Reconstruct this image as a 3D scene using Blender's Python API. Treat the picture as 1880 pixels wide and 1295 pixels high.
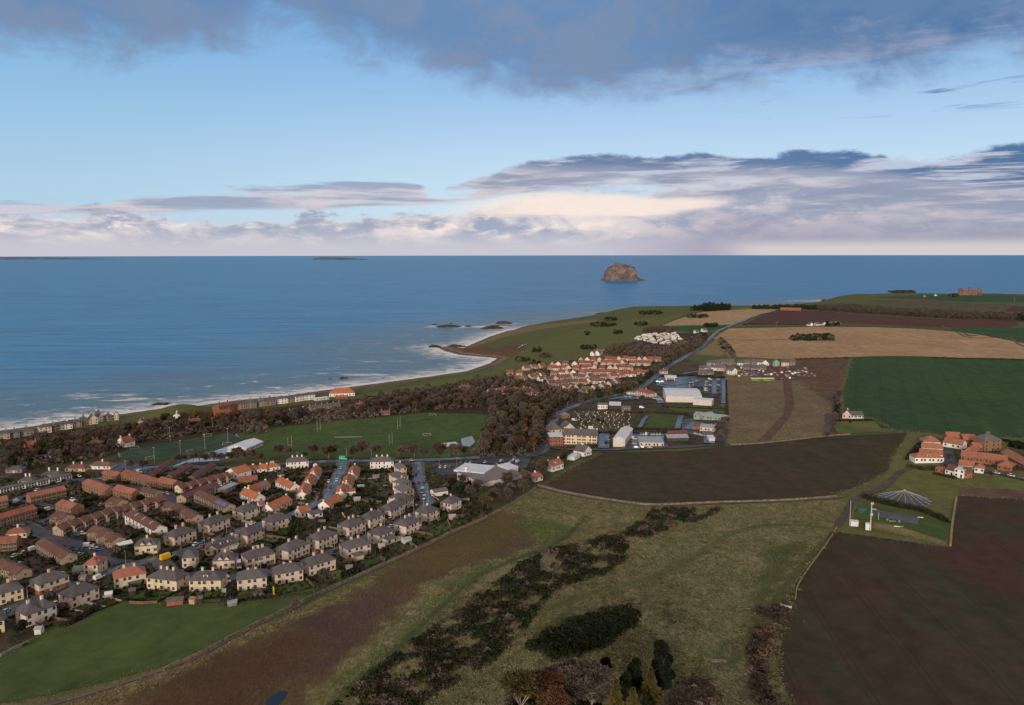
import bpy, math, random
import numpy as np
from mathutils import Vector, Matrix, geometry
for o in list(bpy.data.objects): bpy.data.objects.remove(o)
sc = bpy.context.scene
C = sc.collection
rnd = random.Random(7)
R = math.radians
# ---------------------------------------------------------------- camera
FPX, CX, CY, H = 1447.0, 940.0, 647.5, 185.0
PITCH = math.atan(181.5 / FPX)
cd = bpy.data.cameras.new('camera'); cam = bpy.data.objects.new('camera', cd); C.objects.link(cam)
cam.location = (0, 0, H); cam.rotation_euler = (math.pi / 2 - PITCH, R(0.08), 0)
cd.sensor_width = 36; cd.lens = FPX / 1880 * 36; cd.clip_start = 1; cd.clip_end = 250000
sc.camera = cam
# ---------------------------------------------------------------- view
sc.view_settings.view_transform = 'Standard'; sc.view_settings.look = 'None'
sc.view_settings.exposure = EXPOSURE = 0.0; sc.view_settings.gamma = 1
sc.view_settings.use_curve_mapping = False
# ---------------------------------------------------------------- node shorthand
class NT:
    def __init__(s, tree): s.t = tree
    def new(s, kind, **kw):
        n = s.t.nodes.new(kind)
        for k, v in kw.items(): setattr(n, k, v)
        return n
    def put(s, sock, v):
        if v is None: return
        if isinstance(v, bpy.types.NodeSocket): s.t.links.new(v, sock)
        elif isinstance(v, (tuple, list)) and len(v) == 3 and sock.type == 'RGBA': sock.default_value = (*v, 1)
        else: sock.default_value = v
    def m(s, op, a, b=None, c=None, clamp=False):
        n = s.new('ShaderNodeMath', operation=op, use_clamp=clamp)
        for i, v in enumerate((a, b, c)): s.put(n.inputs[i], v)
        return n.outputs[0]
    def mix(s, f, a, b, blend='MIX'):
        n = s.new('ShaderNodeMix', data_type='RGBA', blend_type=blend)
        s.put(n.inputs[0], f); s.put(n.inputs[6], a); s.put(n.inputs[7], b)
        return n.outputs[2]
    def ss(s, v, lo, hi, a=0., b=1.):
        n = s.new('ShaderNodeMapRange', interpolation_type='SMOOTHSTEP')
        for i, q in enumerate((v, lo, hi, a, b)): s.put(n.inputs[i], q)
        return n.outputs[0]
    def comb(s, x, y, z):
        n = s.new('ShaderNodeCombineXYZ')
        for i, q in enumerate((x, y, z)): s.put(n.inputs[i], q)
        return n.outputs[0]
    def noise(s, vec, scale, detail=4, rough=.55, dist=0.):
        n = s.new('ShaderNodeTexNoise'); s.put(n.inputs['Vector'], vec)
        n.inputs['Scale'].default_value = scale; n.inputs['Detail'].default_value = detail
        n.inputs['Roughness'].default_value = rough; n.inputs['Distortion'].default_value = dist
        return n.outputs['Fac']
    def mapping(s, vec, scale=(1, 1, 1), rot=(0, 0, 0), loc=(0, 0, 0)):
        n = s.new('ShaderNodeMapping'); s.put(n.inputs[0], vec)
        n.inputs['Scale'].default_value = scale; n.inputs['Rotation'].default_value = rot; n.inputs['Location'].default_value = loc
        return n.outputs[0]
    def curve(s, v, pts, lo, hi):      # float curve through (x, value) points, x in lo..hi, value in 0..1
        mr = s.new('ShaderNodeMapRange'); s.put(mr.inputs[0], v); mr.inputs[1].default_value = lo; mr.inputs[2].default_value = hi
        n = s.new('ShaderNodeFloatCurve'); s.put(n.inputs[1], mr.outputs[0])
        c = n.mapping.curves[0]
        P_ = [((x - lo) / (hi - lo), y) for x, y in pts]
        c.points[0].location = P_[0]; c.points[1].location = P_[-1]
        for p in P_[1:-1]: c.points.new(*p)
        n.mapping.update()
        return n.outputs[0]
# ---------------------------------------------------------------- sun
SUN_AZ, SUN_EL = R(196), R(13)          # azimuth clockwise from +Y (the view direction)
sl = bpy.data.lights.new('sun', 'SUN'); so = bpy.data.objects.new('sun', sl); C.objects.link(so)
sl.energy = 2.5; sl.angle = R(12); sl.color = (1, .87, .74)
sd = Vector((math.sin(SUN_AZ) * math.cos(SUN_EL), math.cos(SUN_AZ) * math.cos(SUN_EL), math.sin(SUN_EL)))
so.rotation_euler = sd.to_track_quat('Z', 'Y').to_euler(); so.location = (0, -200, 400)
# ---------------------------------------------------------------- world: daylight sky with banks of evening cloud
w = bpy.data.worlds.new('World'); sc.world = w; w.use_nodes = True
w.node_tree.nodes.clear(); n = NT(w.node_tree)
def elaz(px, py):
    dx, dz = (px - CX) / FPX, (CY - py) / FPX
    v = Vector((dx, math.cos(PITCH) + math.sin(PITCH) * dz, -math.sin(PITCH) + math.cos(PITCH) * dz)).normalized()
    return math.degrees(math.atan2(v.x, v.y)), math.degrees(math.asin(v.z))
sky = n.new('ShaderNodeTexSky'); sky.sky_type = 'NISHITA'; sky.sun_disc = False
sky.sun_elevation = SUN_EL; sky.sun_rotation = SUN_AZ; sky.altitude = 150; sky.air_density = 1.0; sky.dust_density = .3; sky.ozone_density = 1.6
STR = 0.1
tc = n.new('ShaderNodeTexCoord').outputs['Generated']
sx = n.new('ShaderNodeSeparateXYZ'); n.put(sx.inputs[0], tc)
DEG = 57.29578
az = n.m('MULTIPLY', n.m('ARCTAN2', sx.outputs[0], sx.outputs[1]), DEG)
el = n.m('MULTIPLY', n.m('ARCSINE', sx.outputs[2]), DEG)
# stretched cloud domain: clouds seen at a low angle are wide and thin, thinner towards the horizon
ev = n.m('POWER', n.m('MAXIMUM', el, 0.01), .75)
dom = n.comb(n.m('MULTIPLY', az, .055), n.m('MULTIPLY', ev, .42), 0)
dom2 = n.comb(n.m('MULTIPLY', az, .16), n.m('MULTIPLY', ev, .62), 3.7)
nA = n.noise(dom, 1.9, 10, .64, .35)
nB = n.noise(dom2, 1.7, 10, .62, .35)
nC = n.noise(n.comb(n.m('MULTIPLY', az, .05), n.m('MULTIPLY', ev, 1.1), 8.), 2.2, 9, .62, .3)
def edge(pts, mx=20.):
    q = [elaz(*p) for p in pts]
    q = [(-60, q[0][1])] + q + [(60, q[-1][1])]
    return n.m('MULTIPLY', n.curve(az, [(a, e / mx) for a, e in q], -60, 60), mx)
def above(e, nz, amp, f):   # 1 above the edge
    d = n.m('SUBTRACT', n.m('ADD', el, n.m('MULTIPLY', n.m('SUBTRACT', nz, .5), amp)), e)
    return n.ss(d, -f, f)
def inv(v): return n.m('SUBTRACT', 1., v)
def K(r, g, b):              # picture colour (0-255) -> scene value
    f = lambda c: ((c / 255 + .055) / 1.055) ** 2.4 if c > 10 else c / 255 / 12.92
    return tuple(f(c) / STR for c in (r, g, b))
clear = n.mix(n.ss(el, 2., 16.), K(206, 229, 248), K(132, 182, 234))
clear = n.mix(n.m('MULTIPLY', n.ss(az, 6., -34.), .45), clear, K(126, 184, 222))
col = n.mix(.88, n.mix(1., sky.outputs[0], (1.0, 1.0, 1.0), 'MULTIPLY'), clear)
# low haze and cumulus along the horizon
hz = n.ss(el, 3.4, .2)
col = n.mix(n.m('MULTIPLY', hz, .85), col, K(208, 206, 214))
low = inv(above(edge([(0, 396), (120, 390), (300, 398), (480, 410), (640, 400), (850, 388), (1000, 372), (1300, 352), (1880, 335)]), nB, 5.2, .28))
lowc = n.mix(n.ss(nB, .38, .62), K(158, 168, 190), K(232, 220, 218))
lowc = n.mix(n.ss(n.noise(dom2, 3.4, 8, .6, .2), .5, .68), lowc, K(250, 234, 224))
lowc = n.mix(n.ss(el, 2.0, .3), lowc, K(200, 198, 208))
lowc = n.mix(n.m('MULTIPLY', n.ss(az, 4., 16.), n.m('MULTIPLY', n.ss(el, 5., 1.), .75)), lowc, K(148, 146, 172))
col = n.mix(n.m('MULTIPLY', low, .93), col, lowc)
col = n.mix(n.m('MULTIPLY', n.m('MULTIPLY', n.ss(el, 1.15, .3), n.ss(az, 13., 18.)), .9), col, K(216, 208, 208))
# thin long streaks at left
st = n.m('MULTIPLY', above(edge([(0, 388), (400, 386), (780, 374), (1000, 350)]), nC, 1.2, .16), inv(above(edge([(0, 370), (250, 362), (420, 352), (560, 345), (770, 340), (800, 364), (900, 330), (1000, 310)]), nC, 2.8, .2)))
st = n.m('MULTIPLY', st, n.ss(az, 8., 0.))
col = n.mix(n.m('MULTIPLY', st, .85), col, n.mix(n.ss(nC, .42, .6), K(152, 162, 186), K(214, 202, 208)))
# the bank on the right
bt = inv(above(edge([(0, 466), (760, 380), (840, 340), (950, 306), (1060, 284), (1200, 290), (1330, 288), (1500, 280), (1700, 288), (1800, 280), (1880, 268)]), nB, 1.9, .18))
bb = above(edge([(0, 460), (760, 350), (860, 352), (1000, 350), (1200, 352), (1500, 375), (1700, 400), (1880, 410)]), nA, 5.2, .9)
bank = n.m('MULTIPLY', n.m('MULTIPLY', bt, bb), n.ss(az, -8., -3.))
slit = n.m('MULTIPLY', n.ss(nC, .55, .64), n.ss(el, 1.8, 3.5)); bank = n.m('MULTIPLY', bank, n.m('SUBTRACT', 1., n.m('MULTIPLY', slit, .35)))
dk = above(edge([(0, 440), (900, 296), (1000, 306), (1200, 312), (1400, 310), (1600, 318), (1750, 335), (1880, 345)]), nC, 5.0, .5)
bankc = n.mix(n.ss(nC, .43, .64), K(146, 156, 180), K(202, 196, 206))
bankc = n.mix(dk, bankc, n.mix(n.ss(az, 5., 30.), K(104, 126, 162), K(76, 112, 156)))
bankc = n.mix(n.m('MULTIPLY', n.ss(nC, .50, .62), .75), bankc, K(204, 199, 210))
bankc = n.mix(n.m('MULTIPLY', n.ss(el, 3.6, 1.2), .8), bankc, n.mix(n.ss(nC, .5, .66), K(158, 162, 186), K(190, 184, 198)))
col = n.mix(n.m('MULTIPLY', bank, .96), col, bankc)
# glow of pale cloud under the bank
gl = n.m('MULTIPLY', above(edge([(0, 430), (800, 400), (950, 397), (1150, 400), (1300, 385), (1400, 372)]), nC, 1.6, .3), inv(above(edge([(0, 392), (800, 376), (1000, 356), (1200, 362), (1340, 368), (1400, 372)]), nC, 1.6, .3)))
gl = n.m('MULTIPLY', gl, n.m('MULTIPLY', n.ss(az, -7., 1.), n.ss(az, 17., 13.)))
col = n.mix(n.m('MULTIPLY', gl, .9), col, K(251, 233, 222))
# small dark shreds in the clear part
sh = n.m('MULTIPLY', n.ss(nC, .56, .64), n.m('MULTIPLY', n.m('MULTIPLY', n.ss(el, 8.4, 9.3), n.ss(el, 10.9, 10.0)), n.ss(az, 14., 24.)))
col = n.mix(n.m('MULTIPLY', sh, .85), col, K(98, 132, 172))
sh2 = n.m('MULTIPLY', n.ss(nC, .54, .66), n.m('MULTIPLY', n.ss(el, 10.6, 11.6), n.ss(el, 14.5, 12.5)))
col = n.mix(n.m('MULTIPLY', sh2, .5), col, K(130, 158, 196))
# the great sheet overhead: it goes on above and behind the camera, torn where the sky is open
top = above(edge([(0, 58), (200, 80), (400, 70), (520, 42), (640, 78), (760, 112), (900, 150), (1100, 172), (1300, 145), (1500, 135), (1700, 122), (1880, 84)]), nB, 6.0, 1.5)
topc = n.mix(n.ss(nB, .36, .62), K(104, 138, 180), K(122, 142, 174))
topc = n.mix(n.ss(az, 4., 26.), topc, n.mix(n.ss(nA, .35, .6), K(70, 112, 160), K(96, 128, 168)))
rim = n.m('MULTIPLY', inv(above(edge([(0, 20), (400, 40), (640, 30), (900, 90), (1100, 130), (1500, 90), (1700, 62), (1880, 20)]), nB, 7., 1.3)), n.ss(az, -4., 22.))
topc = n.mix(n.m('MULTIPLY', rim, .42), topc, n.mix(n.ss(nC, .42, .62), K(122, 150, 188), K(204, 194, 204)))
opn = n.m('MULTIPLY', n.ss(n.noise(tc, 3.1, 7, .6, .5), .50, .62), n.ss(el, 19., 30.))
col = n.mix(n.m('MULTIPLY', n.m('MULTIPLY', top, .95), n.m('SUBTRACT', 1., n.m('MULTIPLY', opn, .6))), col, topc)
# unseen warm cloud added above and behind the camera to warm the ground light
back = n.m('MAXIMUM', n.ss(el, 24., 48.), n.m('MULTIPLY', n.ss(n.m('ABSOLUTE', az), 80., 125.), n.ss(el, -2., 6.)))
col = n.mix(n.m('MULTIPLY', back, .92), col, n.mix(n.ss(n.noise(tc, 2.4, 7, .6, .5), .4, .62), K(222, 202, 180), K(206, 194, 182)))
bg = n.new('ShaderNodeBackground'); n.put(bg.inputs[0], col); bg.inputs[1].default_value = STR
ou = n.new('ShaderNodeOutputWorld'); w.node_tree.links.new(bg.outputs[0], ou.inputs[0])
# ---------------------------------------------------------------- tagging
def tag(o, label=None, cat=None, group=None, kind=None):
    if label: o['label'] = label
    if cat: o['category'] = cat
    if group: o['group'] = group
    if kind: o['kind'] = kind
    return o
def link(name, me, parent=None, mats=None):
    o = bpy.data.objects.new(name, me); C.objects.link(o)
    if parent is not None: o.parent = parent
    return o
def empty(name, loc, rz, label, cat, group=None):
    o = bpy.data.objects.new(name, None); C.objects.link(o); o.location = loc; o.rotation_euler = (0, 0, rz)
    o.empty_display_size = .5
    return tag(o, label, cat, group)
class MB:
    def __init__(s): s.v = []; s.f = []; s.mi = []; s.cur = 0
    def face(s, pts):
        k = len(s.v); s.v += [tuple(p) for p in pts]; s.f.append(tuple(range(k, k + len(pts)))); s.mi.append(s.cur)
    def box(s, x0, x1, y0, y1, z0, z1):
        k = len(s.v)
        s.v += [(x, y, z) for z in (z0, z1) for x, y in ((x0, y0), (x1, y0), (x1, y1), (x0, y1))]
        for f in ((0, 3, 2, 1), (4, 5, 6, 7), (0, 1, 5, 4), (1, 2, 6, 5), (2, 3, 7, 6), (3, 0, 4, 7)):
            s.f.append(tuple(k + i for i in f)); s.mi.append(s.cur)
        return s
    def loft(s, loops, cap=True, close=True):
        k = len(s.v); m_ = len(loops[0])
        for l in loops: s.v += [tuple(p) for p in l]
        for i in range(len(loops) - 1):
            for j in range(m_ if close else m_ - 1):
                a, b = k + i * m_ + j, k + i * m_ + (j + 1) % m_
                s.f.append((a, b, b + m_, a + m_)); s.mi.append(s.cur)
        if cap:
            s.f.append(tuple(k + j for j in reversed(range(m_)))); s.mi.append(s.cur)
            s.f.append(tuple(k + (len(loops) - 1) * m_ + j for j in range(m_))); s.mi.append(s.cur)
        return s
    def tube(s, a, b, r0, r1=None, n=8):
        a, b = Vector(a), Vector(b); r1 = r0 if r1 is None else r1
        d = (b - a).normalized(); u = d.orthogonal().normalized(); v = d.cross(u)
        return s.loft([[c + (u * math.cos(t) + v * math.sin(t)) * r for t in [2 * math.pi * i / n for i in range(n)]] for c, r in ((a, r0), (b, r1))])
    def mesh(s, name, mats):
        me = bpy.data.meshes.new(name); me.from_pydata(s.v, [], s.f)
        for m_ in (mats if isinstance(mats, (list, tuple)) else [mats]): me.materials.append(m_)
        if any(s.mi): me.polygons.foreach_set('material_index', s.mi)
        me.update(); return me
    def build(s, name, mats, parent=None): return link(name, s.mesh(name, mats), parent)
# ---------------------------------------------------------------- materials
MATS = {}
def mat(name, col, rough=.8, var=.18, scale=.6, col2=None, bump=0., bscale=None, spec=.3, metal=0., objrand=0.):
    if name in MATS: return MATS[name]
    m_ = bpy.data.materials.new(name); m_.use_nodes = True; t = NT(m_.node_tree)
    b = m_.node_tree.nodes['Principled BSDF']
    tcn = t.new('ShaderNodeTexCoord').outputs['Object']
    a = t.noise(tcn, scale, 5, .6); a2 = t.noise(tcn, scale * 6.3, 3, .6)
    f = t.m('ADD', t.m('MULTIPLY', a, .65), t.m('MULTIPLY', a2, .35))
    c2 = col2 or tuple(c * (1 - var * 1.6) for c in col)
    c1 = tuple(min(1, c * (1 + var)) for c in col)
    c = t.mix(t.ss(f, .36, .64), c1, c2)
    if objrand:
        r = t.new('ShaderNodeObjectInfo').outputs['Random']
        hsv = t.new('ShaderNodeHueSaturation'); t.put(hsv.inputs['Color'], c)
        t.put(hsv.inputs['Value'], t.m('ADD', 1 - objrand, t.m('MULTIPLY', r, 2 * objrand)))
        t.put(hsv.inputs['Hue'], t.m('ADD', .5 - objrand * .06, t.m('MULTIPLY', t.m('FRACT', t.m('MULTIPLY', r, 7.3)), objrand * .12)))
        c = hsv.outputs[0]
    t.put(b.inputs['Base Color'], c)
    b.inputs['Roughness'].default_value = rough; b.inputs['Specular IOR Level'].default_value = spec; b.inputs['Metallic'].default_value = metal
    if bump:
        bn = t.new('ShaderNodeBump'); bn.inputs['Strength'].default_value = bump; bn.inputs['Distance'].default_value = .3
        t.put(bn.inputs['Height'], t.noise(tcn, bscale or scale * 4, 4, .6)); t.put(b.inputs['Normal'], bn.outputs[0])
    MATS[name] = m_
    return m_
# ---------------------------------------------------------------- terrain
ST, CT = math.sin(PITCH), math.cos(PITCH)
def ray(px, py):
    dx, dz = (px - CX) / FPX, (CY - py) / FPX
    return dx, CT + ST * dz, -ST + CT * dz
def onz(px, py, z=0.):
    d = ray(px, py); t = (z - H) / d[2]; return (d[0] * t, d[1] * t)
coast_px = [(-500, 850, 0), (-200, 815, 0), (-60, 797, 0), (0, 790, 0), (60, 782, 0), (120, 771, 0), (215, 761, 0), (300, 749, 0), (360, 745, 0), (440, 734, 0), (520, 727, 0), (600, 716, 0), (700, 703, 0), (800, 690, 0), (860, 681, 0), (900, 667, 0), (914, 658, 0),
    (880, 655, 0), (845, 652, 0), (818, 645, 0), (800, 637, 0), (822, 636, 0), (850, 639, 0), (872, 630, 0), (900, 618, 0), (935, 607, 0), (985, 600, 0), (1060, 592, 0), (1100, 585, 0), (1140, 578, 0), (1170, 573, 6), (1230, 570, 10), (1300, 567, 14), (1400, 566, 16), (1480, 563, 12), (1515, 557, 4), (1545, 552, 3), (1566, 549, 6), (1572, 543, 22), (1590, 538, 30), (1660, 535, 32), (1740, 538, 30), (1790, 537, 30), (1880, 540, 28), (2000, 541, 28), (2300, 541, 28)]
coast = [onz(a, b, z) for a, b, z in coast_px]
land = coast + [(9000, coast[-1][1]), (9000, -500), (-3500, -500), (-3500, coast[0][1] - 300)]
def inside(poly, X, Y):
    r = np.zeros(X.shape, bool); p = np.array(poly)
    for (x1, y1), (x2, y2) in zip(p, np.roll(p, -1, 0)):
        if y1 == y2: continue
        c = ((y1 > Y) != (y2 > Y)) & (X < (x2 - x1) * (Y - y1) / (y2 - y1) + x1); r ^= c
    return r
def pdist(line, X, Y, closed=False):
    d = np.full(X.shape, 1e9); p = list(line) + ([line[0]] if closed else [])
    for (x1, y1), (x2, y2) in zip(p[:-1], p[1:]):
        vx, vy = x2 - x1, y2 - y1; L2 = vx * vx + vy * vy + 1e-9
        t = np.clip(((X - x1) * vx + (Y - y1) * vy) / L2, 0, 1)
        d = np.minimum(d, (X - x1 - t * vx) ** 2 + (Y - y1 - t * vy) ** 2)
    return np.sqrt(d)
def sdist(poly, X, Y):
    d = pdist(poly, X, Y, True); return np.where(inside(poly, X, Y), d, -d)
def ssn(v, a, b):
    t = np.clip((v - a) / (b - a), 0, 1); return t * t * (3 - 2 * t)
def hgt(X, Y):
    X = np.asarray(X, float); Y = np.asarray(Y, float)
    d = pdist(coast, X, Y); ins = inside(land, X, Y)
    far = ssn(Y, 1500, 2500)
    c0 = 6 + 20 * far
    base = c0 + (40 - c0) * ssn(d, 20, 850)
    wd = 55 - 20 * far
    z = base * ssn(d, 0, wd) + .15
    z = z + 8 * ssn(-Y, -420, -120)
    und = 1.1 * np.sin(X / 23 + Y / 41) + .9 * np.sin(X / 37 - Y / 29 + 1.3) + 1.3 * np.sin(X / 61 + Y / 71)
    z = z + und * .55 * ssn(d, 60, 200) * ssn(Y, 3000, 600) * (.4 + .6 * ssn(X - .05 * Y, -60, 40))
    # low whale-backed knolls: dunes at the left shore, head of the promontory, cliff top on the right
    for (kx, ky, r_, hh) in KNOLL:
        z = z + hh * np.exp(-(((X - kx) / r_) ** 2 + ((Y - ky) / (r_ * .8)) ** 2))
    return np.where(ins, z, -np.minimum(d * .09, 4.) + .1)
KNOLL = []
_k = []
for px, py, z, r_, hh in ((345, 757, 8, 30, 9), (300, 762, 8, 26, 5), (1585, 545, 26, 60, 8)):
    x, y = onz(px, py, z); _k.append((x, y, r_, hh))
KNOLL = _k
GX0, GY0, GS = -1500., 40., 10.
gx = np.arange(GX0, 4600, GS); gy = np.arange(GY0, 5200, GS)
GXX, GYY = np.meshgrid(gx, gy)
HG = hgt(GXX, GYY)
def hz_(x, y):
    i = (x - GX0) / GS; j = (y - GY0) / GS
    i = min(max(i, 0), len(gx) - 2.001); j = min(max(j, 0), len(gy) - 2.001)
    a, b = int(i), int(j); u, v = i - a, j - b
    return (HG[b, a] * (1 - u) + HG[b, a + 1] * u) * (1 - v) + (HG[b + 1, a] * (1 - u) + HG[b + 1, a + 1] * u) * v
def P(px, py):
    d = ray(px, py)
    if d[2] > -.01: d = (d[0], d[1], -.01)
    t0 = (60 - H) / d[2]; t = t0; step = 6.
    while t < 9000:
        x, y, z = d[0] * t, d[1] * t, H + d[2] * t
        if z <= max(hz_(x, y), 0): break
        t += step
    lo, hi = t - step, t
    for _ in range(14):
        m_ = (lo + hi) / 2
        if H + d[2] * m_ <= max(hz_(d[0] * m_, d[1] * m_), 0): hi = m_
        else: lo = m_
    x, y = d[0] * hi, d[1] * hi
    return Vector((x, y, max(hz_(x, y), 0)))
def Z(x, y): return float(hgt(np.array([x]), np.array([y]))[0])
def ZA(pts):
    a = np.array(pts); return hgt(a[:, 0], a[:, 1])
def lift(x, y, lvl): return lvl * (.05 + math.hypot(x, y) * .00016)
# ================================================================ ground sheet
def soft_noise(X, Y, s, seed=0):
    r = np.random.RandomState(seed); z = np.zeros(X.shape)
    for k in range(7):
        a = r.rand() * 6.283; f = (.6 + r.rand() * 1.5) / s
        z += np.sin((X * math.cos(a) + Y * math.sin(a)) * f * 6.283 + r.rand() * 6.283 + 1.3 * np.sin((X * math.sin(a) - Y * math.cos(a)) * f * 3.1 + k))
    return z / 4.
def W2(pts): return [tuple(P(a, b)[:2]) for a, b in pts]
def ground_sheet():
    ys = [60.]
    while ys[-1] < 5200: ys.append(ys[-1] + max(1.5, ys[-1] * .0062))
    ys = np.array(ys); ts = np.arange(-.98, 1.12, .0052)
    T, Yg = np.meshgrid(ts, ys); Xg = T * (Yg + 90)
    Zg = hgt(Xg, Yg); dco = np.where(inside(land, Xg, Yg), pdist(coast, Xg, Yg), -pdist(coast, Xg, Yg))
    # what grows or lies where: albedo and how tussocky it is
    col = np.zeros(Xg.shape + (3,)); col[:] = (.085, .100, .034); tuft = np.full(Xg.shape, .15)
    def lay(poly, c, soft, wob=0., tf=None, k=1., seed=1, mott=None):
        pw = W2(poly) if len(poly[0]) == 2 else poly
        a = np.array(pw); bb = (a[:, 0].min() - 60, a[:, 0].max() + 60, a[:, 1].min() - 60, a[:, 1].max() + 60)
        m_ = (Xg > bb[0]) & (Xg < bb[1]) & (Yg > bb[2]) & (Yg < bb[3])
        if not m_.any(): return
        x, y = Xg[m_], Yg[m_]; d = sdist(pw, x, y) + wob * soft_noise(x, y, wob * 5 + 6, seed) + wob * .5 * soft_noise(x, y, wob * 1.6 + 3, seed + 5)
        f = ssn(d, -soft, soft) * k
        if mott: f = f * (1 - mott * ssn(soft_noise(x, y, 26, seed + 9), -.3, .9))
        col[m_] = col[m_] * (1 - f[:, None]) + np.array(c) * f[:, None]
        if tf is not None: tuft[m_] = tuft[m_] * (1 - f) + tf * f
    def stripe(line, c, wd, soft, tf=None, k=1., wob=0.):
        pw = W2(line); a = np.array(pw); e = wd + soft + 5
        m_ = (Xg > a[:, 0].min() - e) & (Xg < a[:, 0].max() + e) & (Yg > a[:, 1].min() - e) & (Yg < a[:, 1].max() + e)
        if not m_.any(): return
        x, y = Xg[m_], Yg[m_]; d = pdist(pw, x, y) + wob * soft_noise(x, y, 18, 3)
        f = ssn(d, wd / 2 + soft, wd / 2) * k
        col[m_] = col[m_] * (1 - f[:, None]) + np.array(c) * f[:, None]
        if tf is not None: tuft[m_] = tuft[m_] * (1 - f) + tf * f
    GREEN = (.060, .085, .022); STRAW = (.20, .165, .075); TOWN = (.050, .050, .028); EARTH = (.058, .036, .026)
    for q in LAYS: lay(*q[:3], **q[3])
    # garden plots of the town: each its own tone of lawn, soil, gravel or rank growth
    tw = W2(LAYS[5][0]); a_ = np.array(tw); m_ = (Xg > a_[:, 0].min()) & (Xg < a_[:, 0].max()) & (Yg > a_[:, 1].min()) & (Yg < a_[:, 1].max())
    x, y = Xg[m_], Yg[m_]; f = ssn(sdist(tw, x, y), 0, 4); ca_, sa_ = math.cos(.45), math.sin(.45); u_, v_ = (x * ca_ + y * sa_) / 8.5, (-x * sa_ + y * ca_) / 13.
    best = np.full(x.shape, 1e9); idn = np.zeros(x.shape)
    for di in (-1, 0, 1):
        for dj in (-1, 0, 1):
            ci, cj = np.floor(u_) + di, np.floor(v_) + dj; h1 = np.modf(np.abs(np.sin(ci * 127.1 + cj * 311.7) * 43758.5))[0]; h2 = np.modf(np.abs(np.sin(ci * 269.5 + cj * 183.3) * 24634.6))[0]
            dd = np.maximum(np.abs(u_ - ci - .25 - h1 * .5), np.abs(v_ - cj - .25 - h2 * .5)); k_ = dd < best; best = np.where(k_, dd, best); idn = np.where(k_, h1 * .61 + h2 * .39, idn)
    pal = np.array([(.052, .070, .024), (.040, .034, .024), (.070, .044, .034), (.030, .034, .018), (.060, .078, .026), (.085, .052, .042), (.048, .044, .030), (.034, .028, .022), (.10, .085, .060)]); pc = pal[np.minimum((idn * 9).astype(int), 8)]
    col[m_] = col[m_] * (1 - .85 * f[:, None]) + pc * .85 * f[:, None]
    for q in STRIPES: stripe(*q[:4], **q[4])
    # verts and faces
    ny, nx = Xg.shape; keep = (dco[:-1, :-1] > -45) | (dco[1:, 1:] > -45) | (dco[:-1, 1:] > -45) | (dco[1:, :-1] > -45)
    idx = np.arange(ny * nx).reshape(ny, nx)
    f = np.stack([idx[:-1, :-1], idx[:-1, 1:], idx[1:, 1:], idx[1:, :-1]], -1)[keep]
    used = np.unique(f); mp = np.full(ny * nx, -1); mp[used] = np.arange(len(used)); f = mp[f]
    V = np.stack([Xg, Yg, Zg], -1).reshape(-1, 3)[used]
    me = bpy.data.meshes.new('ground'); me.vertices.add(len(V)); me.vertices.foreach_set('co', V.ravel())
    me.loops.add(f.size); me.loops.foreach_set('vertex_index', f.ravel().astype(np.int32))
    me.polygons.add(len(f)); me.polygons.foreach_set('loop_start', (np.arange(len(f)) * 4).astype(np.int32)); me.polygons.foreach_set('loop_total', np.full(len(f), 4, np.int32))
    me.update(); me.polygons.foreach_set('use_smooth', np.ones(len(f), bool))
    ca = me.color_attributes.new('cover', 'FLOAT_COLOR', 'POINT')
    cc = np.concatenate([col.reshape(-1, 3)[used], np.ones((len(used), 1))], 1); ca.data.foreach_set('color', cc.ravel().astype(np.float32))
    fa = me.attributes.new('tuft', 'FLOAT', 'POINT'); fa.data.foreach_set('value', tuft.reshape(-1)[used].astype(np.float32))
    fb = me.attributes.new('shore', 'FLOAT', 'POINT'); fb.data.foreach_set('value', dco.reshape(-1)[used].astype(np.float32))
    m_ = bpy.data.materials.new('ground cover'); m_.use_nodes = True; t = NT(m_.node_tree); b = m_.node_tree.nodes['Principled BSDF']
    at = lambda nm, o='Color': t.new('ShaderNodeAttribute', attribute_name=nm).outputs[o]
    pos = t.new('ShaderNodeNewGeometry').outputs['Position']
    c = at('cover'); tf = at('tuft', 'Fac'); shr = at('shore', 'Fac')
    big = t.noise(pos, .011, 5, .6); mid = t.noise(pos, .07, 5, .65); fine = t.noise(t.mapping(pos, (1, .4, 1), (0, 0, .9)), .5, 4, .72, .8); tin = t.noise(t.mapping(pos, (1, .4, 1), (0, 0, 1.1)), 1.4, 3, .75, .6)
    c = t.mix(t.ss(big, .34, .66, 0., .45), c, t.mix(1., c, (1.18, 1.0, .8), 'MULTIPLY'))
    c = t.mix(t.ss(mid, .35, .7, 0., .5), c, t.mix(1., c, (.62, .66, .7), 'MULTIPLY'))
    c = t.mix(1., c, t.comb(t.ss(tin, .25, .75, .72, 1.28), t.ss(tin, .25, .75, .74, 1.26), t.ss(tin, .25, .75, .76, 1.24)), 'MULTIPLY')
    patch = t.ss(t.noise(pos, .034, 5, .62, .5), .38, .60, .22, 1.)
    tuf = t.m('MULTIPLY', t.m('MULTIPLY', t.ss(t.m('ADD', t.m('MULTIPLY', fine, .55), t.m('MULTIPLY', tin, .45)), .46, .60), patch), tf)
    c = t.mix(t.m('MULTIPLY', tuf, .95), c, (.31, .26, .145))
    dk = t.m('MULTIPLY', t.m('MULTIPLY', t.ss(fine, .46, .34), tf), .6)
    c = t.mix(dk, c, t.mix(1., c, (.45, .5, .45), 'MULTIPLY'))
    wet = t.ss(shr, 24., 6.)
    sandc = t.mix(t.ss(mid, .4, .6), (.24, .165, .115), (.14, .095, .07))
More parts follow.
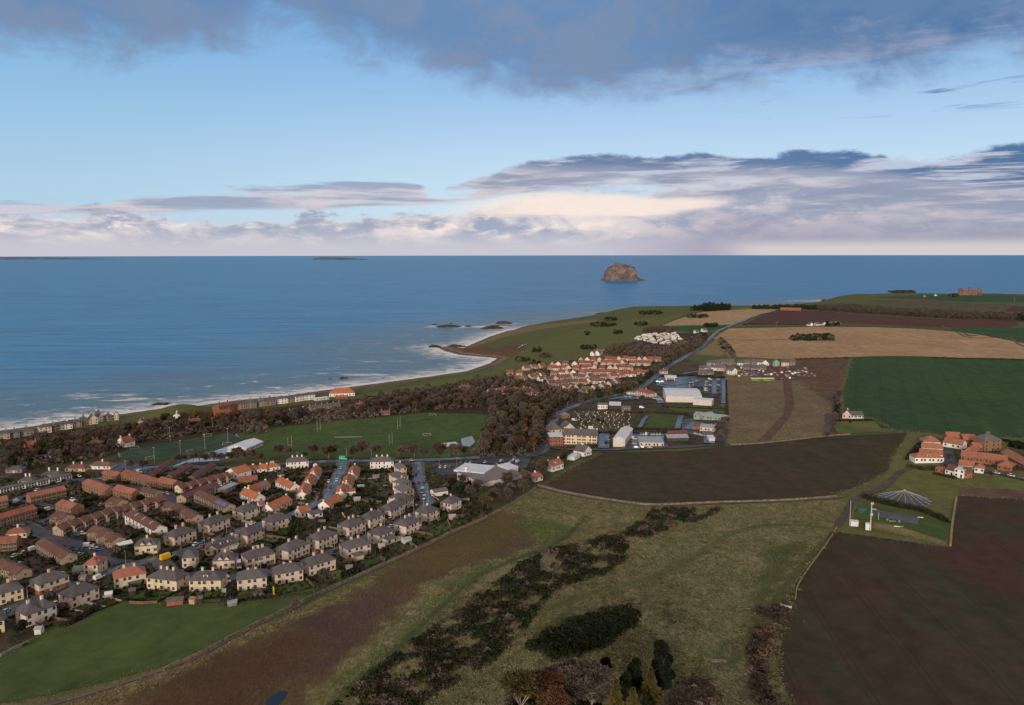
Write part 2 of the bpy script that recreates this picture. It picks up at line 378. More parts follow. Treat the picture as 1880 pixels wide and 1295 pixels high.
    se = t.m('ADD', shr, t.m('MULTIPLY', t.m('SUBTRACT', t.noise(pos, .03, 4), .5), 24.))
    c = t.mix(t.ss(se, 24., 15.), c, sandc)
    c = t.mix(t.m('MULTIPLY', t.ss(se, 14., 4.), .8), c, (.09, .07, .06))
    t.put(b.inputs['Base Color'], c); b.inputs['Roughness'].default_value = .92; b.inputs['Specular IOR Level'].default_value = .15
    bn = t.new('ShaderNodeBump'); bn.inputs['Strength'].default_value = .8; bn.inputs['Distance'].default_value = .9
    t.put(bn.inputs['Height'], t.m('ADD', t.m('MULTIPLY', fine, t.m('ADD', .25, tf)), t.m('MULTIPLY', mid, .8))); t.put(b.inputs['Normal'], bn.outputs[0])
    me.materials.append(m_)
    tag(link('ground', me), 'grass, gardens, rough pasture and shore of the coastal plain', kind='structure')
GREEN = (.060, .085, .022); STRAW = (.20, .165, .075); TOWN = (.044, .040, .026); EARTH = (.052, .031, .022)
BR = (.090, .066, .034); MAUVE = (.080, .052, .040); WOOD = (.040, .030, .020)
LAYS = [
 # the golf links and far headland
 ([(640, 735), (800, 700), (905, 680), (940, 655), (1000, 625), (1120, 590), (1300, 575), (1240, 600), (1180, 620), (1100, 650), (980, 665), (900, 690), (800, 720), (660, 745)], (.098, .118, .034), 8, dict(wob=3., tf=.12)),
 ([(780, 652), (800, 634), (872, 632), (905, 640), (950, 628), (965, 640), (930, 664), (905, 668)], (.10, .058, .034), 6, dict(wob=3., tf=.3)),
 ([(850, 640), (905, 625), (990, 605), (1100, 590), (1100, 586), (985, 598), (900, 616)], (.17, .125, .07), 6, dict(wob=3., tf=.3)),
 ([(1140, 700), (1140, 690), (1560, 690), (1560, 800), (1340, 812), (1330, 690)], (.145, .112, .066), 3, dict(wob=2., tf=.7)),
 ([(1460, 660), (1560, 660), (1550, 720), (1540, 750), (1470, 700)], (.095, .052, .036), 5, dict(wob=4., tf=.45)),
 # the town and its gardens
 ([(-300, 860), (0, 812), (200, 815), (240, 845), (420, 850), (630, 838), (800, 842), (900, 832), (1000, 815), (1010, 780), (900, 700), (1100, 660), (1250, 655), (1340, 690), (1340, 815), (1150, 828), (1060, 845), (990, 893), (880, 950), (760, 1010), (600, 1080), (560, 1093), (430, 1108), (240, 1098), (180, 1112), (100, 1150), (0, 1200), (-300, 1300)], TOWN, 3, dict(wob=1.5, tf=.12)),
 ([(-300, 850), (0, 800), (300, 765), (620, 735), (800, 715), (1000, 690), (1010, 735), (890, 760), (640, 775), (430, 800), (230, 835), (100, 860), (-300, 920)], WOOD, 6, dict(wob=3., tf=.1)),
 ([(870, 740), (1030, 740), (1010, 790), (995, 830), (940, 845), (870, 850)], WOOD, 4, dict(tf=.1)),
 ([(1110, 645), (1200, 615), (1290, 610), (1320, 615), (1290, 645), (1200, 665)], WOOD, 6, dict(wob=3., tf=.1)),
 ([(60, 825), (150, 800), (230, 790), (300, 776), (300, 782), (200, 806), (80, 838)], (.07, .07, .03), 4, dict()),
 ([(440, 768), (700, 740), (720, 745), (500, 778)], (.06, .075, .025), 4, dict()),
 ([(1230, 668), (1285, 663), (1300, 682), (1215, 690)], (.085, .075, .03), 2, dict()),
 ([(1270, 650), (1325, 655), (1345, 632), (1322, 620)], (.20, .16, .08), 3, dict()),
 ([(1220, 725), (1330, 745), (1330, 760), (1220, 755)], (.055, .075, .022), 2, dict()),
 ([(1045, 752), (1160, 756), (1160, 792), (1050, 785)], (.062, .072, .028), 2, dict(tf=.35)),
 ([(1160, 756), (1260, 762), (1255, 792), (1160, 792)], (.055, .072, .022), 2, dict()),
 # hillside pasture
 ([(985, 895), (1050, 912), (1200, 930), (1540, 918), (1535, 975), (1460, 1080), (1440, 1180), (1440, 1260), (1500, 1700), (300, 1700), (-400, 1700), (-400, 1330), (100, 1280), (330, 1215), (520, 1125), (700, 1050), (880, 960)], (.132, .126, .056), 2, dict(wob=1., tf=.75)),
 ([(1120, 915), (1290, 940), (1500, 925), (1500, 1000), (1440, 1100), (1350, 1250), (1200, 1300), (900, 1300), (1100, 1130), (1180, 1060)], (.118, .128, .058), 8, dict(wob=5., tf=.9)),
 ([(-400, 1700), (-400, 1340), (120, 1290), (330, 1225), (420, 1180), (400, 1215), (240, 1290), (60, 1500)], (.15, .112, .055), 4, dict(wob=3., tf=.5)),
 ([(60, 1500), (240, 1285), (330, 1235), (400, 1200), (470, 1165), (560, 1135), (640, 1095), (720, 1040), (780, 985), (840, 948), (930, 936), (985, 955), (990, 1000), (930, 1022), (860, 1040), (800, 1062), (745, 1110), (690, 1165), (620, 1215), (560, 1275), (480, 1420), (400, 1600)], BR, 3, dict(wob=4., tf=.12)),
 ([(540, 1140), (620, 1110), (690, 1090), (720, 1110), (640, 1190), (560, 1230), (500, 1260), (560, 1170)], MAUVE, 4, dict(wob=5., tf=.1)),
 ([(230, 1300), (400, 1205), (560, 1150), (600, 1160), (480, 1270), (420, 1400), (150, 1500)], (.076, .044, .026), 7, dict(wob=5., tf=.08)),
 ([(770, 1010), (830, 955), (930, 945), (960, 985), (880, 1020), (800, 1050)], (.098, .075, .028), 8, dict(wob=5., tf=.1)),
 ([(725, 1062), (770, 1066), (765, 1092), (728, 1090)], (.12, .040, .02), 3, dict(wob=3., tf=.1, k=.3)),
 ([(940, 955), (1060, 945), (1080, 965), (1050, 990), (980, 1015), (985, 985)], (.072, .100, .026), 5, dict(wob=3., tf=.3)),
 ([(640, 1240), (740, 1155), (840, 1060), (900, 1028), (940, 1030), (870, 1062), (800, 1110), (700, 1200), (600, 1290)], (.078, .112, .03), 3, dict(wob=4., tf=.35)),
 ([(860, 1090), (900, 1050), (960, 1025), (1040, 1005), (1000, 1030), (900, 1070)], (.20, .165, .08), 4, dict(wob=3., tf=.4, k=.8)),
 ([(1060, 1090), (1150, 1050), (1230, 1075), (1180, 1130), (1090, 1120)], (.175, .145, .08), 9, dict(wob=7., tf=1., k=.6)),
 ([(1340, 970), (1420, 960), (1440, 1000), (1360, 1030), (1320, 1010)], (.175, .15, .085), 8, dict(wob=7., tf=1., k=.6)),
 ([(1200, 1120), (1300, 1080), (1360, 1110), (1290, 1180), (1210, 1180)], (.16, .15, .085), 9, dict(wob=8., tf=1., k=.5)),
 ([(1000, 920), (1120, 925), (1170, 950), (1080, 975), (1010, 940)], (.19, .155, .085), 6, dict(wob=6., tf=1., k=.6)),
 ([(1290, 950), (1370, 930), (1450, 935), (1400, 955), (1310, 975)], (.18, .155, .085), 6, dict(wob=6., tf=1., k=.6)),
 ([(1180, 1010), (1260, 990), (1300, 1020), (1220, 1050)], (.085, .100, .042), 8, dict(wob=7., tf=.3, k=.7)),
 ([(1400, 1010), (1470, 990), (1500, 990), (1420, 1090), (1330, 1200), (1290, 1240), (1320, 1190), (1380, 1110)], (.068, .080, .026), 4, dict(wob=3., tf=.2)),
 ([(1380, 1120), (1450, 1110), (1430, 1180), (1400, 1290), (1350, 1290), (1360, 1190)], (.075, .055, .035), 4, dict(wob=3., tf=.2)),
 ([(1200, 1260), (1280, 1240), (1330, 1300), (1300, 1400), (1150, 1400)], (.085, .065, .042), 5, dict(wob=4., tf=.3)),
 # ground round the farm, reservoir and water-works
 ([(1625, 870), (1665, 800), (1700, 795), (2000, 830), (2000, 905), (1755, 895), (1745, 1003), (1600, 985), (1535, 978), (1545, 918), (1600, 895)], (.115, .120, .042), 2, dict(tf=.3)),
 ([(1640, 875), (1760, 885), (1750, 925), (1660, 895), (1625, 900)], (.135, .132, .045), 2, dict(tf=.15)),
 ([(1570, 925), (1600, 912), (1750, 960), (1735, 1000), (1565, 972)], (.075, .092, .028), 2, dict(tf=.1)),
 ([(1600, 968), (1650, 980), (1740, 1003), (1735, 996), (1660, 968), (1610, 960)], (.20, .165, .08), 2, dict(wob=1, tf=.5)),
 ([(1580, 905), (1625, 880), (1640, 890), (1600, 915)], (.11, .085, .045), 2, dict()),
 ([(1690, 800), (2000, 860), (2000, 880), (1680, 845)], (.05, .045, .028), 2, dict()),
 ([(1530, 745), (1545, 740), (1545, 815), (1520, 808)], (.04, .032, .022), 2, dict()),
]
STRIPES = [
 # trodden paths and wheel tracks, lighter or darker in the grass
 ([(600, 1300), (700, 1215), (760, 1160), (830, 1095), (880, 1055), (950, 1025), (985, 1012)], (.060, .078, .026), 2.4, 1.5, dict(tf=.1)),
 ([(940, 1028), (1000, 1010), (1040, 985), (1070, 955), (1075, 948)], (.055, .070, .026), 2.2, 1.2, dict(tf=.1)),
 ([(1000, 935), (1040, 942), (1075, 950)], (.06, .075, .03), 1.5, 1., dict(tf=.1)),
 ([(960, 1135), (1080, 1090), (1200, 1060), (1280, 1020), (1340, 980), (1400, 965), (1480, 965), (1520, 972)], (.072, .088, .026), 3.4, 2.4, dict(tf=.1, k=.8)),
 ([(1040, 1130), (1050, 1110), (1045, 1095)], (.09, .07, .04), 1.2, 1., dict(tf=.1)),
 ([(820, 1290), (900, 1230), (960, 1190), (1050, 1150)], (.07, .075, .03), 1.6, 1.2, dict(tf=.1, k=.7)),
 ([(1340, 1220), (1380, 1170), (1440, 1080), (1480, 1030), (1530, 980)], (.07, .080, .03), 3, 2, dict(tf=.2)),
 ([(1545, 790), (1640, 793), (1760, 800)], (.13, .10, .06), 3., 2, dict(tf=.3)),
 ([(1345, 650), (1335, 700), (1335, 812)], (.19, .14, .08), 6., 5, dict(tf=.8, k=.8)),
 ([(1200, 637), (1100, 655), (1000, 664), (960, 668)], (.16, .115, .07), 4., 8, dict(tf=.3, k=.6)),
 ([(1235, 1245), (1320, 1215), (1380, 1175), (1400, 1150)], (.09, .085, .045), 1.4, 1, dict(k=.8)),
]
ground_sheet()
# ================================================================ sea
def sea():
    xs = np.concatenate([np.arange(-1500, 2600, 14.)]); ys = np.concatenate([np.arange(640, 3300, 14.)])
    X, Y = np.meshgrid(xs, ys); d = -sdist(coast + [(9000, coast[-1][1]), (9000, -500), (-3500, -500), (-3500, coast[0][1] - 300)], X, Y)
    rd = np.full(X.shape, 1e6)
    for (px, py, r_) in SURF:
        x, y = onz(px, py); rd = np.minimum(rd, np.maximum(np.hypot((X - x) / r_[0], (Y - y) / r_[1]) - 1, 0) * 60)
    me = bpy.data.meshes.new('sea'); ny, nx = X.shape; idx = np.arange(ny * nx).reshape(ny, nx)
    f = np.stack([idx[:-1, :-1], idx[:-1, 1:], idx[1:, 1:], idx[1:, :-1]], -1).reshape(-1, 4)
    V = np.stack([X, Y, X * 0], -1).reshape(-1, 3)
    x0, x1, y0, y1 = xs[0], xs[-1], ys[0], ys[-1]; RR = 80000; k = len(V)
    ring = [(RR * math.sin(a), RR * math.cos(a), 0) for a in np.linspace(-2.2, 2.2, 121)]
    # outer sheet: same level, butted to the fine one along its border
    border = [idx[0, i] for i in range(0, nx)] 
    V = list(map(tuple, V)) + [(x0 - 3000, y0, 0), (x0 - 3000, y1, 0), (x1 + 6000, y1, 0), (x1 + 6000, y0, 0)] + ring
    F = [tuple(q) for q in f]
    F.append((k, int(idx[0, 0]), *[int(q) for q in idx[1:, 0]], k + 1)[:2] + tuple(int(q) for q in idx[1:, 0]) + (k + 1,))
    F.append((int(idx[0, -1]), k + 3, k + 2) + tuple(int(q) for q in idx[::-1, -1][:-1]))
    top = [k + 1] + [int(q) for q in idx[-1, :]] + [k + 2]
    m_ = len(ring); F.append(tuple(top) + tuple(k + 4 + i for i in reversed(range(m_))))
    me.from_pydata(V, [], F)
    dd = np.concatenate([d.reshape(-1), np.full(len(V) - k, 5000.)]); rr = np.concatenate([rd.reshape(-1), np.full(len(V) - k, 5000.)])
    me.attributes.new('off', 'FLOAT', 'POINT').data.foreach_set('value', dd.astype(np.float32))
    me.attributes.new('reef', 'FLOAT', 'POINT').data.foreach_set('value', rr.astype(np.float32))
    m = bpy.data.materials.new('sea water'); m.use_nodes = True; t = NT(m.node_tree); b = m.node_tree.nodes['Principled BSDF']
    at = lambda nm: t.new('ShaderNodeAttribute', attribute_name=nm).outputs['Fac']
    off, reef = at('off'), at('reef'); pos = t.new('ShaderNodeNewGeometry').outputs['Position']
    big = t.noise(t.mapping(pos, (.35, 1, 1), (0, 0, .1)), .0016, 4, .55)
    swell = t.noise(t.mapping(pos, (.11, 1, 1), (0, 0, .13)), .036, 5, .62, .4)
    chop = t.noise(t.mapping(pos, (.35, 1, 1), (0, 0, .12)), .12, 5, .65)
    fizz = t.noise(t.mapping(pos, (.5, 1, 1), (0, 0, .2)), .075, 6, .68, 1.2)
    fine = t.noise(t.mapping(pos, (.4, 1, 1), (0, 0, .24)), .02, 6, .62, .8)
    deep = t.mix(t.ss(big, .35, .65), (.004, .170, .430), (.010, .195, .440))  # blue of the higher sky's reflection put into the water's base colour
    deep = t.mix(t.ss(swell, .50, .40, 0., .9), deep, t.mix(1., deep, (.45, .55, .62), 'MULTIPLY')); deep = t.mix(t.ss(chop, .50, .62, 0., .6), deep, (.06, .20, .36))  # wave shading painted into the base colour as dark swell bands and pale chop
    rip = t.noise(t.mapping(pos, (.2, 1, 1), (0, 0, .12)), .014, 6, .7, .6); deep = t.mix(t.ss(rip, .50, .38, 0., .7), deep, t.mix(1., deep, (.5, .58, .66), 'MULTIPLY')); deep = t.mix(t.ss(rip, .54, .66, 0., .6), deep, (.07, .23, .40))
    deep = t.mix(t.ss(off, 600., 20.), deep, (.075, .15, .225))
    # rows of breakers, then foam left on the water towards the sand, and surf round the rocks
    brk = t.m('SINE', t.m('ADD', t.m('MULTIPLY', off, .105), t.m('MULTIPLY', t.noise(pos, .009, 5, .65), 13.)))
    near = t.ss(off, 330., 60.)
    fo = t.m('MULTIPLY', t.m('MULTIPLY', t.ss(brk, .5, 1.), near), t.m('MULTIPLY', t.ss(fizz, .48, .62), t.ss(fine, .47, .58)))
    fo2 = t.m('MULTIPLY', t.ss(off, 85., 12.), t.ss(fizz, .38, .58))
    fo3 = t.m('MULTIPLY', t.ss(off, 26., 8.), t.ss(fizz, .25, .45))
    fo4 = t.m('MULTIPLY', t.ss(reef, 34., 4.), t.ss(fine, .40, .60))
    fo4 = t.m('MULTIPLY', fo4, t.ss(fizz, .38, .55))
    foam = t.m('MAXIMUM', t.m('MAXIMUM', fo, fo2), t.m('MAXIMUM', fo3, fo4))
    cap = t.m('MULTIPLY', t.m('MULTIPLY', t.ss(fizz, .72, .80), t.ss(fine, .55, .68)), t.ss(off, 1400., 500.))
    foam = t.m('MAXIMUM', foam, t.m('MULTIPLY', cap, .5), clamp=True)
    t.put(b.inputs['Base Color'], t.mix(t.m('MULTIPLY', foam, .95), deep, (.74, .74, .78)))
    t.put(b.inputs['Roughness'], t.m('ADD', .3, t.m('MULTIPLY', foam, .6))); b.inputs['IOR'].default_value = 1.33
    b.inputs['Specular IOR Level'].default_value = .3; b.inputs['Specular Tint'].default_value = (.36, .78, 1, 1)  # reflected sky turned bluer by the tint
    bn = t.new('ShaderNodeBump'); bn.inputs['Strength'].default_value = 1.; bn.inputs['Distance'].default_value = 1.
    t.put(bn.inputs['Height'], t.m('ADD', t.m('MULTIPLY', swell, 13.), t.m('MULTIPLY', chop, 2.6))); t.put(b.inputs['Normal'], bn.outputs[0])
    me.materials.append(m)
    tag(link('sea', me), 'wide blue sea with breakers rolling in to the shore', kind='structure')
SURF = [(820, 600, (45, 26)), (905, 600, (50, 26)), (925, 594, (40, 24)), (860, 600, (26, 22)), (850, 634, (60, 16)), (900, 626, (36, 22)), (810, 645, (34, 14)), (1090, 590, (50, 22)), (1130, 575, (80, 22)), (1060, 590, (40, 16)), (1515, 554, (120, 60)), (1545, 553, (60, 40)), (170, 725, (46, 12)), (212, 732, (34, 12)), (150, 733, (24, 9)), (700, 662, (40, 14)), (660, 688, (40, 10)), (280, 745, (40, 14)), (1870, 527, (110, 30)), (1490, 552, (90, 20)), (1150, 517, (200, 90))]
sea()
# ================================================================ fields, roads and other sheets laid on the ground
def sheet(name, poly, m_, lvl, label=None, world=False, kind='structure', spacing=None, extra=None):
    pts = list(poly) if world else W2(poly)
    dens = []
    for (x1, y1), (x2, y2) in zip(pts, pts[1:] + pts[:1]):
        L = math.hypot(x2 - x1, y2 - y1); k = max(1, int(L / max(6, math.hypot(x1, y1) * .012)))
        dens += [(x1 + (x2 - x1) * i / k, y1 + (y2 - y1) * i / k) for i in range(k)]
    a = np.array(dens); md = math.hypot(a[:, 0].mean(), a[:, 1].mean()); s = spacing or max(4, md * .013)
    X, Y = np.meshgrid(np.arange(a[:, 0].min(), a[:, 0].max(), s), np.arange(a[:, 1].min(), a[:, 1].max(), s))
    X, Y = X.ravel(), Y.ravel(); ok = sdist(dens, X, Y) > s * .4 if len(X) else []
    verts = [Vector(p) for p in dens] + [Vector((x, y)) for x, y in zip(X[ok], Y[ok])]
    r = geometry.delaunay_2d_cdt(verts, [], [list(range(len(dens)))], 1, 1e-4)
    vv = [(p.x, p.y) for p in r[0]]; zz = ZA(vv)
    me = bpy.data.meshes.new(name); me.from_pydata([(x, y, z + lift(x, y, lvl)) for (x, y), z in zip(vv, zz)], [], [tuple(q) for q in r[2]])
    me.materials.append(m_); me.update()
    for p_ in me.polygons: p_.use_smooth = True
    o = link(name, me); tag(o, label, kind=kind); return o
def fieldmat(name, c1, c2, rowang=0., rowsp=0., tram=0., trang=0., tramc=(.5, .45, .4), c3=None, rough=.95, msc=.012):
    m_ = bpy.data.materials.new(name); m_.use_nodes = True; t = NT(m_.node_tree); b = m_.node_tree.nodes['Principled BSDF']
    pos = t.new('ShaderNodeNewGeometry').outputs['Position']
    nz = t.noise(pos, msc, 6, .62, .4); n2 = t.noise(pos, .11, 4, .65); n3 = t.noise(t.mapping(pos, (1, .16, 1), (0, 0, trang)), .12, 4, .6)
    c = t.mix(t.ss(nz, .36, .64), c1, c2)
    if c3: c = t.mix(t.ss(t.noise(t.mapping(pos, (1, .3, 1), (0, 0, trang)), .022, 5, .6, .3), .46, .62), c, c3)
    f = t.m('ADD', t.ss(n2, .25, .75, .80, 1.18), t.ss(n3, .3, .7, -.09, .09)); c = t.mix(1., c, t.comb(f, f, f), 'MULTIPLY')
    if tram:
        s = t.new('ShaderNodeSeparateXYZ'); t.put(s.inputs[0], t.mapping(pos, (1, 1, 1), (0, 0, trang)))
        wob = t.m('MULTIPLY', t.noise(pos, .008, 2), 5.)
        u = t.m('PINGPONG', t.m('ADD', s.outputs[0], wob), tram / 2)
        ln = t.m('MULTIPLY', t.ss(t.m('ABSOLUTE', t.m('SUBTRACT', u, 1.2)), .55, .2), t.ss(n2, .3, .6, .4, 1.))
        c = t.mix(t.m('MULTIPLY', ln, .75), c, t.mix(1., c, tramc, 'MULTIPLY'))
    t.put(b.inputs['Base Color'], c); b.inputs['Roughness'].default_value = rough; b.inputs['Specular IOR Level'].default_value = .12
    bn = t.new('ShaderNodeBump'); bn.inputs['Strength'].default_value = .5; bn.inputs['Distance'].default_value = .5
    t.put(bn.inputs['Height'], t.m('ADD', n2, n3)); t.put(b.inputs['Normal'], bn.outputs[0])
    return m_
F_ = {}
F_['strip'] = fieldmat('ploughed strip', (.056, .042, .024), (.046, .043, .021), tram=24, trang=-1.15, tramc=(.8, .7, .7), c3=(.062, .042, .027))
F_['emerald'] = fieldmat('winter wheat', (.030, .068, .026), (.038, .077, .028), tram=24, trang=.42, tramc=(.5, .5, .5))
F_['stubble'] = fieldmat('stubble', (.37, .245, .145), (.31, .205, .12), tram=13, trang=1.35, tramc=(.86, .84, .82))
F_['stub2'] = fieldmat('stubble upper', (.38, .255, .15), (.32, .22, .125), tram=16, trang=-1.2, tramc=(.75, .75, .75))
F_['red'] = fieldmat('red plough', (.095, .042, .034), (.080, .038, .030), tram=20, trang=1.5, tramc=(.85, .8, .8))
F_['right'] = fieldmat('sown field', (.064, .033, .027), (.050, .037, .024), tram=22, trang=.12, tramc=(.74, .72, .72), c3=(.045, .043, .025))
F_['past'] = fieldmat('sheep pasture', (.074, .102, .030), (.058, .086, .026), tram=60, trang=.5, tramc=(.75, .8, .75), msc=.02)
F_['grassy'] = fieldmat('grass ley', (.080, .095, .034), (.070, .090, .032))
F_['deep'] = fieldmat('deep green crop', (.035, .085, .034), (.030, .072, .030))
F_['brown'] = fieldmat('brown ley', (.105, .075, .05), (.085, .066, .042))
F_['play'] = fieldmat('playing field turf', (.066, .100, .027), (.056, .088, .024), tram=13, trang=-.35, tramc=(.86, .88, .86), msc=.02)
F_['astro'] = fieldmat('artificial turf', (.042, .070, .042), (.036, .060, .038))
F_['lawn'] = fieldmat('mown lawn', (.125, .135, .045), (.10, .115, .036), tram=5, trang=.2, tramc=(.8, .85, .8))
F_['garden'] = fieldmat('garden lawn', (.055, .085, .024), (.042, .066, .020), msc=.08)
F_['yard'] = fieldmat('paved yard', (.11, .07, .062), (.085, .06, .055), msc=.05)
F_['earthw'] = fieldmat('bare red earth', (.125, .074, .058), (.105, .064, .05), msc=.04)
F_['pinkbr'] = fieldmat('pale headland strip', (.115, .072, .058), (.10, .065, .05))
FIELDS = [
 ('field', 'strip', 1, [(1000, 888), (1040, 866), (1078, 845), (1105, 832), (1250, 829), (1340, 820), (1420, 813), (1560, 801), (1665, 796), (1655, 815), (1634, 848), (1632, 862), (1600, 882), (1570, 897), (1520, 911), (1440, 917), (1300, 921), (1200, 924), (1110, 916), (1040, 905)]),
 ('field', 'emerald', 1, [(1563, 658), (1700, 657), (1880, 662), (2060, 668), (2060, 830), (1880, 806), (1780, 800), (1700, 796), (1640, 790), (1616, 786), (1604, 770), (1550, 757), (1545, 720)]),
 ('field', 'stubble', 1, [(1309, 622), (1340, 604), (1450, 602), (1600, 602), (1680, 605), (1760, 611), (1880, 632), (2060, 650), (2060, 666), (1880, 661), (1700, 656), (1560, 657), (1420, 660), (1338, 656)]),
 ('field', 'stub2', 1, [(1213, 599), (1245, 587), (1282, 575), (1370, 568), (1432, 567), (1392, 580), (1345, 597)]),
 ('field', 'red', 1, [(1362, 597), (1395, 582), (1432, 571), (1500, 572), (1600, 580), (1740, 588), (1862, 590), (1872, 598), (1850, 604), (1780, 604), (1700, 601), (1500, 597)]),
 ('field', 'grassy', 1, [(1346, 603), (1362, 598), (1500, 598), (1525, 594), (1700, 602), (1736, 603), (1752, 610), (1600, 601), (1450, 601)]),
 ('field', 'deep', 1, [(1742, 602), (1870, 604), (1900, 603), (2060, 606), (2060, 648), (1880, 630), (1850, 622), (1782, 621), (1760, 611)]),
 ('field', 'deep', 1, [(1225, 601), (1300, 598), (1345, 598), (1320, 604), (1285, 612), (1240, 606)]),
 ('field', 'grassy', 1, [(1535, 562), (1600, 558), (1740, 560), (1830, 570), (1850, 578), (1740, 576), (1600, 571)]),
 ('field', 'brown', 1.2, [(1600, 553), (1700, 553), (1790, 560), (1850, 559), (1850, 566), (1826, 569), (1740, 565), (1620, 558)]),
 ('field', 'deep', 1, [(1610, 547), (1700, 543), (1860, 543), (1880, 545), (2000, 548), (2000, 556), (1850, 556), (1780, 556), (1700, 551)]),
 ('field', 'red', 1, [(1845, 570), (1862, 564), (2060, 563), (2060, 576), (1880, 574), (1848, 573)]),
 ('field', 'right', 1, [(1537, 979), (1600, 986), (1700, 1001), (1747, 1005), (1752, 960), (1760, 912), (1880, 918), (2060, 928), (2300, 1700), (1520, 1700), (1470, 1330), (1434, 1250), (1422, 1200), (1432, 1150), (1460, 1105), (1458, 1075), (1492, 1030)]),
 ('field', 'pinkbr', 1, [(1761, 911), (1764, 897), (1880, 899), (2060, 910), (2060, 927), (1880, 917)]),
 ('pasture', 'past', 1, [(-420, 1300), (-100, 1225), (0, 1204), (100, 1152), (150, 1128), (185, 1113), (240, 1101), (300, 1106), (420, 1112), (520, 1097), (580, 1091), (590, 1094), (520, 1130), (470, 1150), (400, 1180), (300, 1222), (200, 1250), (100, 1272), (0, 1290), (-420, 1420)]),
 ('playing_field', 'play', 1, [(455, 792), (520, 783), (640, 770), (690, 767), (780, 758), (905, 761), (893, 775), (884, 800), (884, 832), (820, 840), (700, 842), (560, 843), (450, 842), (462, 824), (492, 810), (470, 803), (440, 806), (430, 797)]),
 ('sports_pitch', 'astro', 1, [(212, 829), (250, 822), (320, 810), (420, 795), (450, 806), (440, 815), (300, 846), (245, 847), (222, 842)]),
 ('bowling_green', 'play', 1, [(1192, 761), (1243, 763), (1243, 785), (1180, 786)]),
 ('lawn', 'play', 1.3, [(1232, 745), (1331, 749), (1331, 760), (1250, 758), (1228, 752)]),
 ('lawn', 'lawn', 1, [(1530, 783), (1545, 776), (1602, 773), (1622, 792), (1550, 798), (1536, 794)]),
 ('lawn', 'lawn', 1, [(1632, 896), (1662, 872), (1720, 874), (1762, 888), (1752, 922), (1700, 908)]),
 ('lawn', 'lawn', 1, [(1795, 872), (1880, 889), (2000, 902), (2000, 912), (1800, 898)]),
 ('lawn', 'play', 1, [(1568, 935), (1592, 930), (1640, 935), (1690, 945), (1740, 962), (1735, 994), (1690, 980), (1640, 965), (1600, 958), (1568, 950)]),
 ('path', 'earthw', 2, [(1437, 700), (1452, 700), (1458, 742), (1452, 762), (1435, 785), (1412, 810), (1388, 812), (1412, 790), (1436, 765), (1442, 742)]),
 ('path', 'earthw', 2, [(1352, 688), (1380, 694), (1400, 702), (1455, 702), (1470, 696), (1560, 664), (1550, 700), (1400, 704), (1362, 697)][:0] or [(1366, 680), (1384, 698), (1470, 700), (1500, 690), (1480, 676), (1440, 668), (1396, 668)]),
]
for nm, fm, lv, pg in FIELDS: sheet(nm, pg, F_[fm], lv)
def asphalt(name, c, rough, wetness):
    m_ = bpy.data.materials.new(name); m_.use_nodes = True; t = NT(m_.node_tree); b = m_.node_tree.nodes['Principled BSDF']
    pos = t.new('ShaderNodeNewGeometry').outputs['Position']; a = t.noise(pos, .12, 5, .65, .4); a2 = t.noise(pos, .9, 4, .6)
    f = t.ss(a2, .2, .8, .8, 1.2); t.put(b.inputs['Base Color'], t.mix(1., t.mix(t.ss(a, .35, .65), c, tuple(q * .72 for q in c)), t.comb(f, f, f), 'MULTIPLY'))
    t.put(b.inputs['Roughness'], t.ss(a, .38, .62, rough, rough + .16)); b.inputs['Specular IOR Level'].default_value = wetness
    return m_
ASPH = asphalt('wet asphalt', (.056, .058, .070), .26, .6); DRY = asphalt('damp asphalt', (.050, .046, .052), .45, .4)
PAVE = asphalt('pavement slabs', (.115, .10, .098), .5, .4); TRACK = asphalt('stony track', (.15, .115, .092), .8, .2); MUD = asphalt('muddy track', (.075, .055, .04), .6, .3)
WHITEP = mat('road paint', (.62, .62, .6), .7)
def smooth_line(w_, step=4.):
    out = [w_[0]]
    for i in range(len(w_) - 1):
        p0 = w_[max(i - 1, 0)]; p1 = w_[i]; p2 = w_[i + 1]; p3 = w_[min(i + 2, len(w_) - 1)]
        L = math.hypot(p2[0] - p1[0], p2[1] - p1[1]); k = max(1, int(L / max(step, math.hypot(*p1) * .008)))
        for j in range(1, k + 1):
            t = j / k
            out.append(tuple(.5 * (2 * p1[a] + (p2[a] - p0[a]) * t + (2 * p0[a] - 5 * p1[a] + 4 * p2[a] - p3[a]) * t * t + (3 * p1[a] - p0[a] - 3 * p2[a] + p3[a]) * t ** 3) for a in (0, 1)))
    return out
def ribbon(name, line, wd, m_, lvl, world=False, off=0., kind='structure', label=None, dash=None, sm=True):
    w_ = list(line) if world else W2(line)
    if sm: w_ = smooth_line(w_)
    nrm = []
    for i in range(len(w_)):
        a, b = w_[max(i - 1, 0)], w_[min(i + 1, len(w_) - 1)]; dx, dy = b[0] - a[0], b[1] - a[1]; L = math.hypot(dx, dy) or 1; nrm.append((-dy / L, dx / L))
    ks = (-.5, 0, .5) if wd > 2 else (-.5, .5)
    rows = [[(x + nx * (off + wd * k), y + ny * (off + wd * k)) for k in ks] for (x, y), (nx, ny) in zip(w_, nrm)]
    mb = MB(); flat = [p for r_ in rows for p in r_]; zz = ZA(flat); mb.v = [(x, y, z + lift(x, y, lvl)) for (x, y), z in zip(flat, zz)]; q = len(ks)
    for i in range(len(rows) - 1):
        if dash and (i // dash) % 2: continue
        for j in range(q - 1): mb.f.append((i * q + j, i * q + j + 1, (i + 1) * q + j + 1, (i + 1) * q + j)); mb.mi.append(0)
    o = mb.build(name, m_); tag(o, label, kind=kind); return o, w_
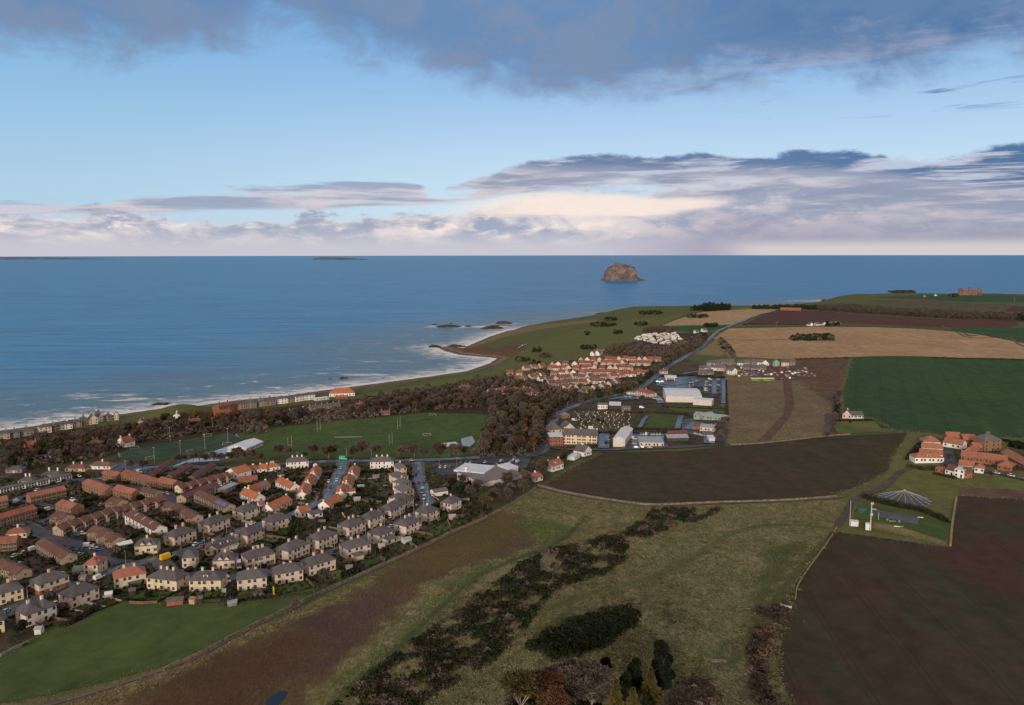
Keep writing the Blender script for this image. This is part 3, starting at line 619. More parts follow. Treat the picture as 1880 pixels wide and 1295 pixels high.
STREET_A = [(-60, 1166), (10, 1125), (85, 1093), (150, 1066), (205, 1048), (250, 1035), (308, 1022), (350, 1010), (393, 994), (432, 978), (483, 961), (536, 946), (562, 933), (592, 918), (606, 900), (618, 882), (625, 864), (630, 848)]
STREET_C = [(767, 849), (768, 872), (771, 888), (779, 905), (785, 920), (781, 934), (767, 944), (745, 954), (719, 968), (685, 983), (651, 997), (625, 1009), (596, 1021), (553, 1038), (510, 1049), (440, 1059), (390, 1062), (343, 1058), (315, 1050), (300, 1038), (296, 1027)]
STREET_B = [(180, 880), (228, 868), (272, 859), (321, 857), (367, 858), (415, 860), (470, 857), (519, 852), (570, 849), (630, 847), (728, 846), (787, 845), (855, 842), (910, 840), (960, 838), (994, 829), (1003, 800), (1012, 778), (1026, 759), (1051, 748), (1083, 737), (1126, 728), (1179, 711), (1211, 686), (1239, 667), (1259, 656), (1285, 641), (1303, 623), (1316, 611), (1340, 600), (1380, 584), (1432, 569)]
STREET_D = [(225, 1034), (196, 1020), (165, 1004), (134, 1000), (102, 989), (68, 975), (44, 963), (10, 951), (-50, 938)]
STREET_E = [(326, 928), (316, 915), (305, 906), (282, 903), (257, 896), (225, 893), (190, 889), (150, 880), (120, 886), (60, 905), (20, 920)]
STREET_F = [(1210, 688), (1240, 690), (1262, 686), (1300, 680), (1340, 668), (1372, 680), (1386, 692)]
ROADS = [(STREET_A, 7.2, ASPH), (STREET_C, 6.2, ASPH), (STREET_B, 7.2, ASPH), (STREET_D, 6.4, DRY), (STREET_E, 5.6, DRY), (STREET_F, 7, ASPH),
 ([(980, 840), (1000, 823), (1040, 826), (1100, 827), (1147, 826), (1240, 823), (1330, 818)], 5.5, DRY),
 ([(990, 826), (1005, 822), (1040, 822)], 5, DRY),
 ([(1108, 824), (1108, 806), (1110, 797)], 9, ASPH), ([(1151, 825), (1154, 806), (1152, 790)], 7, DRY),
 ([(1330, 742), (1331, 715), (1330, 697)], 7, ASPH), ([(1290, 700), (1310, 700), (1312, 725)], 6, ASPH), ([(1213, 706), (1235, 708), (1270, 704), (1290, 698)], 9, ASPH),
 ([(1120, 735), (1170, 728), (1200, 728), (1215, 742)], 8, ASPH), ([(1188, 765), (1180, 775), (1174, 787)], 4, ASPH), ([(1250, 765), (1246, 778), (1243, 789)], 5, ASPH),
 ([(1262, 790), (1278, 778), (1290, 785), (1300, 800), (1302, 816)], 9, ASPH),
 ([(1810, 866), (1840, 873), (1880, 882), (1960, 895)], 6, DRY), ([(1735, 830), (1742, 850), (1760, 862), (1812, 868)], 9, DRY),
 ([(1515, 803), (1520, 780), (1519, 762)], 5, MUD),
 ([(232, 848), (225, 852), (216, 862), (205, 872)], 9, DRY), ([(40, 920), (90, 930), (115, 940), (95, 950), (70, 960)], 5, DRY),
 ([(1064, 722), (1072, 712), (1085, 716)], 6, ASPH), ([(1150, 673), (1140, 664)], 7, DRY), ([(820, 860), (870, 850), (905, 852), (935, 845)], 6, DRY)]
PAVED = []
for i, (ln, wd, m_) in enumerate(ROADS):
    if i < 6: ribbon('pavement', ln, wd + 3.4, PAVE, 2.2)
    ribbon('road', ln, wd, m_, 3.2 + i * .12)
ribbon('road_marking', STREET_A[1:], .22, WHITEP, 6.6, dash=1); ribbon('road_marking', STREET_B[17:], .25, WHITEP, 6.6, dash=1); ribbon('road_marking', STREET_C[:12], .2, WHITEP, 6.6, dash=2)
for ln, wd, m_ in [
 ([(-300, 1380), (100, 1291), (320, 1222), (372, 1200), (440, 1163), (520, 1124), (580, 1094), (640, 1067), (700, 1040), (760, 1013), (826, 981), (880, 958), (903, 946)], 2.2, TRACK),
 ([(985, 893), (1020, 903), (1060, 911), (1120, 921), (1200, 930), (1330, 925), (1450, 921), (1530, 916), (1548, 912)], 2.4, TRACK),
 ([(1536, 968), (1552, 945), (1566, 921), (1590, 908), (1618, 899), (1650, 870), (1676, 860), (1700, 858), (1735, 858)], 4.2, MUD),
 ([(1342, 816), (1400, 812), (1500, 804), (1560, 797), (1640, 794), (1690, 793)], 2.6, TRACK),
 ([(1425, 603), (1432, 590), (1480, 598)], 3, TRACK), ([(1729, 600), (1755, 611), (1782, 622), (1850, 622), (1880, 638), (1960, 660)], 3.5, TRACK),
 ([(1830, 577), (1842, 566), (1860, 563), (1862, 548)], 4, TRACK), ([(1309, 623), (1380, 626), (1452, 624)], 2.5, MUD),
 ([(905, 668), (880, 680), (700, 715), (640, 724)], 2.5, TRACK)]:
    ribbon('path', ln, wd, m_, 2.6)
for nm, pg, m_, lv in [
 ('car_park', [(792, 852), (860, 850), (905, 838), (975, 842), (965, 862), (905, 862), (880, 858), (842, 872), (800, 874)], DRY, 2.9),
 ('car_park', [(1262, 694), (1328, 696), (1326, 724), (1292, 724), (1290, 712), (1262, 710)], DRY, 2.9),
 ('forecourt', [(1205, 695), (1240, 694), (1280, 692), (1270, 712), (1240, 716), (1205, 708)], ASPH, 2.8),
 ('car_park', [(1150, 722), (1195, 724), (1205, 733), (1135, 736)], DRY, 2.9),
 ('yard', [(1158, 798), (1225, 796), (1226, 824), (1156, 826)], ASPH, 2.9),
 ('yard', [(1252, 772), (1268, 770), (1295, 785), (1340, 790), (1330, 815), (1270, 800), (1250, 796)], DRY, 2.7),
 ('yard', [(1008, 800), (1035, 798), (1098, 800), (1098, 818), (1005, 822)], F_['yard'], 2.4),
 ('car_park', [(205, 862), (245, 850), (300, 862), (262, 880), (210, 880)], DRY, 2.4),
 ('parking_court', [(112, 985), (160, 996), (205, 1010), (228, 1028), (196, 1026), (150, 1012), (128, 1008), (150, 1003)], DRY, 2.9),
 ('plaza', [(285, 868), (330, 850), (400, 826), (450, 808), (470, 815), (440, 836), (400, 846), (340, 850), (300, 866)], asphalt('wet concrete apron', (.22, .23, .25), .12, 1.), 2.4),
 ('slab', [(1598, 936), (1690, 952), (1682, 965), (1600, 948)], asphalt('tank roof slab', (.085, .075, .085), .5, .4), 2.2),
 ('slab', [(1110, 815), (1118, 790), (1150, 790), (1098, 790)], F_['yard'], 2.5),
 ('play_court', [(843, 824), (868, 809), (905, 808), (912, 818), (900, 833), (870, 830), (845, 833)][:0] or [(846, 806), (866, 801), (872, 812), (862, 821), (848, 819)], asphalt('pale play surface', (.3, .33, .36), .3, .7), 2.0),
 ('pond', [(489, 1287), (498, 1277), (511, 1270), (526, 1271), (523, 1281), (512, 1288), (508, 1297), (488, 1300)], mat('pond water', (.006, .010, .016), .12, spec=.35), 2.),
]:
    sheet(nm, pg, m_, lv)
# ================================================================ building materials
WALL = dict(
 cream=mat('cream harling', (.64, .515, .425), .9, .10, .35, objrand=.07), yellow=mat('yellow harling', (.66, .545, .38), .9, .09, .35, objrand=.07), white=mat('white render', (.78, .74, .70), .85, .07, .35, objrand=.07),
 pink=mat('pinkish harling', (.62, .46, .37), .9, .10, .35, objrand=.07), beige=mat('beige roughcast', (.40, .30, .225), .9, .10, .3, objrand=.07), brick=mat('brown brick', (.26, .145, .085), .9, .18, .5, bump=.2, objrand=.07),
 grey=mat('grey stone', (.26, .225, .20), .9, .22, .4, bump=.3, objrand=.07), red=mat('red brick', (.30, .11, .07), .9, .18, .5, objrand=.07), stone=mat('sandstone', (.34, .25, .18), .9, .2, .4, bump=.3, objrand=.07),
 pale=mat('pale cladding', (.62, .56, .52), .6, .06, .25, objrand=.07), dark=mat('dark timber', (.06, .045, .035), .9, .2, objrand=.07), green=mat('pale green board', (.26, .33, .27), .8, .12, objrand=.07), buff=mat('buff brick', (.42, .34, .27), .9, .12, .4, objrand=.07),
 blond=mat('blond render', (.60, .49, .40), .9, .1, .4, objrand=.07), purple=mat('purple stone', (.15, .085, .085), .9, .2, .4, objrand=.07))
def roofmat(name, c, c2, sp=.34, rough=.75):
    m_ = bpy.data.materials.new(name); m_.use_nodes = True; t = NT(m_.node_tree); b = m_.node_tree.nodes['Principled BSDF']
    tcn = t.new('ShaderNodeTexCoord').outputs['Object']; s_ = t.new('ShaderNodeSeparateXYZ'); t.put(s_.inputs[0], tcn)
    a = t.noise(tcn, .45, 5, .65, .3); a2 = t.noise(t.mapping(tcn, (1, 1, 2)), 3.2, 4, .7)
    cc = t.mix(t.ss(a, .34, .66), c, c2)
    ln = t.ss(t.m('ABSOLUTE', t.m('SUBTRACT', t.m('FRACT', t.m('DIVIDE', s_.outputs[2], sp)), .5)), .30, .5, 1.06, .72)
    f = t.m('MULTIPLY', t.ss(a2, .25, .75, .78, 1.22), ln)
    r = t.new('ShaderNodeObjectInfo').outputs['Random']; f = t.m('MULTIPLY', f, t.m('ADD', .88, t.m('MULTIPLY', r, .24)))
    t.put(b.inputs['Base Color'], t.mix(1., cc, t.comb(f, f, f), 'MULTIPLY')); b.inputs['Roughness'].default_value = rough
    bn = t.new('ShaderNodeBump'); bn.inputs['Strength'].default_value = .35; bn.inputs['Distance'].default_value = .15; t.put(bn.inputs['Height'], t.m('ADD', a2, ln)); t.put(b.inputs['Normal'], bn.outputs[0])
    return m_
ROOF = dict(
 slate=roofmat('slate', (.105, .092, .096), (.075, .066, .072), .3, .62), orange=roofmat('orange pantile', (.42, .145, .062), (.30, .098, .046)), brown=roofmat('brown tile', (.140, .060, .042), (.105, .046, .034)),
 maroon=roofmat('maroon tile', (.150, .048, .046), (.11, .040, .036)), salmon=roofmat('salmon tile', (.32, .118, .078), (.245, .094, .064)), rust=roofmat('rust tile', (.28, .088, .058), (.20, .070, .05)),
 pinkred=roofmat('pink red tile', (.36, .12, .09), (.28, .095, .07)), plum=roofmat('plum tile', (.185, .085, .066), (.14, .066, .054)), grey=roofmat('grey slate', (.13, .12, .125), (.095, .09, .095), .3),
 felt=mat('roof felt', (.18, .165, .165), .7, .12), metal=mat('pale metal roof', (.62, .64, .70), .42, .08, .2, spec=.5), mid=mat('grey metal roof', (.30, .32, .36), .4, .1, .2, spec=.5), farm=roofmat('farm pantile', (.38, .150, .085), (.28, .108, .064)),
 estate=roofmat('estate tile', (.24, .084, .056), (.175, .062, .044)), estbr=roofmat('estate brown tile', (.15, .082, .064), (.115, .066, .054)))
GLASS = mat('window glass', (.018, .018, .024), .12, spec=.6); FRAME = mat('white frame', (.40, .38, .36), .6); DFRAME = mat('dark frame', (.07, .05, .045), .6)
POT = mat('clay', (.30, .15, .10), .9); DOORS = [mat('door %s' % k, c, .5) for k, c in (('brown', (.10, .045, .03)), ('navy', (.02, .03, .07)), ('white', (.6, .6, .58)), ('red', (.25, .03, .03)), ('green', (.02, .08, .05)))]
_mc = {}
def wmesh(w_, h_, dark=False):
    w_ *= 1.15; h_ *= 1.15     # one sash window standing proud of the wall; local +y points into the wall
    k = ('w', round(w_, 1), round(h_, 1), dark)
    if k not in _mc:
        b = MB(); b.cur = 0; f = .055; fr = .05
        for (x0, x1, z0, z1) in ((-w_ / 2, -w_ / 2 + f, 0, h_), (w_ / 2 - f, w_ / 2, 0, h_), (-w_ / 2 + f, w_ / 2 - f, 0, f), (-w_ / 2 + f, w_ / 2 - f, h_ - f, h_), (-w_ / 2 + f, w_ / 2 - f, h_ * .5 - .04, h_ * .5 + .04)): b.box(x0, x1, -fr, .02, z0, z1)
        if w_ > 1.5: b.box(-.05, .05, -fr + .004, .02, f, h_ - f)
        b.cur = 1; b.box(-w_ / 2 + .02, w_ / 2 - .02, -.02, .03, .02, h_ - .02)
        _mc[k] = b.mesh('window', [DFRAME if dark else FRAME, GLASS])
    return _mc[k]
def dmesh(i):
    k = ('d', i)
    if k not in _mc: b = MB(); b.box(-.5, .5, -.07, .02, 0, 2.1); b.cur = 1; b.box(-.62, .62, -.04, .03, 0, 2.22); _mc[k] = b.mesh('door', [DOORS[i], FRAME])
    return _mc[k]
def chmesh(h_, wc, w_=.95):
    k = ('c', round(h_, 1), wc, w_)
    if k not in _mc:
        b = MB(); b.box(-w_ / 2, w_ / 2, -.4, .4, -1.0, h_); b.box(-w_ / 2 - .07, w_ / 2 + .07, -.47, .47, h_, h_ + .14); b.cur = 1
        for i in range(3): b.tube(((i - 1) * w_ * .3, 0, h_ + .14), ((i - 1) * w_ * .3, 0, h_ + .5), .14, .12, 6)
        _mc[k] = b.mesh('chimney', [WALL[wc], POT])
    return _mc[k]
def put(me, name, parent, loc, rz=0, label=None):
    o = link(name, me, parent); o.location = loc; o.rotation_euler = (0, 0, rz)
    if label: o['label'] = label
    return o
HOUSES = []
def house(a, b, D, label, wall='cream', roof='slate', kind='hip', h=5.3, rh=None, name='house', cat='house', group=None, ch=2, chw=None, nw=None, sw=1, win=1, oh=.35, door=1, ridge='x', dorm=0, gab=0, world=None, ww=1.15, chh=1.1, low=None, solar=0, maxd=1e9, base=None, skip=0):
    """a, b: ends of the foot of the wall that faces the camera side; D: depth away from it"""
    A, B = (P(*a), P(*b)) if world is None else (Vector((*world[0], 0)), Vector((*world[1], 0)))
    d = Vector((B.x - A.x, B.y - A.y, 0)); L = d.length; u = d / L; nrm = Vector((-u.y, u.x, 0))
    c = Vector((A.x, A.y, 0)) + u * L / 2 + nrm * D / 2
    zs = [Z(*(c + u * sx_ * L / 2 + nrm * sy_ * D / 2)[:2]) for sx_ in (-1, 1) for sy_ in (-1, 1)]; zb = sum(zs) / 4 if base is None else base
    t = empty(name, (c.x, c.y, zb), math.atan2(u.y, u.x), label, cat, group)
    dist = c.length; X, Y = L / 2, D / 2
    if rh is None: rh = (D if ridge == 'x' else L) * .5 * .62
    wm, rm = WALL[wall], ROOF[roof]
    w_ = MB(); zl = -2.2
    if low: w_.cur = 1; w_.box(-X - .012, X + .012, -Y - .012, Y + .012, zl, h * .46); w_.cur = 0
    w_.box(-X, X, -Y, Y, zl, h)
    g = .25
    r = MB()
    if kind == 'hip':
        m_ = min(X, Y); rx = max(X - Y, 0) if ridge == 'x' else 0; ry = max(Y - X, 0) if X < Y else 0
        if X < Y: rx = 0
        e = oh; z0 = h - .02
        lo = [(-X - e, -Y - e, z0), (X + e, -Y - e, z0), (X + e, Y + e, z0), (-X - e, Y + e, z0)]
        up = [(x, y, z0 + .18) for x, y, z in lo]; tp = [(-rx, -ry, h + rh), (rx, -ry, h + rh), (rx, ry, h + rh), (-rx, ry, h + rh)]
        k = len(r.v); r.v += lo + up; r.f.append((3, 2, 1, 0)); r.mi.append(0)
        for i in range(4): r.f.append((i, (i + 1) % 4, 4 + (i + 1) % 4, 4 + i)); r.mi.append(0)
        if ry == 0 and rx > .01:
            r.v += [tp[0], tp[1]]; r.f += [(4, 5, 9, 8), (5, 6, 9), (6, 7, 8, 9), (7, 4, 8)]; r.mi += [0] * 4
        elif ry > .01:
            r.v += [tp[0], tp[2]]; r.f += [(4, 5, 8), (5, 6, 9, 8), (6, 7, 9), (7, 4, 8, 9)]; r.mi += [0] * 4
        else:
            r.v += [(0, 0, h + rh)]; r.f += [(4, 5, 8), (5, 6, 8), (6, 7, 8), (7, 4, 8)]; r.mi += [0] * 4
    elif kind == 'gable':
        if ridge == 'x':
            w_.face([(-X, -Y, h), (-X, Y, h), (-X, 0, h + rh)]); w_.face([(X, -Y, h), (X, 0, h + rh), (X, Y, h)])
            s_ = rh / Y; pf = [(-Y - oh, h - oh * s_), (0, h + rh), (Y + oh, h - oh * s_)]; th = .2
            for (y0, z0), (y1, z1) in ((pf[0], pf[1]), (pf[1], pf[2])):
                r.loft([[(x, y0, z0 + .02), (x, y1, z1 + .02), (x, y1, z1 + th), (x, y0, z0 + th)] for x in (-X - g, X + g)])
        else:
            w_.face([(-X, -Y, h), (0, -Y, h + rh), (X, -Y, h)]); w_.face([(-X, Y, h), (X, Y, h), (0, Y, h + rh)])
            s_ = rh / X; pf = [(-X - oh, h - oh * s_), (0, h + rh), (X + oh, h - oh * s_)]; th = .2
            for (x0, z0), (x1, z1) in ((pf[0], pf[1]), (pf[1], pf[2])):
                r.loft([[(x0, y, z0 + .02), (x1, y, z1 + .02), (x1, y, z1 + th), (x0, y, z0 + th)] for y in (-Y - g, Y + g)])
    elif kind == 'flat':
        r.box(-X - .2, X + .2, -Y - .2, Y + .2, h, h + .3); rh = .3
    elif kind == 'mono':
        w_.loft([[(x, -Y, h), (x, Y, h), (x, Y, h + rh)] for x in (-X, X)])
        r.loft([[(x, -Y - .4, h - .05), (x, Y + .4, h + rh + .05), (x, Y + .4, h + rh + .3), (x, -Y - .4, h + .2)] for x in (-X - .3, X + .3)])
    for i in range(gab):        # small gablets through the eaves on the front
        gxp = (-X + (i + .5) * L / gab) * .62; gw, gh = 1.5, 2.0
        w_.loft([[(gxp - gw, y, h - .3), (gxp + gw, y, h - .3), (gxp + gw, y, h + .1), (gxp, y, h + gh), (gxp - gw, y, h + .1)] for y in (-Y - .03, -Y + 1.6)])
        for sg in (-1, 1): r.loft([[(gxp + sg * (gw + .3), y, h - .1), (gxp, y, h + gh + .03), (gxp, y, h + gh + .25), (gxp + sg * (gw + .3), y, h + .12)] for y in (-Y - .25, -Y + 3.0)])
    w_.build('wall', [wm, WALL['red']] if low else wm, t); ro = r.build('roof', rm, t)
    if solar: s__ = rh / Y; b_ = MB(); b_.loft([[(x, -Y * .85, h + rh * .15 + .24), (x, -Y * .25, h + rh * .75 + .24), (x, -Y * .25, h + rh * .75 + .34), (x, -Y * .85, h + rh * .15 + .34)] for x in (X * .25, X * .85)]); b_.build('solar_panel', mat('solar glass', (.10, .13, .22), .15, spec=.8), t)
    for i in range(dorm):
        xx = -X * .7 + 1.4 * X * (i + .5) / dorm; b_ = MB(); yy = -Y * .62; zz = h + rh * .3
        b_.box(xx - 1., xx + 1., yy - .5, yy + 2.2, zz - .6, zz + 1.2); dd = b_.build('dormer', WALL['white'], t); b2 = MB(); b2.box(xx - 1.15, xx + 1.15, yy - .65, yy + 2.4, zz + 1.2, zz + 1.4); b2.build('roof', rm, dd)
        put(wmesh(1.3, .9), 'window', dd, (xx, yy - .5, zz))
    # chimneys on the ridge
    cw = chw or wall
    for i in range(ch):
        f_ = [-.0] if ch == 1 else [(-1 + 2 * i / (ch - 1))]
        q = f_[0] if ch > 1 else .0
        if kind == 'hip': px_, py_ = (q * max(X - Y, .1) * .95, 0) if X >= Y else (0, q * (Y - X) * .95)
        elif ridge == 'x': px_, py_ = q * (X - .35), 0
        else: px_, py_ = 0, q * (Y - .35)
        put(chmesh(chh, cw), 'chimney', ro, (px_, py_, h + rh), 0 if ridge == 'x' or kind == 'hip' else math.pi / 2)
    if win and dist < maxd:
        nf = nw or max(2, round(L / (2.9 if dist < 650 else 4.2))); st = max(1, int(h / 2.5)); fh = h / st
        for s__ in range(st):
            for i in range(nf):
                if (i + skip) % 5 == 4 and s__: continue
                if s__ == 0 and door and i % 4 == 1 and dist < 750: put(dmesh((i + int(L * 7)) % 3), 'door', t, (-X + (i + .5) * L / nf, -Y - .012 if low else -Y, 0)); continue
                put(wmesh(ww, 1.25), 'window', t, (-X + (i + .5 + (.14 if (i % 2) else -.08)) * L / nf, -Y - (.012 if low and s__ == 0 else 0), s__ * fh + fh * .36))
            if st == 2 or kind == 'gable':
                for k in range(sw):
                    yy = -Y + (k + .5 + .1) * D / sw
                    for sg in (-1, 1):
                        put(wmesh(1., 1.2), 'window', t, (sg * X, yy, s__ * fh + fh * .38), sg * math.pi / 2)
        for i in range(max(2, nf // 2)): put(wmesh(ww, 1.25), 'window', t, (-X + (i + .5) * L / max(2, nf // 2), Y, (st - 1) * fh + fh * .36), math.pi)
    HOUSES.append((c, L, D, math.atan2(u.y, u.x)))
    return t, (X, Y, h, rh), ro
def terrace(a, b, D, label, wall, roof, n_, h=5.0, rh=2.0, step=.0, jut=1.0, name='terrace', group=None, world=None, bay=True, chm=0, endw=None, solar=0, party=False):
    """a row of joined houses built as one block: n_ units, each a little proud of or behind its neighbour"""
    A, B = (P(*a), P(*b)); d = Vector((B.x - A.x, B.y - A.y, 0)); L = d.length; u = d / L; nrm = Vector((-u.y, u.x, 0))
    c = Vector((A.x, A.y, 0)) + u * L / 2 + nrm * D / 2; zb = Z(c.x, c.y)
    t = empty(name, (c.x, c.y, zb), math.atan2(u.y, u.x), label, 'terrace', group)
    X, Y, U = L / 2, D / 2, L / n_
    for i in range(n_):
        x0, x1 = -X + i * U, -X + (i + 1) * U; dy = jut * ((i % 2) * .8); dz = step * ((i % 3) - 1); hh = h + dz; e = .003 * (i % 2)
        w_ = MB(); w_.box(x0, x1, -Y + dy, Y + dy, -2.4, hh); w_.face([(x0, -Y + dy, hh), (x0, Y + dy, hh), (x0, dy, hh + rh)]); w_.face([(x1, -Y + dy, hh), (x1, dy, hh + rh), (x1, Y + dy, hh)])
        w_.build('wall', WALL[endw if (endw and i == 0) else wall], t)
        r = MB(); s_ = rh / Y
        for (y0, z0), (y1, z1) in (((-Y - .3, hh - .3 * s_), (0, hh + rh)), ((0, hh + rh), (Y + .3, hh - .3 * s_))):
            r.loft([[(x, y0 + dy, z0 + .02), (x, y1 + dy, z1 + .02), (x, y1 + dy, z1 + .2), (x, y0 + dy, z0 + .2)] for x in (x0 - (.2 if i == 0 else e), x1 + (.2 if i == n_ - 1 else e))])
        ro = r.build('roof', ROOF[roof], t)
        if party: b_ = MB(); b_.loft([[(x, -Y - .35 + dy, hh - .1), (x, dy, hh + rh + .32), (x, Y + .35 + dy, hh - .1), (x, dy, hh + rh)] for x in (x1 - .18, x1 + .18)]); b_.build('party_wall', WALL['white'], t)
        if bay and i % 2 == 0:
            b_ = MB(); b_.box(x0 + U * .12, x0 + U * .6, -Y + dy - 1.1, -Y + dy, -2, hh - .35); q = b_.build('porch', WALL[wall], t); b_ = MB(); b_.loft([[(x, -Y + dy - 1.3, hh - .4), (x, -Y + dy + .3, hh + .1), (x, -Y + dy + .3, hh + .3), (x, -Y + dy - 1.3, hh - .2)] for x in (x0 + U * .08, x0 + U * .64)]); b_.build('roof', ROOF[roof], q)
            put(wmesh(1.2, 1.1), 'window', q, (x0 + U * .36, -Y + dy - 1.1, hh * .62)); put(dmesh(i % 3), 'door', q, (x0 + U * .36, -Y + dy - 1.1, 0)); xs = [x0 + U * .82]
        else: xs = [x0 + U * .28, x0 + U * .74]
        for x in xs:
            for z in (hh * .16, hh * .60): put(wmesh(1.3, 1.15), 'window', t, (x, -Y + dy, z))
        if chm and i % chm == 0: put(chmesh(.7, wall), 'chimney', ro, (x0 + .6, dy, hh + rh))
        if solar and i >= n_ - 2: b_ = MB(); b_.loft([[(x, -Y * .85 + dy, hh + rh * .15 + .23), (x, -Y * .2 + dy, hh + rh * .8 + .23), (x, -Y * .2 + dy, hh + rh * .8 + .33), (x, -Y * .85 + dy, hh + rh * .15 + .33)] for x in (x0 + .3, x1 - .3)]); b_.build('solar_panel', mat('solar glass', (.16, .20, .32), .15, spec=.8), t)
        if i in (0, n_ - 1): sg = -1 if i == 0 else 1; put(wmesh(.9, 1.), 'window', t, (sg * X, dy + .6, hh * .6), sg * math.pi / 2)
    HOUSES.append((c, L, D, math.atan2(u.y, u.x)))
    return t
# ================================================================ the near housing scheme: cream blocks with hipped slate roofs
NEAR = [
 ((210, 1082), (268, 1071), 8.5, 'cream two-storey block with an orange roof beside the green pasture', dict(roof='salmon', wall='yellow')),
 ((269, 1081), (324, 1085), 9, 'long yellow-cream block with slate roof and three chimneys, right of the orange-roofed block', dict(wall='yellow', ch=3)),
 ((347, 1086), (405, 1084), 9, 'cream block with slate roof, a dormer and rooflights, left of the narrow lane', dict(wall='yellow', dorm=1)),
 ((435, 1085), (489, 1079), 9, 'cream block with slate roof just right of the narrow lane above the pasture', dict(ch=2, chh=.3)),
 ((507, 1074), (556, 1065), 9, 'cream block with low chimneys beside the yellow garden slide', dict(chh=.3)),
 ((568, 1058), (616, 1045), 9, 'cream block with two chimneys behind the round bare tree at the field wall', dict()),
 ((637, 1027), (680, 1016), 9, 'cream block with a small hipped porch in its garden front, near the field wall', dict()),
 ((696, 1001), (724, 990), 9, 'small cream block with one chimney beside a green garden shed', dict(ch=1)),
 ((745, 984), (773, 972), 9, 'cream block at the bend of the crescent with a square green lawn to its right', dict()),
 ((783, 960), (806, 951), 8.5, 'cream block with a single chimney on the corner opposite the white van', dict(ch=1)),
 ((808, 938), (828, 941), 11, 'cream block standing alone right of the crescent in front of the dark trees', dict(ch=1)),
 ((640, 986), (670, 974), 9, 'cream block with two chimneys, middle of the upper side of the crescent', dict()),
 ((679, 971), (706, 959), 8.5, 'block whose right half is painted white, upper side of the crescent', dict(ch=1)),
 ((717, 954), (743, 940), 9, 'cream block where the crescent bends up towards the playing field', dict()),
 ((529, 1030), (568, 1015), 9, 'cream block with a dark shrub at its front corner, above the crescent', dict()),
 ((585, 1010), (619, 996), 9, 'cream block above the crescent with a yellow-green bush at its foot', dict()),
 ((454, 1045), (505, 1034), 9, 'broad cream block with paired windows and three chimneys, beside the parked white campervan', dict(ch=3, ww=1.6)),
 ((390, 1046), (430, 1044), 8, 'cream house with two small gablets in its slate roof, left of the white campervan', dict(gab=2, ch=1, h=4.6, ww=1.4)),
 ((334, 1043), (359, 1041), 8, 'small square cream house with a pyramid slate roof on the round green', dict(ch=0, rh=3)),
 ((247, 1019), (288, 1015), 8, 'yellow house with two gablets beside the road junction and the yellow van', dict(gab=2, ch=1, wall='yellow', h=4.8, ww=1.5)),
 ((320, 1003), (360, 990), 9, 'pinkish-cream block with tall chimneys, between the brown terraces and the street', dict(wall='pink', chh=1.6)),
 ((454, 1000), (485, 987), 9, 'cream block with two tall pink chimneys on the lower side of the street', dict(wall='pink', chh=1.8)),
 ((384, 980), (422, 967), 9, 'pinkish block on the upper side of the street left of the red shed', dict(wall='pink', chh=1.4)),
 ((445, 956), (477, 946), 9, 'cream block just below the red-roofed shed and the white cottages', dict(chh=1.3)),
 ((499, 976), (534, 965), 9, 'cream block left of the tall dark evergreen', dict(ch=0)),
 ((744, 935), (759, 929), 13, 'lowest of the joined cream houses climbing the inner side of the crescent', dict(ch=0)),
 ((736, 917), (760, 913), 12, 'grey-roofed cream house, second from the bottom of the stepped row', dict(ch=0, roof='grey')),
 ((738, 903), (755, 898), 9, 'middle house of the stepped cream row inside the crescent', dict(ch=1, roof='grey')),
 ((728, 891), (749, 887), 11, 'second house from the top of the stepped cream row', dict(ch=1, roof='grey')),
 ((730, 873), (746, 871), 11, 'topmost house of the stepped cream row, nearest the playing field', dict(ch=1, roof='grey')),
 ((679, 861), (722, 859), 9, 'white block with grey roof backing the playing field, right of the cottage street mouth', dict(wall='white', ch=3, roof='grey', ww=.9)),
 ((525, 862), (566, 858), 9, 'white block with grey roof by the playing field, left of the street mouth', dict(wall='white', ch=3, roof='grey', ww=.9)),
 ((398, 1018), (435, 1007), 7.5, 'cream house with a white box dormer and grey lean-to, between two streets', dict(kind='gable', dorm=2, h=3.6, wall='yellow', ch=2)),
 ((0, 1110), (43, 1099), 9, 'cream block at the left edge above a brown yard, opposite the white-ended row', dict(wall='yellow')),
 ((72, 1093), (127, 1076), 9, 'block with cream upper storey over red brick beside the red car', dict(low=1, ch=1)),
 ((48, 1151), (78, 1141), 9, 'cream left half of the long slate-roofed row beside the big dark bush', dict(ch=1)),
 ((78.4, 1141), (104, 1131), 9, 'white-painted right half of the long slate-roofed row', dict(wall='white', ch=1)),
 ((131, 1117), (182, 1098), 9, 'cream block at the corner of the pasture below the junction', dict(ch=1, chh=.4)),
 ((153, 1056), (179, 1055), 9, 'cream house with a pink-red hipped roof and white porch at the junction', dict(roof='pinkred', ch=1, wall='yellow')),
 ((-30, 1168), (8, 1160), 9, 'cream block cut by the left edge below the street', dict(wall='yellow')),
]
for a, b, D, lab, kw in NEAR: house(a, b, D, lab, **dict(dict(rh=3.1, maxd=1e9), **kw), name='council_house' if 0 else 'house', group='cream blocks of the near housing scheme')
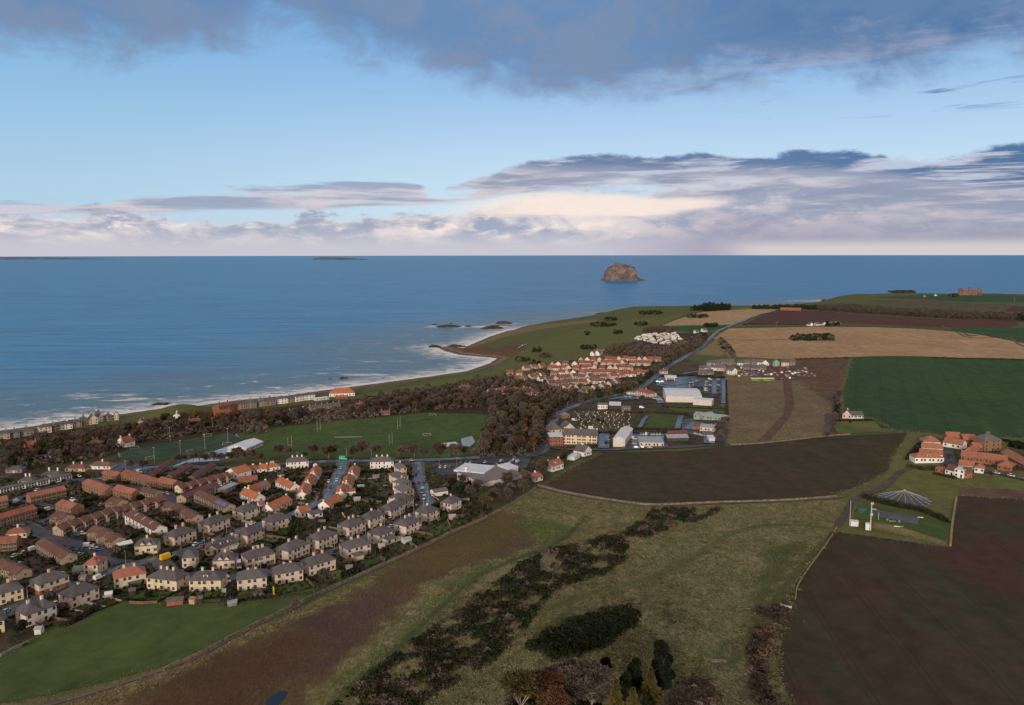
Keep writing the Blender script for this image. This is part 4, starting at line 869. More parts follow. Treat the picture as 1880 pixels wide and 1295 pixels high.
# wings and annexes that belong to those houses are things of their own kind: lean-tos, sheds and garages
def small(a, b, D, label, name='shed', cat='shed', wall='dark', roof='felt', kind='gable', h=2.2, rh=.7, group=None, **kw):
    return house(a, b, D, label, wall=wall, roof=roof, kind=kind, h=h, rh=rh, name=name, cat=cat, group=group, ch=0, win=kw.pop('win', 0), oh=.15, door=0, **kw)
small((378, 1021), (398, 1018), 6, 'cream gabled wing with slate roof projecting towards the pavement', 'cottage', 'house', 'yellow', 'slate', ridge='y', h=3.4, rh=2.2, win=1)
small((418, 1012), (438, 1007), 5, 'grey lean-to garage with a white front beside the box-dormer house', 'garage', 'garage', 'white', 'mid', 'mono', 2.6, .6)
small((652, 1031), (668, 1027), 5, 'small hipped brown porch building in front of a cream block', 'porch', 'porch', 'pink', 'slate', 'hip', 2.6, 1.2)
small((711, 1001), (728, 995), 5, 'cream lean-to with windows beside the single-chimney block', 'annexe', 'annexe', 'pale', 'grey', 'mono', 2.6, .8, win=1)
small((218, 1010), (243, 1004), 5, 'long pale garage with a light grey roof left of the yellow house', 'garage', 'garage', 'beige', 'metal', 'gable', 2.6, 1.)
small((133, 1059), (152, 1056), 6, 'cream flat garage beside the pink-red roofed house', 'garage', 'garage', 'yellow', 'felt', 'mono', 2.6, .5)
small((305, 1113), (335, 1110), 4, 'low red garden shed with a shining skylight at the pasture edge', 'shed', 'shed', 'red', 'slate', rh=.9)
small((346, 1109), (356, 1110), 3, 'orange-brown timber garden shed at the pasture edge', 'shed', 'shed', 'buff', 'salmon')
small((363, 1108), (371, 1107), 3.4, 'dark grey garden shed at the pasture edge', 'shed', 'shed', 'dark', 'slate')
small((403, 1096), (413, 1095), 4, 'grey and white greenhouse behind the dormered block', 'greenhouse', 'greenhouse', 'pale', 'mid', win=1)
small((417, 1114), (434, 1112), 3, 'grey open-framed pen beside the dark hedge at the pasture edge', 'shed', 'shed', 'grey', 'mid', 'flat', 1.6, .2)
small((192, 1100), (205, 1098), 3.2, 'round-shouldered orange timber shed with a white door beside the pasture', 'shed', 'shed', 'buff', 'metal')
small((235, 1078), (258, 1076), 5, 'dark blue gazebo against the orange-roofed block', 'gazebo', 'gazebo', 'dark', 'slate', 'mono', 2.2, .4)
small((236, 1094), (248, 1092), 4, 'dark pitched shed in the garden below the blue gazebo', 'shed', 'shed', 'dark', 'slate')
small((742, 999), (755, 996), 4, 'garden shed with a turquoise roof beside the field wall', 'shed', 'shed', 'pale', 'mid')
small((731, 996), (740, 994), 3, 'grey garden shed left of the turquoise-roofed one', 'shed', 'shed', 'grey', 'felt')
small((476, 932), (486, 930), 5, 'red-roofed shed with a white end between cottages', 'shed', 'shed', 'white', 'pinkred', rh=1.4)
small((571, 953), (592, 948), 5, 'white annexe with dark flat roofs beside the small orange cottage', 'annexe', 'annexe', 'white', 'slate', 'mono', 2.6, .6, win=1)
small((635, 913), (652, 911), 5.5, 'white-walled annexe with a red tiled roof behind the cottages', 'annexe', 'annexe', 'white', 'rust', 'gable', 3.6, 1.2, win=1)
small((413, 905), (438, 895), 6, 'flat blue-grey garage block with a cream front', 'garage', 'garage', 'beige', 'mid', 'flat', 2.8, .3)
small((437, 890), (472, 886), 9, 'low rusty brown roofed hall behind the dormered orange house', 'hall', 'hall', 'brick', 'rust', 'gable', 3., 1.8)
small((718, 879), (730, 877), 5, 'small white garage beside the stepped row', 'garage', 'garage', 'white', 'felt', 'flat', 2.6, .3)
small((797, 912), (822, 908), 7, 'low white building with a grey-brown roof beyond the lone block', 'garage', 'garage', 'white', 'grey', 'gable', 2.6, 1.4)
for i, (x, y, lab) in enumerate([(590, 965, 'small pale tent-like frame on grass behind the evergreen'), (662, 899, 'long narrow white greenhouse between garden rows'), (690, 880, 'pale greenhouse beside the strip lawns'), (700, 1010, 'dark garden shed near the red front garden'),
    (560, 893, 'dark shed behind the left-hand cottages'), (470, 1060, 'grey garden shed below the lane'), (640, 1050, 'grey trampoline-side shed near the field wall'), (655, 922, 'curved white polytunnel behind the annexe'), (515, 880, 'white shed beside the long orange row'),
    (40, 1060, 'dark shed between the brown terraces'), (150, 1068, 'white kennel shed beside the pink-red roofed house'), (830, 955, 'shed at the bottom of the corner garden'), (855, 925, 'dark timber shed under the trees'), (68, 1165, 'grey hut at the pasture corner')]):
    small((x - 6, y), (x + 6, y - 1), 3, lab, 'shed', 'shed', ('dark', 'pale', 'grey', 'beige')[i % 4], ('felt', 'mid')[i % 2])
# ---------------------------------------------------------------- white cottages with orange pantiles
COT = [
 ((414, 877), (434, 880), 13, 'tall orange-roofed house with white gable and rooflights at the end of the maroon terrace', dict(ridge='y', h=4.6, rh=3.2, ch=0, dorm=0)),
 ((452, 870), (474, 868), 8, 'left end cottage of the orange-roofed row below the wet apron', dict(kind='hip')),
 ((475, 868), (489, 867), 8, 'middle cottage of the orange-roofed row, with the white chimney', dict()),
 ((490, 866), (514, 862), 8, 'right end cottage of the orange-roofed row beside the white block', dict(kind='hip')),
 ((464, 909), (496, 897), 7.5, 'white cottage whose orange roof carries dark solar panels', dict(ch=2, solar=1)),
 ((505, 893), (532, 903), 7.5, 'white cottage with mossy orange roof and three chimneys in the middle of the gardens', dict(ch=3)),
 ((440, 915), (467, 923), 7.5, 'orange-roofed white cottage just above the red-roofed shed', dict(ch=2)),
 ((500, 942), (536, 926), 8, 'long white cottage with bright orange roof in front of a red paved yard', dict(ch=2)),
 ((553, 951), (571, 945), 6.5, 'small orange-roofed cottage above the dark evergreen', dict(ch=2)),
 ((604, 937), (630, 923), 8, 'white cottage with bright orange roof at the right of the street bend', dict(ch=2)),
 ((585, 880), (590.3, 868.5), 7.5, 'upper cottage left of the street, gable to the camera', dict(h=3.2)),
 ((575, 897), (581.3, 884.5), 7.5, 'middle cottage left of the street, gable to the camera', dict(h=3.2)),
 ((565, 916), (571.8, 901.5), 7.5, 'lower cottage left of the street, gable to the camera', dict(h=3.2)),
 ((656, 880), (661, 868), 7.5, 'upper cottage right of the street, gable to the camera', dict(h=3.2)),
 ((646, 898), (651, 885.3), 7.5, 'middle cottage right of the street, gable to the camera', dict(h=3.2)),
 ((636, 915), (640.5, 903), 7.5, 'lower cottage right of the street, joined to a red-roofed annexe', dict(h=3.2)),
]
for a, b, D, lab, kw in COT: house(a, b, D, lab, **dict(dict(wall='white', roof='orange', kind='gable', h=3.0, rh=2.9, ch=2, chw='white', chh=.7, ww=1.), **kw), name='cottage', cat='cottage', group='white cottages with orange roofs')
# ---------------------------------------------------------------- terraces
TER = [
 ((284, 875), (316, 857), 6, 'leftmost of three parallel maroon-roofed rows below the wet apron', 'beige', 'maroon', 5, dict(h=2.8, rh=1.6, jut=0, bay=False)),
 ((317, 879), (354, 861), 6, 'middle of three parallel maroon-roofed rows below the wet apron', 'beige', 'maroon', 5, dict(h=2.8, rh=1.6, jut=0, bay=False)),
 ((358, 881), (396, 860), 6, 'rightmost of three parallel maroon-roofed rows below the wet apron', 'beige', 'maroon', 5, dict(h=2.8, rh=1.6, jut=0, bay=False)),
 ((332, 907), (424, 884), 7.6, 'long maroon-roofed terrace with a cream end wall, leading to the tall orange house', 'beige', 'maroon', 11, dict(endw='yellow', h=4.6)),
 ((341, 925), (403, 903), 7.6, 'plain maroon-roofed terrace in front of the long one with the cream end', 'beige', 'maroon', 7, dict(h=4.6, jut=.3, bay=False)),
 ((356, 922), (411, 942), 7.6, 'terrace with a blue solar roof on its right end', 'beige', 'brown', 6, dict(h=4.4, jut=0, bay=False, solar=1)),
 ((299, 944), (350, 963), 7.6, 'brown terrace with a bright white gable end', 'beige', 'brown', 5, dict(h=4.6, jut=1.4)),
 ((112, 985), (222, 950), 7.6, 'left half of the very long zigzag brown-roofed terrace', 'beige', 'brown', 11, dict(h=4.8)),
 ((223, 950), (306, 929), 7.6, 'right half of the very long zigzag brown-roofed terrace', 'beige', 'brown', 8, dict(h=4.8, step=.3)),
 ((229, 962), (282, 984), 7.6, 'white-walled brown-roofed terrace with pale party walls on its roof', 'white', 'brown', 4, dict(h=4.6, jut=0, party=True, bay=False)),
 ((162, 991), (204, 1007), 7.6, 'brown-roofed terrace with stepped fronts beside the parking court', 'beige', 'brown', 5, dict(h=4.6, jut=1.4)),
 ((66, 1016), (112, 1037), 7.6, 'brown-roofed terrace with a pale blank gable, left of the parking court', 'beige', 'brown', 6, dict(h=4.6, jut=0, bay=False)),
 ((-45, 1045), (28, 1066), 7.6, 'brown-roofed terrace with a white gable cut by the left edge', 'beige', 'brown', 7, dict(h=4.6)),
 ((195, 934), (212, 938), 8.4, 'short brown-roofed pair with a pale gable behind the long zigzag terrace', 'beige', 'brown', 3, dict(h=4.8, jut=1.2)),
 ((93, 962), (111, 967), 8.4, 'short brown-roofed pair at the left end of the long zigzag terrace', 'beige', 'brown', 3, dict(h=4.8, jut=1.2)),
 ((254, 914), (280, 918), 7.6, 'small brown-roofed terrace beside the turning head', 'beige', 'brown', 3, dict(h=4.4, jut=0, bay=False)),
 ((56, 925), (122, 911), 7.6, 'long brick terrace with a bright salmon roof, far left', 'brick', 'salmon', 7, dict(h=5.2, jut=0, bay=False)),
 ((151, 902), (192, 912), 8.4, 'brick block with a broad salmon roof in the middle of the brick houses', 'brick', 'salmon', 4, dict(h=5.2, jut=0, bay=False)),
 ((207, 912), (242, 918), 7.6, 'brick block with a faded pinkish roof beside the bare garden tree', 'brick', 'pinkred', 3, dict(h=5.2, jut=0, bay=False)),
 ((186, 881), (213, 885), 7.6, 'small brick block with a salmon roof below the dark car park', 'brick', 'salmon', 3, dict(h=5.2, jut=0, bay=False)),
 ((222, 884), (286, 896), 7.6, 'long brick terrace with a dull red roof and one cream house in its middle', 'brick', 'rust', 6, dict(h=5.2, jut=0, bay=False)),
 ((288, 896), (317, 901), 7.6, 'brick block with the brightest orange roof, beside the turning head', 'brick', 'salmon', 3, dict(h=5.2, jut=0, bay=False)),
 ((102, 941), (130, 947), 8.4, 'small brick pair with a salmon roof and white cars before it', 'brick', 'salmon', 2, dict(h=5.2, jut=0, bay=False)),
 ((-35, 976), (68, 948), 7.6, 'long dull-red roofed brick terrace running off the left edge', 'brick', 'rust', 9, dict(h=5.2, jut=0, bay=False)),
 ((-20, 936), (15, 930), 7.6, 'brick block with a salmon roof at the left edge', 'brick', 'salmon', 3, dict(h=5.2, jut=0, bay=False)),
 ((-10, 1013), (30, 1009), 7.6, 'brick terrace with a dull brown roof at the left edge, above the parked cars', 'brick', 'rust', 4, dict(h=5.2, jut=0, bay=False)),
 ((0, 905), (132, 879), 6, 'long low white row with a grey roof behind the brick terraces', 'white', 'grey', 12, dict(h=3.4, rh=.8, jut=.5, bay=False)),
]
for a, b, D, lab, wl, rf, k, kw in TER: terrace(a, b, D, lab, wl, rf, k, group='terraces of the housing scheme', **kw)
# ---------------------------------------------------------------- older houses among the trees on the left, and the sea front
OLD = [
 ((10, 990), (48, 986), 9, 'yellow-walled house with an orange hipped roof at the left edge', dict(wall='yellow', roof='salmon', kind='hip', h=3.4, ch=1)),
 ((119, 866), (155, 865), 10, 'brown-roofed bungalow with a cream right end below the pitch corner', dict(wall='yellow', roof='plum', kind='hip', h=3, ch=2)),
 ((162, 861), (202, 861), 10, 'white bungalow with a brown roof beside the dark car park', dict(wall='white', roof='plum', kind='hip', h=3, ch=1)),
 ((75, 877), (109, 877), 9, 'slate-roofed bungalow with two tall pale chimneys', dict(wall='grey', kind='hip', h=2.8, ch=2, chh=2.2, chw='white')),
 ((32, 888), (60, 887), 9, 'slate-roofed bungalow behind the long white row', dict(wall='grey', kind='hip', h=2.8, ch=2, chh=1.8, chw='white')),
 ((10, 868), (40, 867), 9, 'long dark slate roof with a row of rooflights', dict(wall='grey', kind='hip', h=3, ch=0)),
 ((213, 819), (230, 821), 11, 'red-roofed villa with a white gable at the corner of the sports pitch', dict(wall='white', roof='rust', kind='gable', ridge='y', h=5)),
 ((158, 824), (184, 823), 10, 'purple-roofed stone villa with tall chimneys among the trees', dict(wall='purple', roof='plum', h=5.4, chh=2)),
 ((98, 836), (124, 834), 9, 'plum-roofed villa beside a white gable among the trees', dict(wall='purple', roof='plum', kind='gable', h=5)),
 ((46, 826), (66, 824), 9, 'red-roofed villa above the trees at far left', dict(wall='red', roof='pinkred', kind='gable', h=5.4, chh=2)),
 ((28, 836), (44, 835), 9, 'dull red villa hidden by trees at far left', dict(wall='red', roof='rust', kind='gable', h=5)),
 ((40, 845), (94, 840), 5, 'low row of white garages in the trees', dict(wall='white', roof='grey', kind='flat', h=2.6, ch=0)),
 ((252, 782), (264, 782), 8, 'cream-gabled house left of the dune knoll', dict(wall='stone', roof='plum', kind='gable', ridge='y', h=5)),
 ((318, 770), (330, 769), 8, 'small house with a bright white gable on the dune slope', dict(wall='white', roof='plum', kind='gable', ridge='y', h=4.5)),
 ((280, 778), (310, 775), 9, 'plum-roofed house below the dune knoll', dict(wall='purple', roof='plum', h=5)),
 ((340, 783), (372, 780), 9, 'dark plum-roofed villa below the dune knoll', dict(wall='purple', roof='plum', h=5.4)),
 ((386, 768), (428, 765), 10, 'large red-brown villa in the trees behind the sea-front rows', dict(wall='red', roof='rust', h=6)),
 ((534, 761), (560, 757), 8, 'cottage with one bright white gable behind the playing field trees', dict(wall='white', roof='grey', kind='gable', h=3)),
 ((570, 755), (625, 748), 8, 'long pale stone row with many chimneys behind the playing field trees', dict(wall='stone', roof='grey', kind='gable', h=4, ch=6)),
 ((842, 718), (866, 717), 10, 'red-brick lodge with a grey pyramid roof in the wood', dict(wall='red', roof='grey', kind='hip', h=5)),
 ((655, 747), (682, 745), 9, 'low red-roofed house in the trees left of the golf fairway', dict(wall='brick', roof='rust', kind='hip', h=3)),
 ((700, 763), (716, 762), 7, 'low brown house at the far edge of the playing field', dict(wall='brick', roof='plum', kind='gable', h=3)),
 ((0, 806), (18, 805), 9, 'grey villa at the left end of the sea front', dict(wall='stone', h=6)),
 ((20, 804), (36, 802), 9, 'grey villa with pale chimneys, second on the sea front', dict(wall='grey', h=6)),
 ((38, 801), (62, 798), 11, 'broad low slate roof between villas on the sea front', dict(wall='grey', h=5)),
 ((72, 796), (95, 793), 11, 'tall cream villa with bay windows on the sea front', dict(wall='blond', h=8)),
 ((97, 792), (104, 791), 9, 'narrow stone villa on the sea front', dict(wall='stone', h=7)),
 ((105, 790), (118, 788), 10, 'cream villa, left of a joined pair on the sea front', dict(wall='blond', h=7)),
 ((119, 788), (133, 786), 10, 'white villa, right of a joined pair on the sea front', dict(wall='white', h=7)),
 ((135, 785), (150, 782), 10, 'cream terrace house on the sea front', dict(wall='blond', h=7)),
 ((151, 781), (163, 779), 10, 'taller stone terrace house on the sea front', dict(wall='stone', h=8.5)),
 ((164, 779), (180, 777), 10, 'cream villa with two steep gables on the sea front', dict(wall='blond', kind='gable', ridge='y', h=7, rh=5)),
 ((182, 774), (192, 772), 10, 'house with a tall white gable and dark roof on the sea front', dict(wall='white', kind='gable', ridge='y', h=8, rh=5)),
 ((198, 773), (208, 771), 9, 'brown stone villa right of the tall white gable', dict(wall='stone', h=7)),
 ((209, 771), (218, 770), 9, 'cream-gabled villa at the right end of the left sea-front group', dict(wall='blond', kind='gable', ridge='y', h=7, rh=4)),
 ((402, 757), (431, 753), 12, 'dark red villa with white bays, left end of the long sea-front rows', dict(wall='red', roof='plum', h=8)),
 ((434, 752), (452, 750), 11, 'brown stone villa, second in the long sea-front rows', dict(wall='stone', h=8)),
 ((453, 750), (471, 748), 11, 'brown stone villa, third in the long sea-front rows', dict(wall='grey', h=8)),
 ((473, 747), (489, 745), 11, 'stone villa with dormers, fourth in the long sea-front rows', dict(wall='stone', h=8, dorm=2)),
 ((490, 745), (506, 743), 11, 'grey stone villa, fifth in the long sea-front rows', dict(wall='grey', h=8)),
 ((508, 742), (528, 740), 11, 'white villa with slate roof in the long sea-front rows', dict(wall='white', h=8)),
 ((529, 740), (541, 738), 11, 'plain stone villa right of the white one', dict(wall='stone', h=7)),
 ((543, 738), (560, 735), 11, 'white and slate villa, left of the last pair before the red clubhouse', dict(wall='white', h=8)),
 ((561, 735), (578, 733), 11, 'white and slate villa, last before the red clubhouse', dict(wall='white', h=8)),
 ((604, 729), (651, 727), 16, 'white clubhouse with a broad bright red hipped roof beside the beach', dict(wall='white', roof='orange', kind='hip', h=4.5, rh=6, ch=0)),
 ((580, 736), (604, 733), 8, 'flat pale pavilion beside the red clubhouse', dict(wall='pale', roof='metal', kind='flat', h=3, ch=0)),
 ((615, 732), (638, 731), 5, 'small red-roofed kiosk in front of the clubhouse', dict(wall='red', roof='pinkred', kind='gable', h=2.4, rh=1.4, ch=0)),
]
for a, b, D, lab, kw in OLD:
  kw['h'] = kw.get('h', 6) * (.78 if kw.get('h', 6) > 6 else .92); house(a, b, D * .88, lab, **dict(dict(wall='stone', roof='slate', kind='hip', h=6, ch=2, chh=1.6, sw=1), **kw), name='villa', cat='house')
# ---------------------------------------------------------------- the red-roofed estate, row by row from the sea side
def estate(rows):
    for rn, (pts, cnt, roofs, wl, h_, desc) in enumerate(rows):
        wp = W2(pts); seg = [0]
        for p, q in zip(wp, wp[1:]): seg.append(seg[-1] + math.hypot(q[0] - p[0], q[1] - p[1]))
        cnt = min(14, cnt + (2 if cnt > 6 and rn < 9 else 0))
        for i in range(cnt):
            s_ = (i + .5) / cnt * seg[-1]; k = max(j for j in range(len(seg) - 1) if seg[j] <= s_); f = (s_ - seg[k]) / (seg[k + 1] - seg[k])
            x = wp[k][0] + (wp[k + 1][0] - wp[k][0]) * f; y = wp[k][1] + (wp[k + 1][1] - wp[k][1]) * f
            a = math.atan2(wp[k + 1][1] - wp[k][1], wp[k + 1][0] - wp[k][0]) + rnd.uniform(-.18, .18); x += rnd.uniform(-2, 2); y += rnd.uniform(-5, 5)
            gb = rnd.random() < .3; L = rnd.uniform(8.5, 11) if not gb else rnd.uniform(7.5, 9); D = rnd.uniform(7.5, 9) if not gb else rnd.uniform(9, 12)
            dx, dy = math.cos(a) * L / 2, math.sin(a) * L / 2
            ordn = ['first', 'second', 'third', 'fourth', 'fifth', 'sixth', 'seventh', 'eighth', 'ninth', 'tenth', 'eleventh', 'twelfth', 'thirteenth', 'fourteenth'][i]
            rf = roofs[rnd.randrange(len(roofs))]; w_ = wl[rnd.randrange(len(wl))]
            house(None, None, D, '%s %s-roofed %shouse, %s from left, %s' % ({'blond': 'cream', 'white': 'white', 'buff': 'buff', 'pink': 'pinkish', 'grey': 'grey', 'green': 'pale green', 'yellow': 'yellow', 'stone': 'stone'}[w_], {'estate': 'red', 'estbr': 'brown', 'rust': 'rust', 'grey': 'grey', 'slate': 'slate', 'plum': 'dull-brown', 'orange': 'orange'}[rf], 'gable-on ' if gb else '', ordn, desc),
                  wall=w_, roof=rf, kind='gable', ridge='y' if gb else 'x', h=h_ * rnd.uniform(.74, .92), rh=4.0 if gb else 3.7, ch=0 if rnd.random() < .75 else 1, chh=.8, sw=1, nw=2 if gb else 3, door=0, world=((x - dx, y - dy), (x + dx, y + dy)), name='house', group='houses of the estate by the golf links' if rn < 13 else 'houses of the new estate')
RR, BB = ['estate', 'rust', 'estate'], ['estbr', 'plum', 'estbr']
CW = ['blond', 'blond', 'blond', 'pink', 'buff', 'white']
estate([
 ([(1062, 665), (1140, 664), (1212, 665)], 11, RR, CW, 4.8, 'estate row nearest the sea'),
 ([(1006, 673), (1100, 671), (1190, 672)], 13, RR, CW, 4.8, 'second estate row from sea'),
 ([(963, 681), (1004, 675)], 3, RR, CW, 4.8, 'little row left of estate evergreens'),
 ([(1004, 681), (1080, 680), (1160, 680)], 11, RR, CW, 4.8, 'third estate row from sea'),
 ([(928, 690), (962, 690)], 2, RR, ['blond'], 6, 'separate pair left of the estate'),
 ([(952, 702), (1002, 692)], 5, RR, CW, 4.8, 'slanting row left in estate'),
 ([(1010, 690), (1100, 689), (1190, 689)], 12, RR, CW, 4.8, 'fourth estate row from sea'),
 ([(992, 701), (1060, 697), (1110, 698)], 8, BB, CW, 4.6, 'fifth estate row from sea'),
 ([(1012, 710), (1060, 706), (1110, 704)], 7, BB, CW, 4.6, 'sixth estate row from sea'),
 ([(1030, 719), (1064, 716)], 3, BB, CW, 4.4, 'short estate row nearest the camera'),
 ([(1078, 724), (1108, 714), (1140, 702)], 5, BB, CW, 4.4, 'estate row along the main road'),
 ([(1120, 696), (1165, 692)], 5, RR, CW, 4.8, 'estate row by the roadside trees'),
 ([(900, 728), (935, 723), (985, 726)], 7, RR, ['blond', 'white', 'blond'], 5, 'group in the wood left of estate'),
 ([(1290, 690), (1310, 688)], 2, ['grey', 'slate'], ['white', 'grey'], 4.5, 'front of the new estate'),
 ([(1285, 682), (1325, 682)], 4, ['grey', 'slate'], ['pink', 'buff', 'white'], 4.8, 'middle of the new estate'),
 ([(1300, 672), (1345, 670)], 4, ['grey', 'slate'], ['buff', 'grey', 'white'], 4.8, 'new estate row against the stubble'),
 ([(1330, 686), (1350, 690)], 1, ['grey'], ['white'], 6, 'corner of the building site'),
 ([(1352, 672), (1412, 672)], 5, ['slate', 'grey'], ['white', 'grey', 'buff'], 5.2, 'half-built row along stubble edge'),
 ([(1362, 680), (1405, 681)], 3, ['slate', 'grey'], ['green', 'grey'], 4.6, 'scaffolded building site row'),
 ([(1420, 674), (1462, 673)], 3, ['slate'], ['green', 'yellow', 'grey'], 7, 'tall building site row'),
 ([(1092, 655), (1108, 650)], 3, RR, ['white', 'blond'], 5, 'hotel group above the estate'),
 ([(1275, 613), (1300, 609)], 2, ['orange', 'grey'], ['white'], 4, 'cottages at the coast road bend'),
 ([(1485, 600), (1545, 597)], 5, ['slate', 'grey'], ['grey', 'stone', 'white'], 4, 'hamlet by the red plough'),
 ([(1690, 548), (1730, 544)], 2, ['grey'], ['white', 'stone'], 4, 'farm near the castle'),
])
small((1478, 571), (1432, 571), 12, 'long low barn with a pinkish-red roof beyond the coast road', 'barn', 'barn', 'red', 'pinkred', h=4, rh=3) if 0 else house((1432, 571), (1470, 572), 16, 'long low barn with a pinkish-red roof beyond the coast road', wall='red', roof='pinkred', kind='gable', h=4, rh=4, ch=0, win=0, name='barn', cat='barn')
# ================================================================ larger buildings beyond the scheme
BIG = [
 ((1034, 817), (1095, 816), 13, 'long three-storey yellow care home with a dark roof beside the ploughed field', dict(wall='yellow', roof='slate', kind='gable', h=8, rh=4, ch=3, nw=13, name='care_home', cat='care home')),
 ((1009, 820), (1033, 819), 14, 'red brick corner block with flat pale roof at the left end of the care home', dict(wall='red', roof='metal', kind='flat', h=8.5, ch=0, nw=5)),
 ((1012, 802), (1032, 800), 16, 'grey hipped roof wing behind the red brick corner block', dict(wall='yellow', roof='grey', kind='hip', h=6, ch=0, rh=5)),
 ((1035, 800), (1056, 798), 14, 'blue-grey roofed wing behind the care home', dict(wall='blond', roof='grey', kind='gable', h=6, ch=0, ridge='y', rh=5)),
 ((1125, 821), (1147, 821), 42, 'tall white metal shed with its gable to the ploughed field', dict(wall='pale', roof='metal', kind='gable', ridge='y', h=7, rh=2, ch=0, win=0, name='warehouse', cat='warehouse')),
 ((1174, 821), (1218, 820), 20, 'low workshop with cream front and wide blue-grey flat roof', dict(wall='blond', roof='mid', kind='flat', h=3.6, ch=0, nw=6, name='workshop', cat='workshop')),
 ((1225, 812), (1264, 811), 12, 'low workshop with a grey roof and dark red ridge, right of the cream-fronted one', dict(wall='dark', roof='mid', kind='gable', h=3.4, rh=1.6, ch=0, nw=7, name='workshop', cat='workshop')),
 ((1228, 805), (1262, 804), 8, 'narrow shed with a dark red roof behind the workshops', dict(wall='red', roof='maroon', kind='gable', h=4, rh=1.6, ch=0, win=0, name='shed', cat='shed')),
 ((1222, 739), (1288, 740), 52, 'large pale supermarket with a white metal roof', dict(wall='pale', roof='metal', kind='gable', h=8, rh=2.2, ch=0, win=0, name='supermarket', cat='supermarket')),
 ((1272, 744), (1306, 746), 12, 'cream annexe at the right front of the supermarket', dict(wall='pale', roof='metal', kind='flat', h=6, ch=0, win=0, name='annexe', cat='annexe')),
 ((1273, 771), (1331, 773), 12, 'long low shed with a grey roof dotted with rooflights', dict(wall='green', roof='mid', kind='gable', h=3.6, rh=1.6, ch=0, nw=8, name='shed', cat='shed')),
 ((1276, 770), (1288, 772), 16, 'grey-roofed wing crossing the end of the long low shed', dict(wall='grey', roof='mid', kind='gable', ridge='y', h=3.8, rh=1.8, ch=0, win=0, name='shed', cat='shed')),
 ((1284, 793), (1311, 794), 14, 'cream-fronted unit with grey roof in the yard below the long shed', dict(wall='blond', roof='mid', kind='gable', h=3.8, rh=1.4, ch=0, nw=4, name='workshop', cat='workshop')),
 ((1271, 790), (1283, 790), 10, 'brown timber unit left of the cream-fronted one', dict(wall='brick', roof='plum', kind='gable', h=3.2, rh=1.2, ch=0, win=0, name='shed', cat='shed')),
 ((1301, 812), (1312, 812), 8, 'small shed with a pale blue roof by the yard gate', dict(wall='pale', roof='metal', kind='mono', h=3, rh=.6, ch=0, win=0, name='shed', cat='shed')),
 ((1031, 769), (1046, 768), 9, 'cemetery lodge with a pinkish-grey hipped roof beside the main road', dict(wall='brick', roof='felt', kind='hip', h=3.2, ch=0)),
 ((1072, 839), (1086, 835), 10, 'white house with a black-trimmed gable at the edge of the ploughed field', dict(wall='white', roof='slate', kind='gable', ridge='y', h=4, rh=4, ch=1)),
 ((1054, 846), (1064, 841), 6, 'long white garage below the white gabled house', dict(wall='white', roof='metal', kind='flat', h=2.6, ch=0, win=0, name='garage', cat='garage')),
 ((1014, 867), (1034, 861), 9, 'villa with a bright salmon roof and white chimneys at the edge of the ploughed field', dict(wall='white', roof='salmon', kind='gable', h=4.2, ch=2, chw='white', dorm=1)),
 ((982, 886), (996, 882), 8, 'small pink-roofed cottage at the tip of the ploughed field', dict(wall='white', roof='pinkred', kind='gable', h=3, ch=1)),
 ((1097, 752), (1115, 751), 12, 'flat-roofed white fire station building', dict(wall='white', roof='felt', kind='flat', h=4.5, ch=0, nw=4)),
 ((1118, 752), (1139, 751), 14, 'long pale roofed depot shed beside the cemetery', dict(wall='dark', roof='metal', kind='mono', h=4, rh=1, ch=0, win=0, name='depot', cat='depot')),
 ((1142, 756), (1158, 755), 10, 'low flat depot with a grey roof and white parapet', dict(wall='grey', roof='felt', kind='flat', h=3.5, ch=0, nw=4, name='depot', cat='depot')),
 ((1166, 728), (1192, 731), 11, 'cream building with a terracotta roof left of the supermarket', dict(wall='blond', roof='rust', kind='hip', h=5.5, ch=1, nw=7)),
 ((1150, 725), (1165, 726), 9, 'white single-storey wing beside the terracotta-roofed building', dict(wall='white', roof='felt', kind='flat', h=3, ch=0, nw=3)),
 ((1212, 688), (1226, 687), 8, 'small pinkish house at the roadside left of the filling station', dict(wall='pink', roof='estbr', kind='gable', h=4, ch=1)),
 ((452, 830), (483, 818), 18, 'white sports pavilion with a broad pale metal roof beside the pitches', dict(wall='pale', roof='metal', kind='gable', h=4, rh=2.4, ch=0, nw=6, name='pavilion', cat='pavilion')),
 ((434, 834), (450, 829), 10, 'low white changing block on the wet apron left of the pavilion', dict(wall='white', roof='metal', kind='flat', h=2.8, ch=0, nw=3, name='pavilion', cat='pavilion')),
 ((817, 822), (842, 819), 9, 'pale blue and white play fort with steps beside the blue court', dict(wall='pale', roof='metal', kind='flat', h=1.6, ch=0, win=0, name='play_fort', cat='playground')),
 ((839, 881), (884, 896), 34, 'low sports centre ringed by a brown roof', dict(wall='pale', roof='felt', kind='flat', h=4, ch=0, nw=8, name='sports_centre', cat='sports centre')),
 ((913, 868), (932, 873), 9, 'narrow pale roofed hall behind the sports centre', dict(wall='pale', roof='metal', kind='flat', h=5, ch=0, win=0, name='hall', cat='hall')),
 ((1546, 769), (1562, 770), 9, 'cream gabled half of the lone house by the emerald field', dict(wall='blond', roof='slate', kind='gable', ridge='y', h=3.6, rh=4, ch=1)),
 ((1563, 770), (1585, 769), 8, 'grey-roofed white wing of the lone house by the emerald field', dict(wall='white', roof='slate', kind='gable', h=3, rh=3, ch=0, nw=6)),
]
for a, b, D, lab, kw in BIG: house(a, b, D, lab, **dict(dict(ch=0, door=0), **kw))
q = P(878, 880); t = empty('roof_plant', (q.x - 4, q.y + 9, Z(q.x, q.y) + 4.31), R(-20), 'pale grey raised flat roof with two vents on the sports centre', 'roof deck')
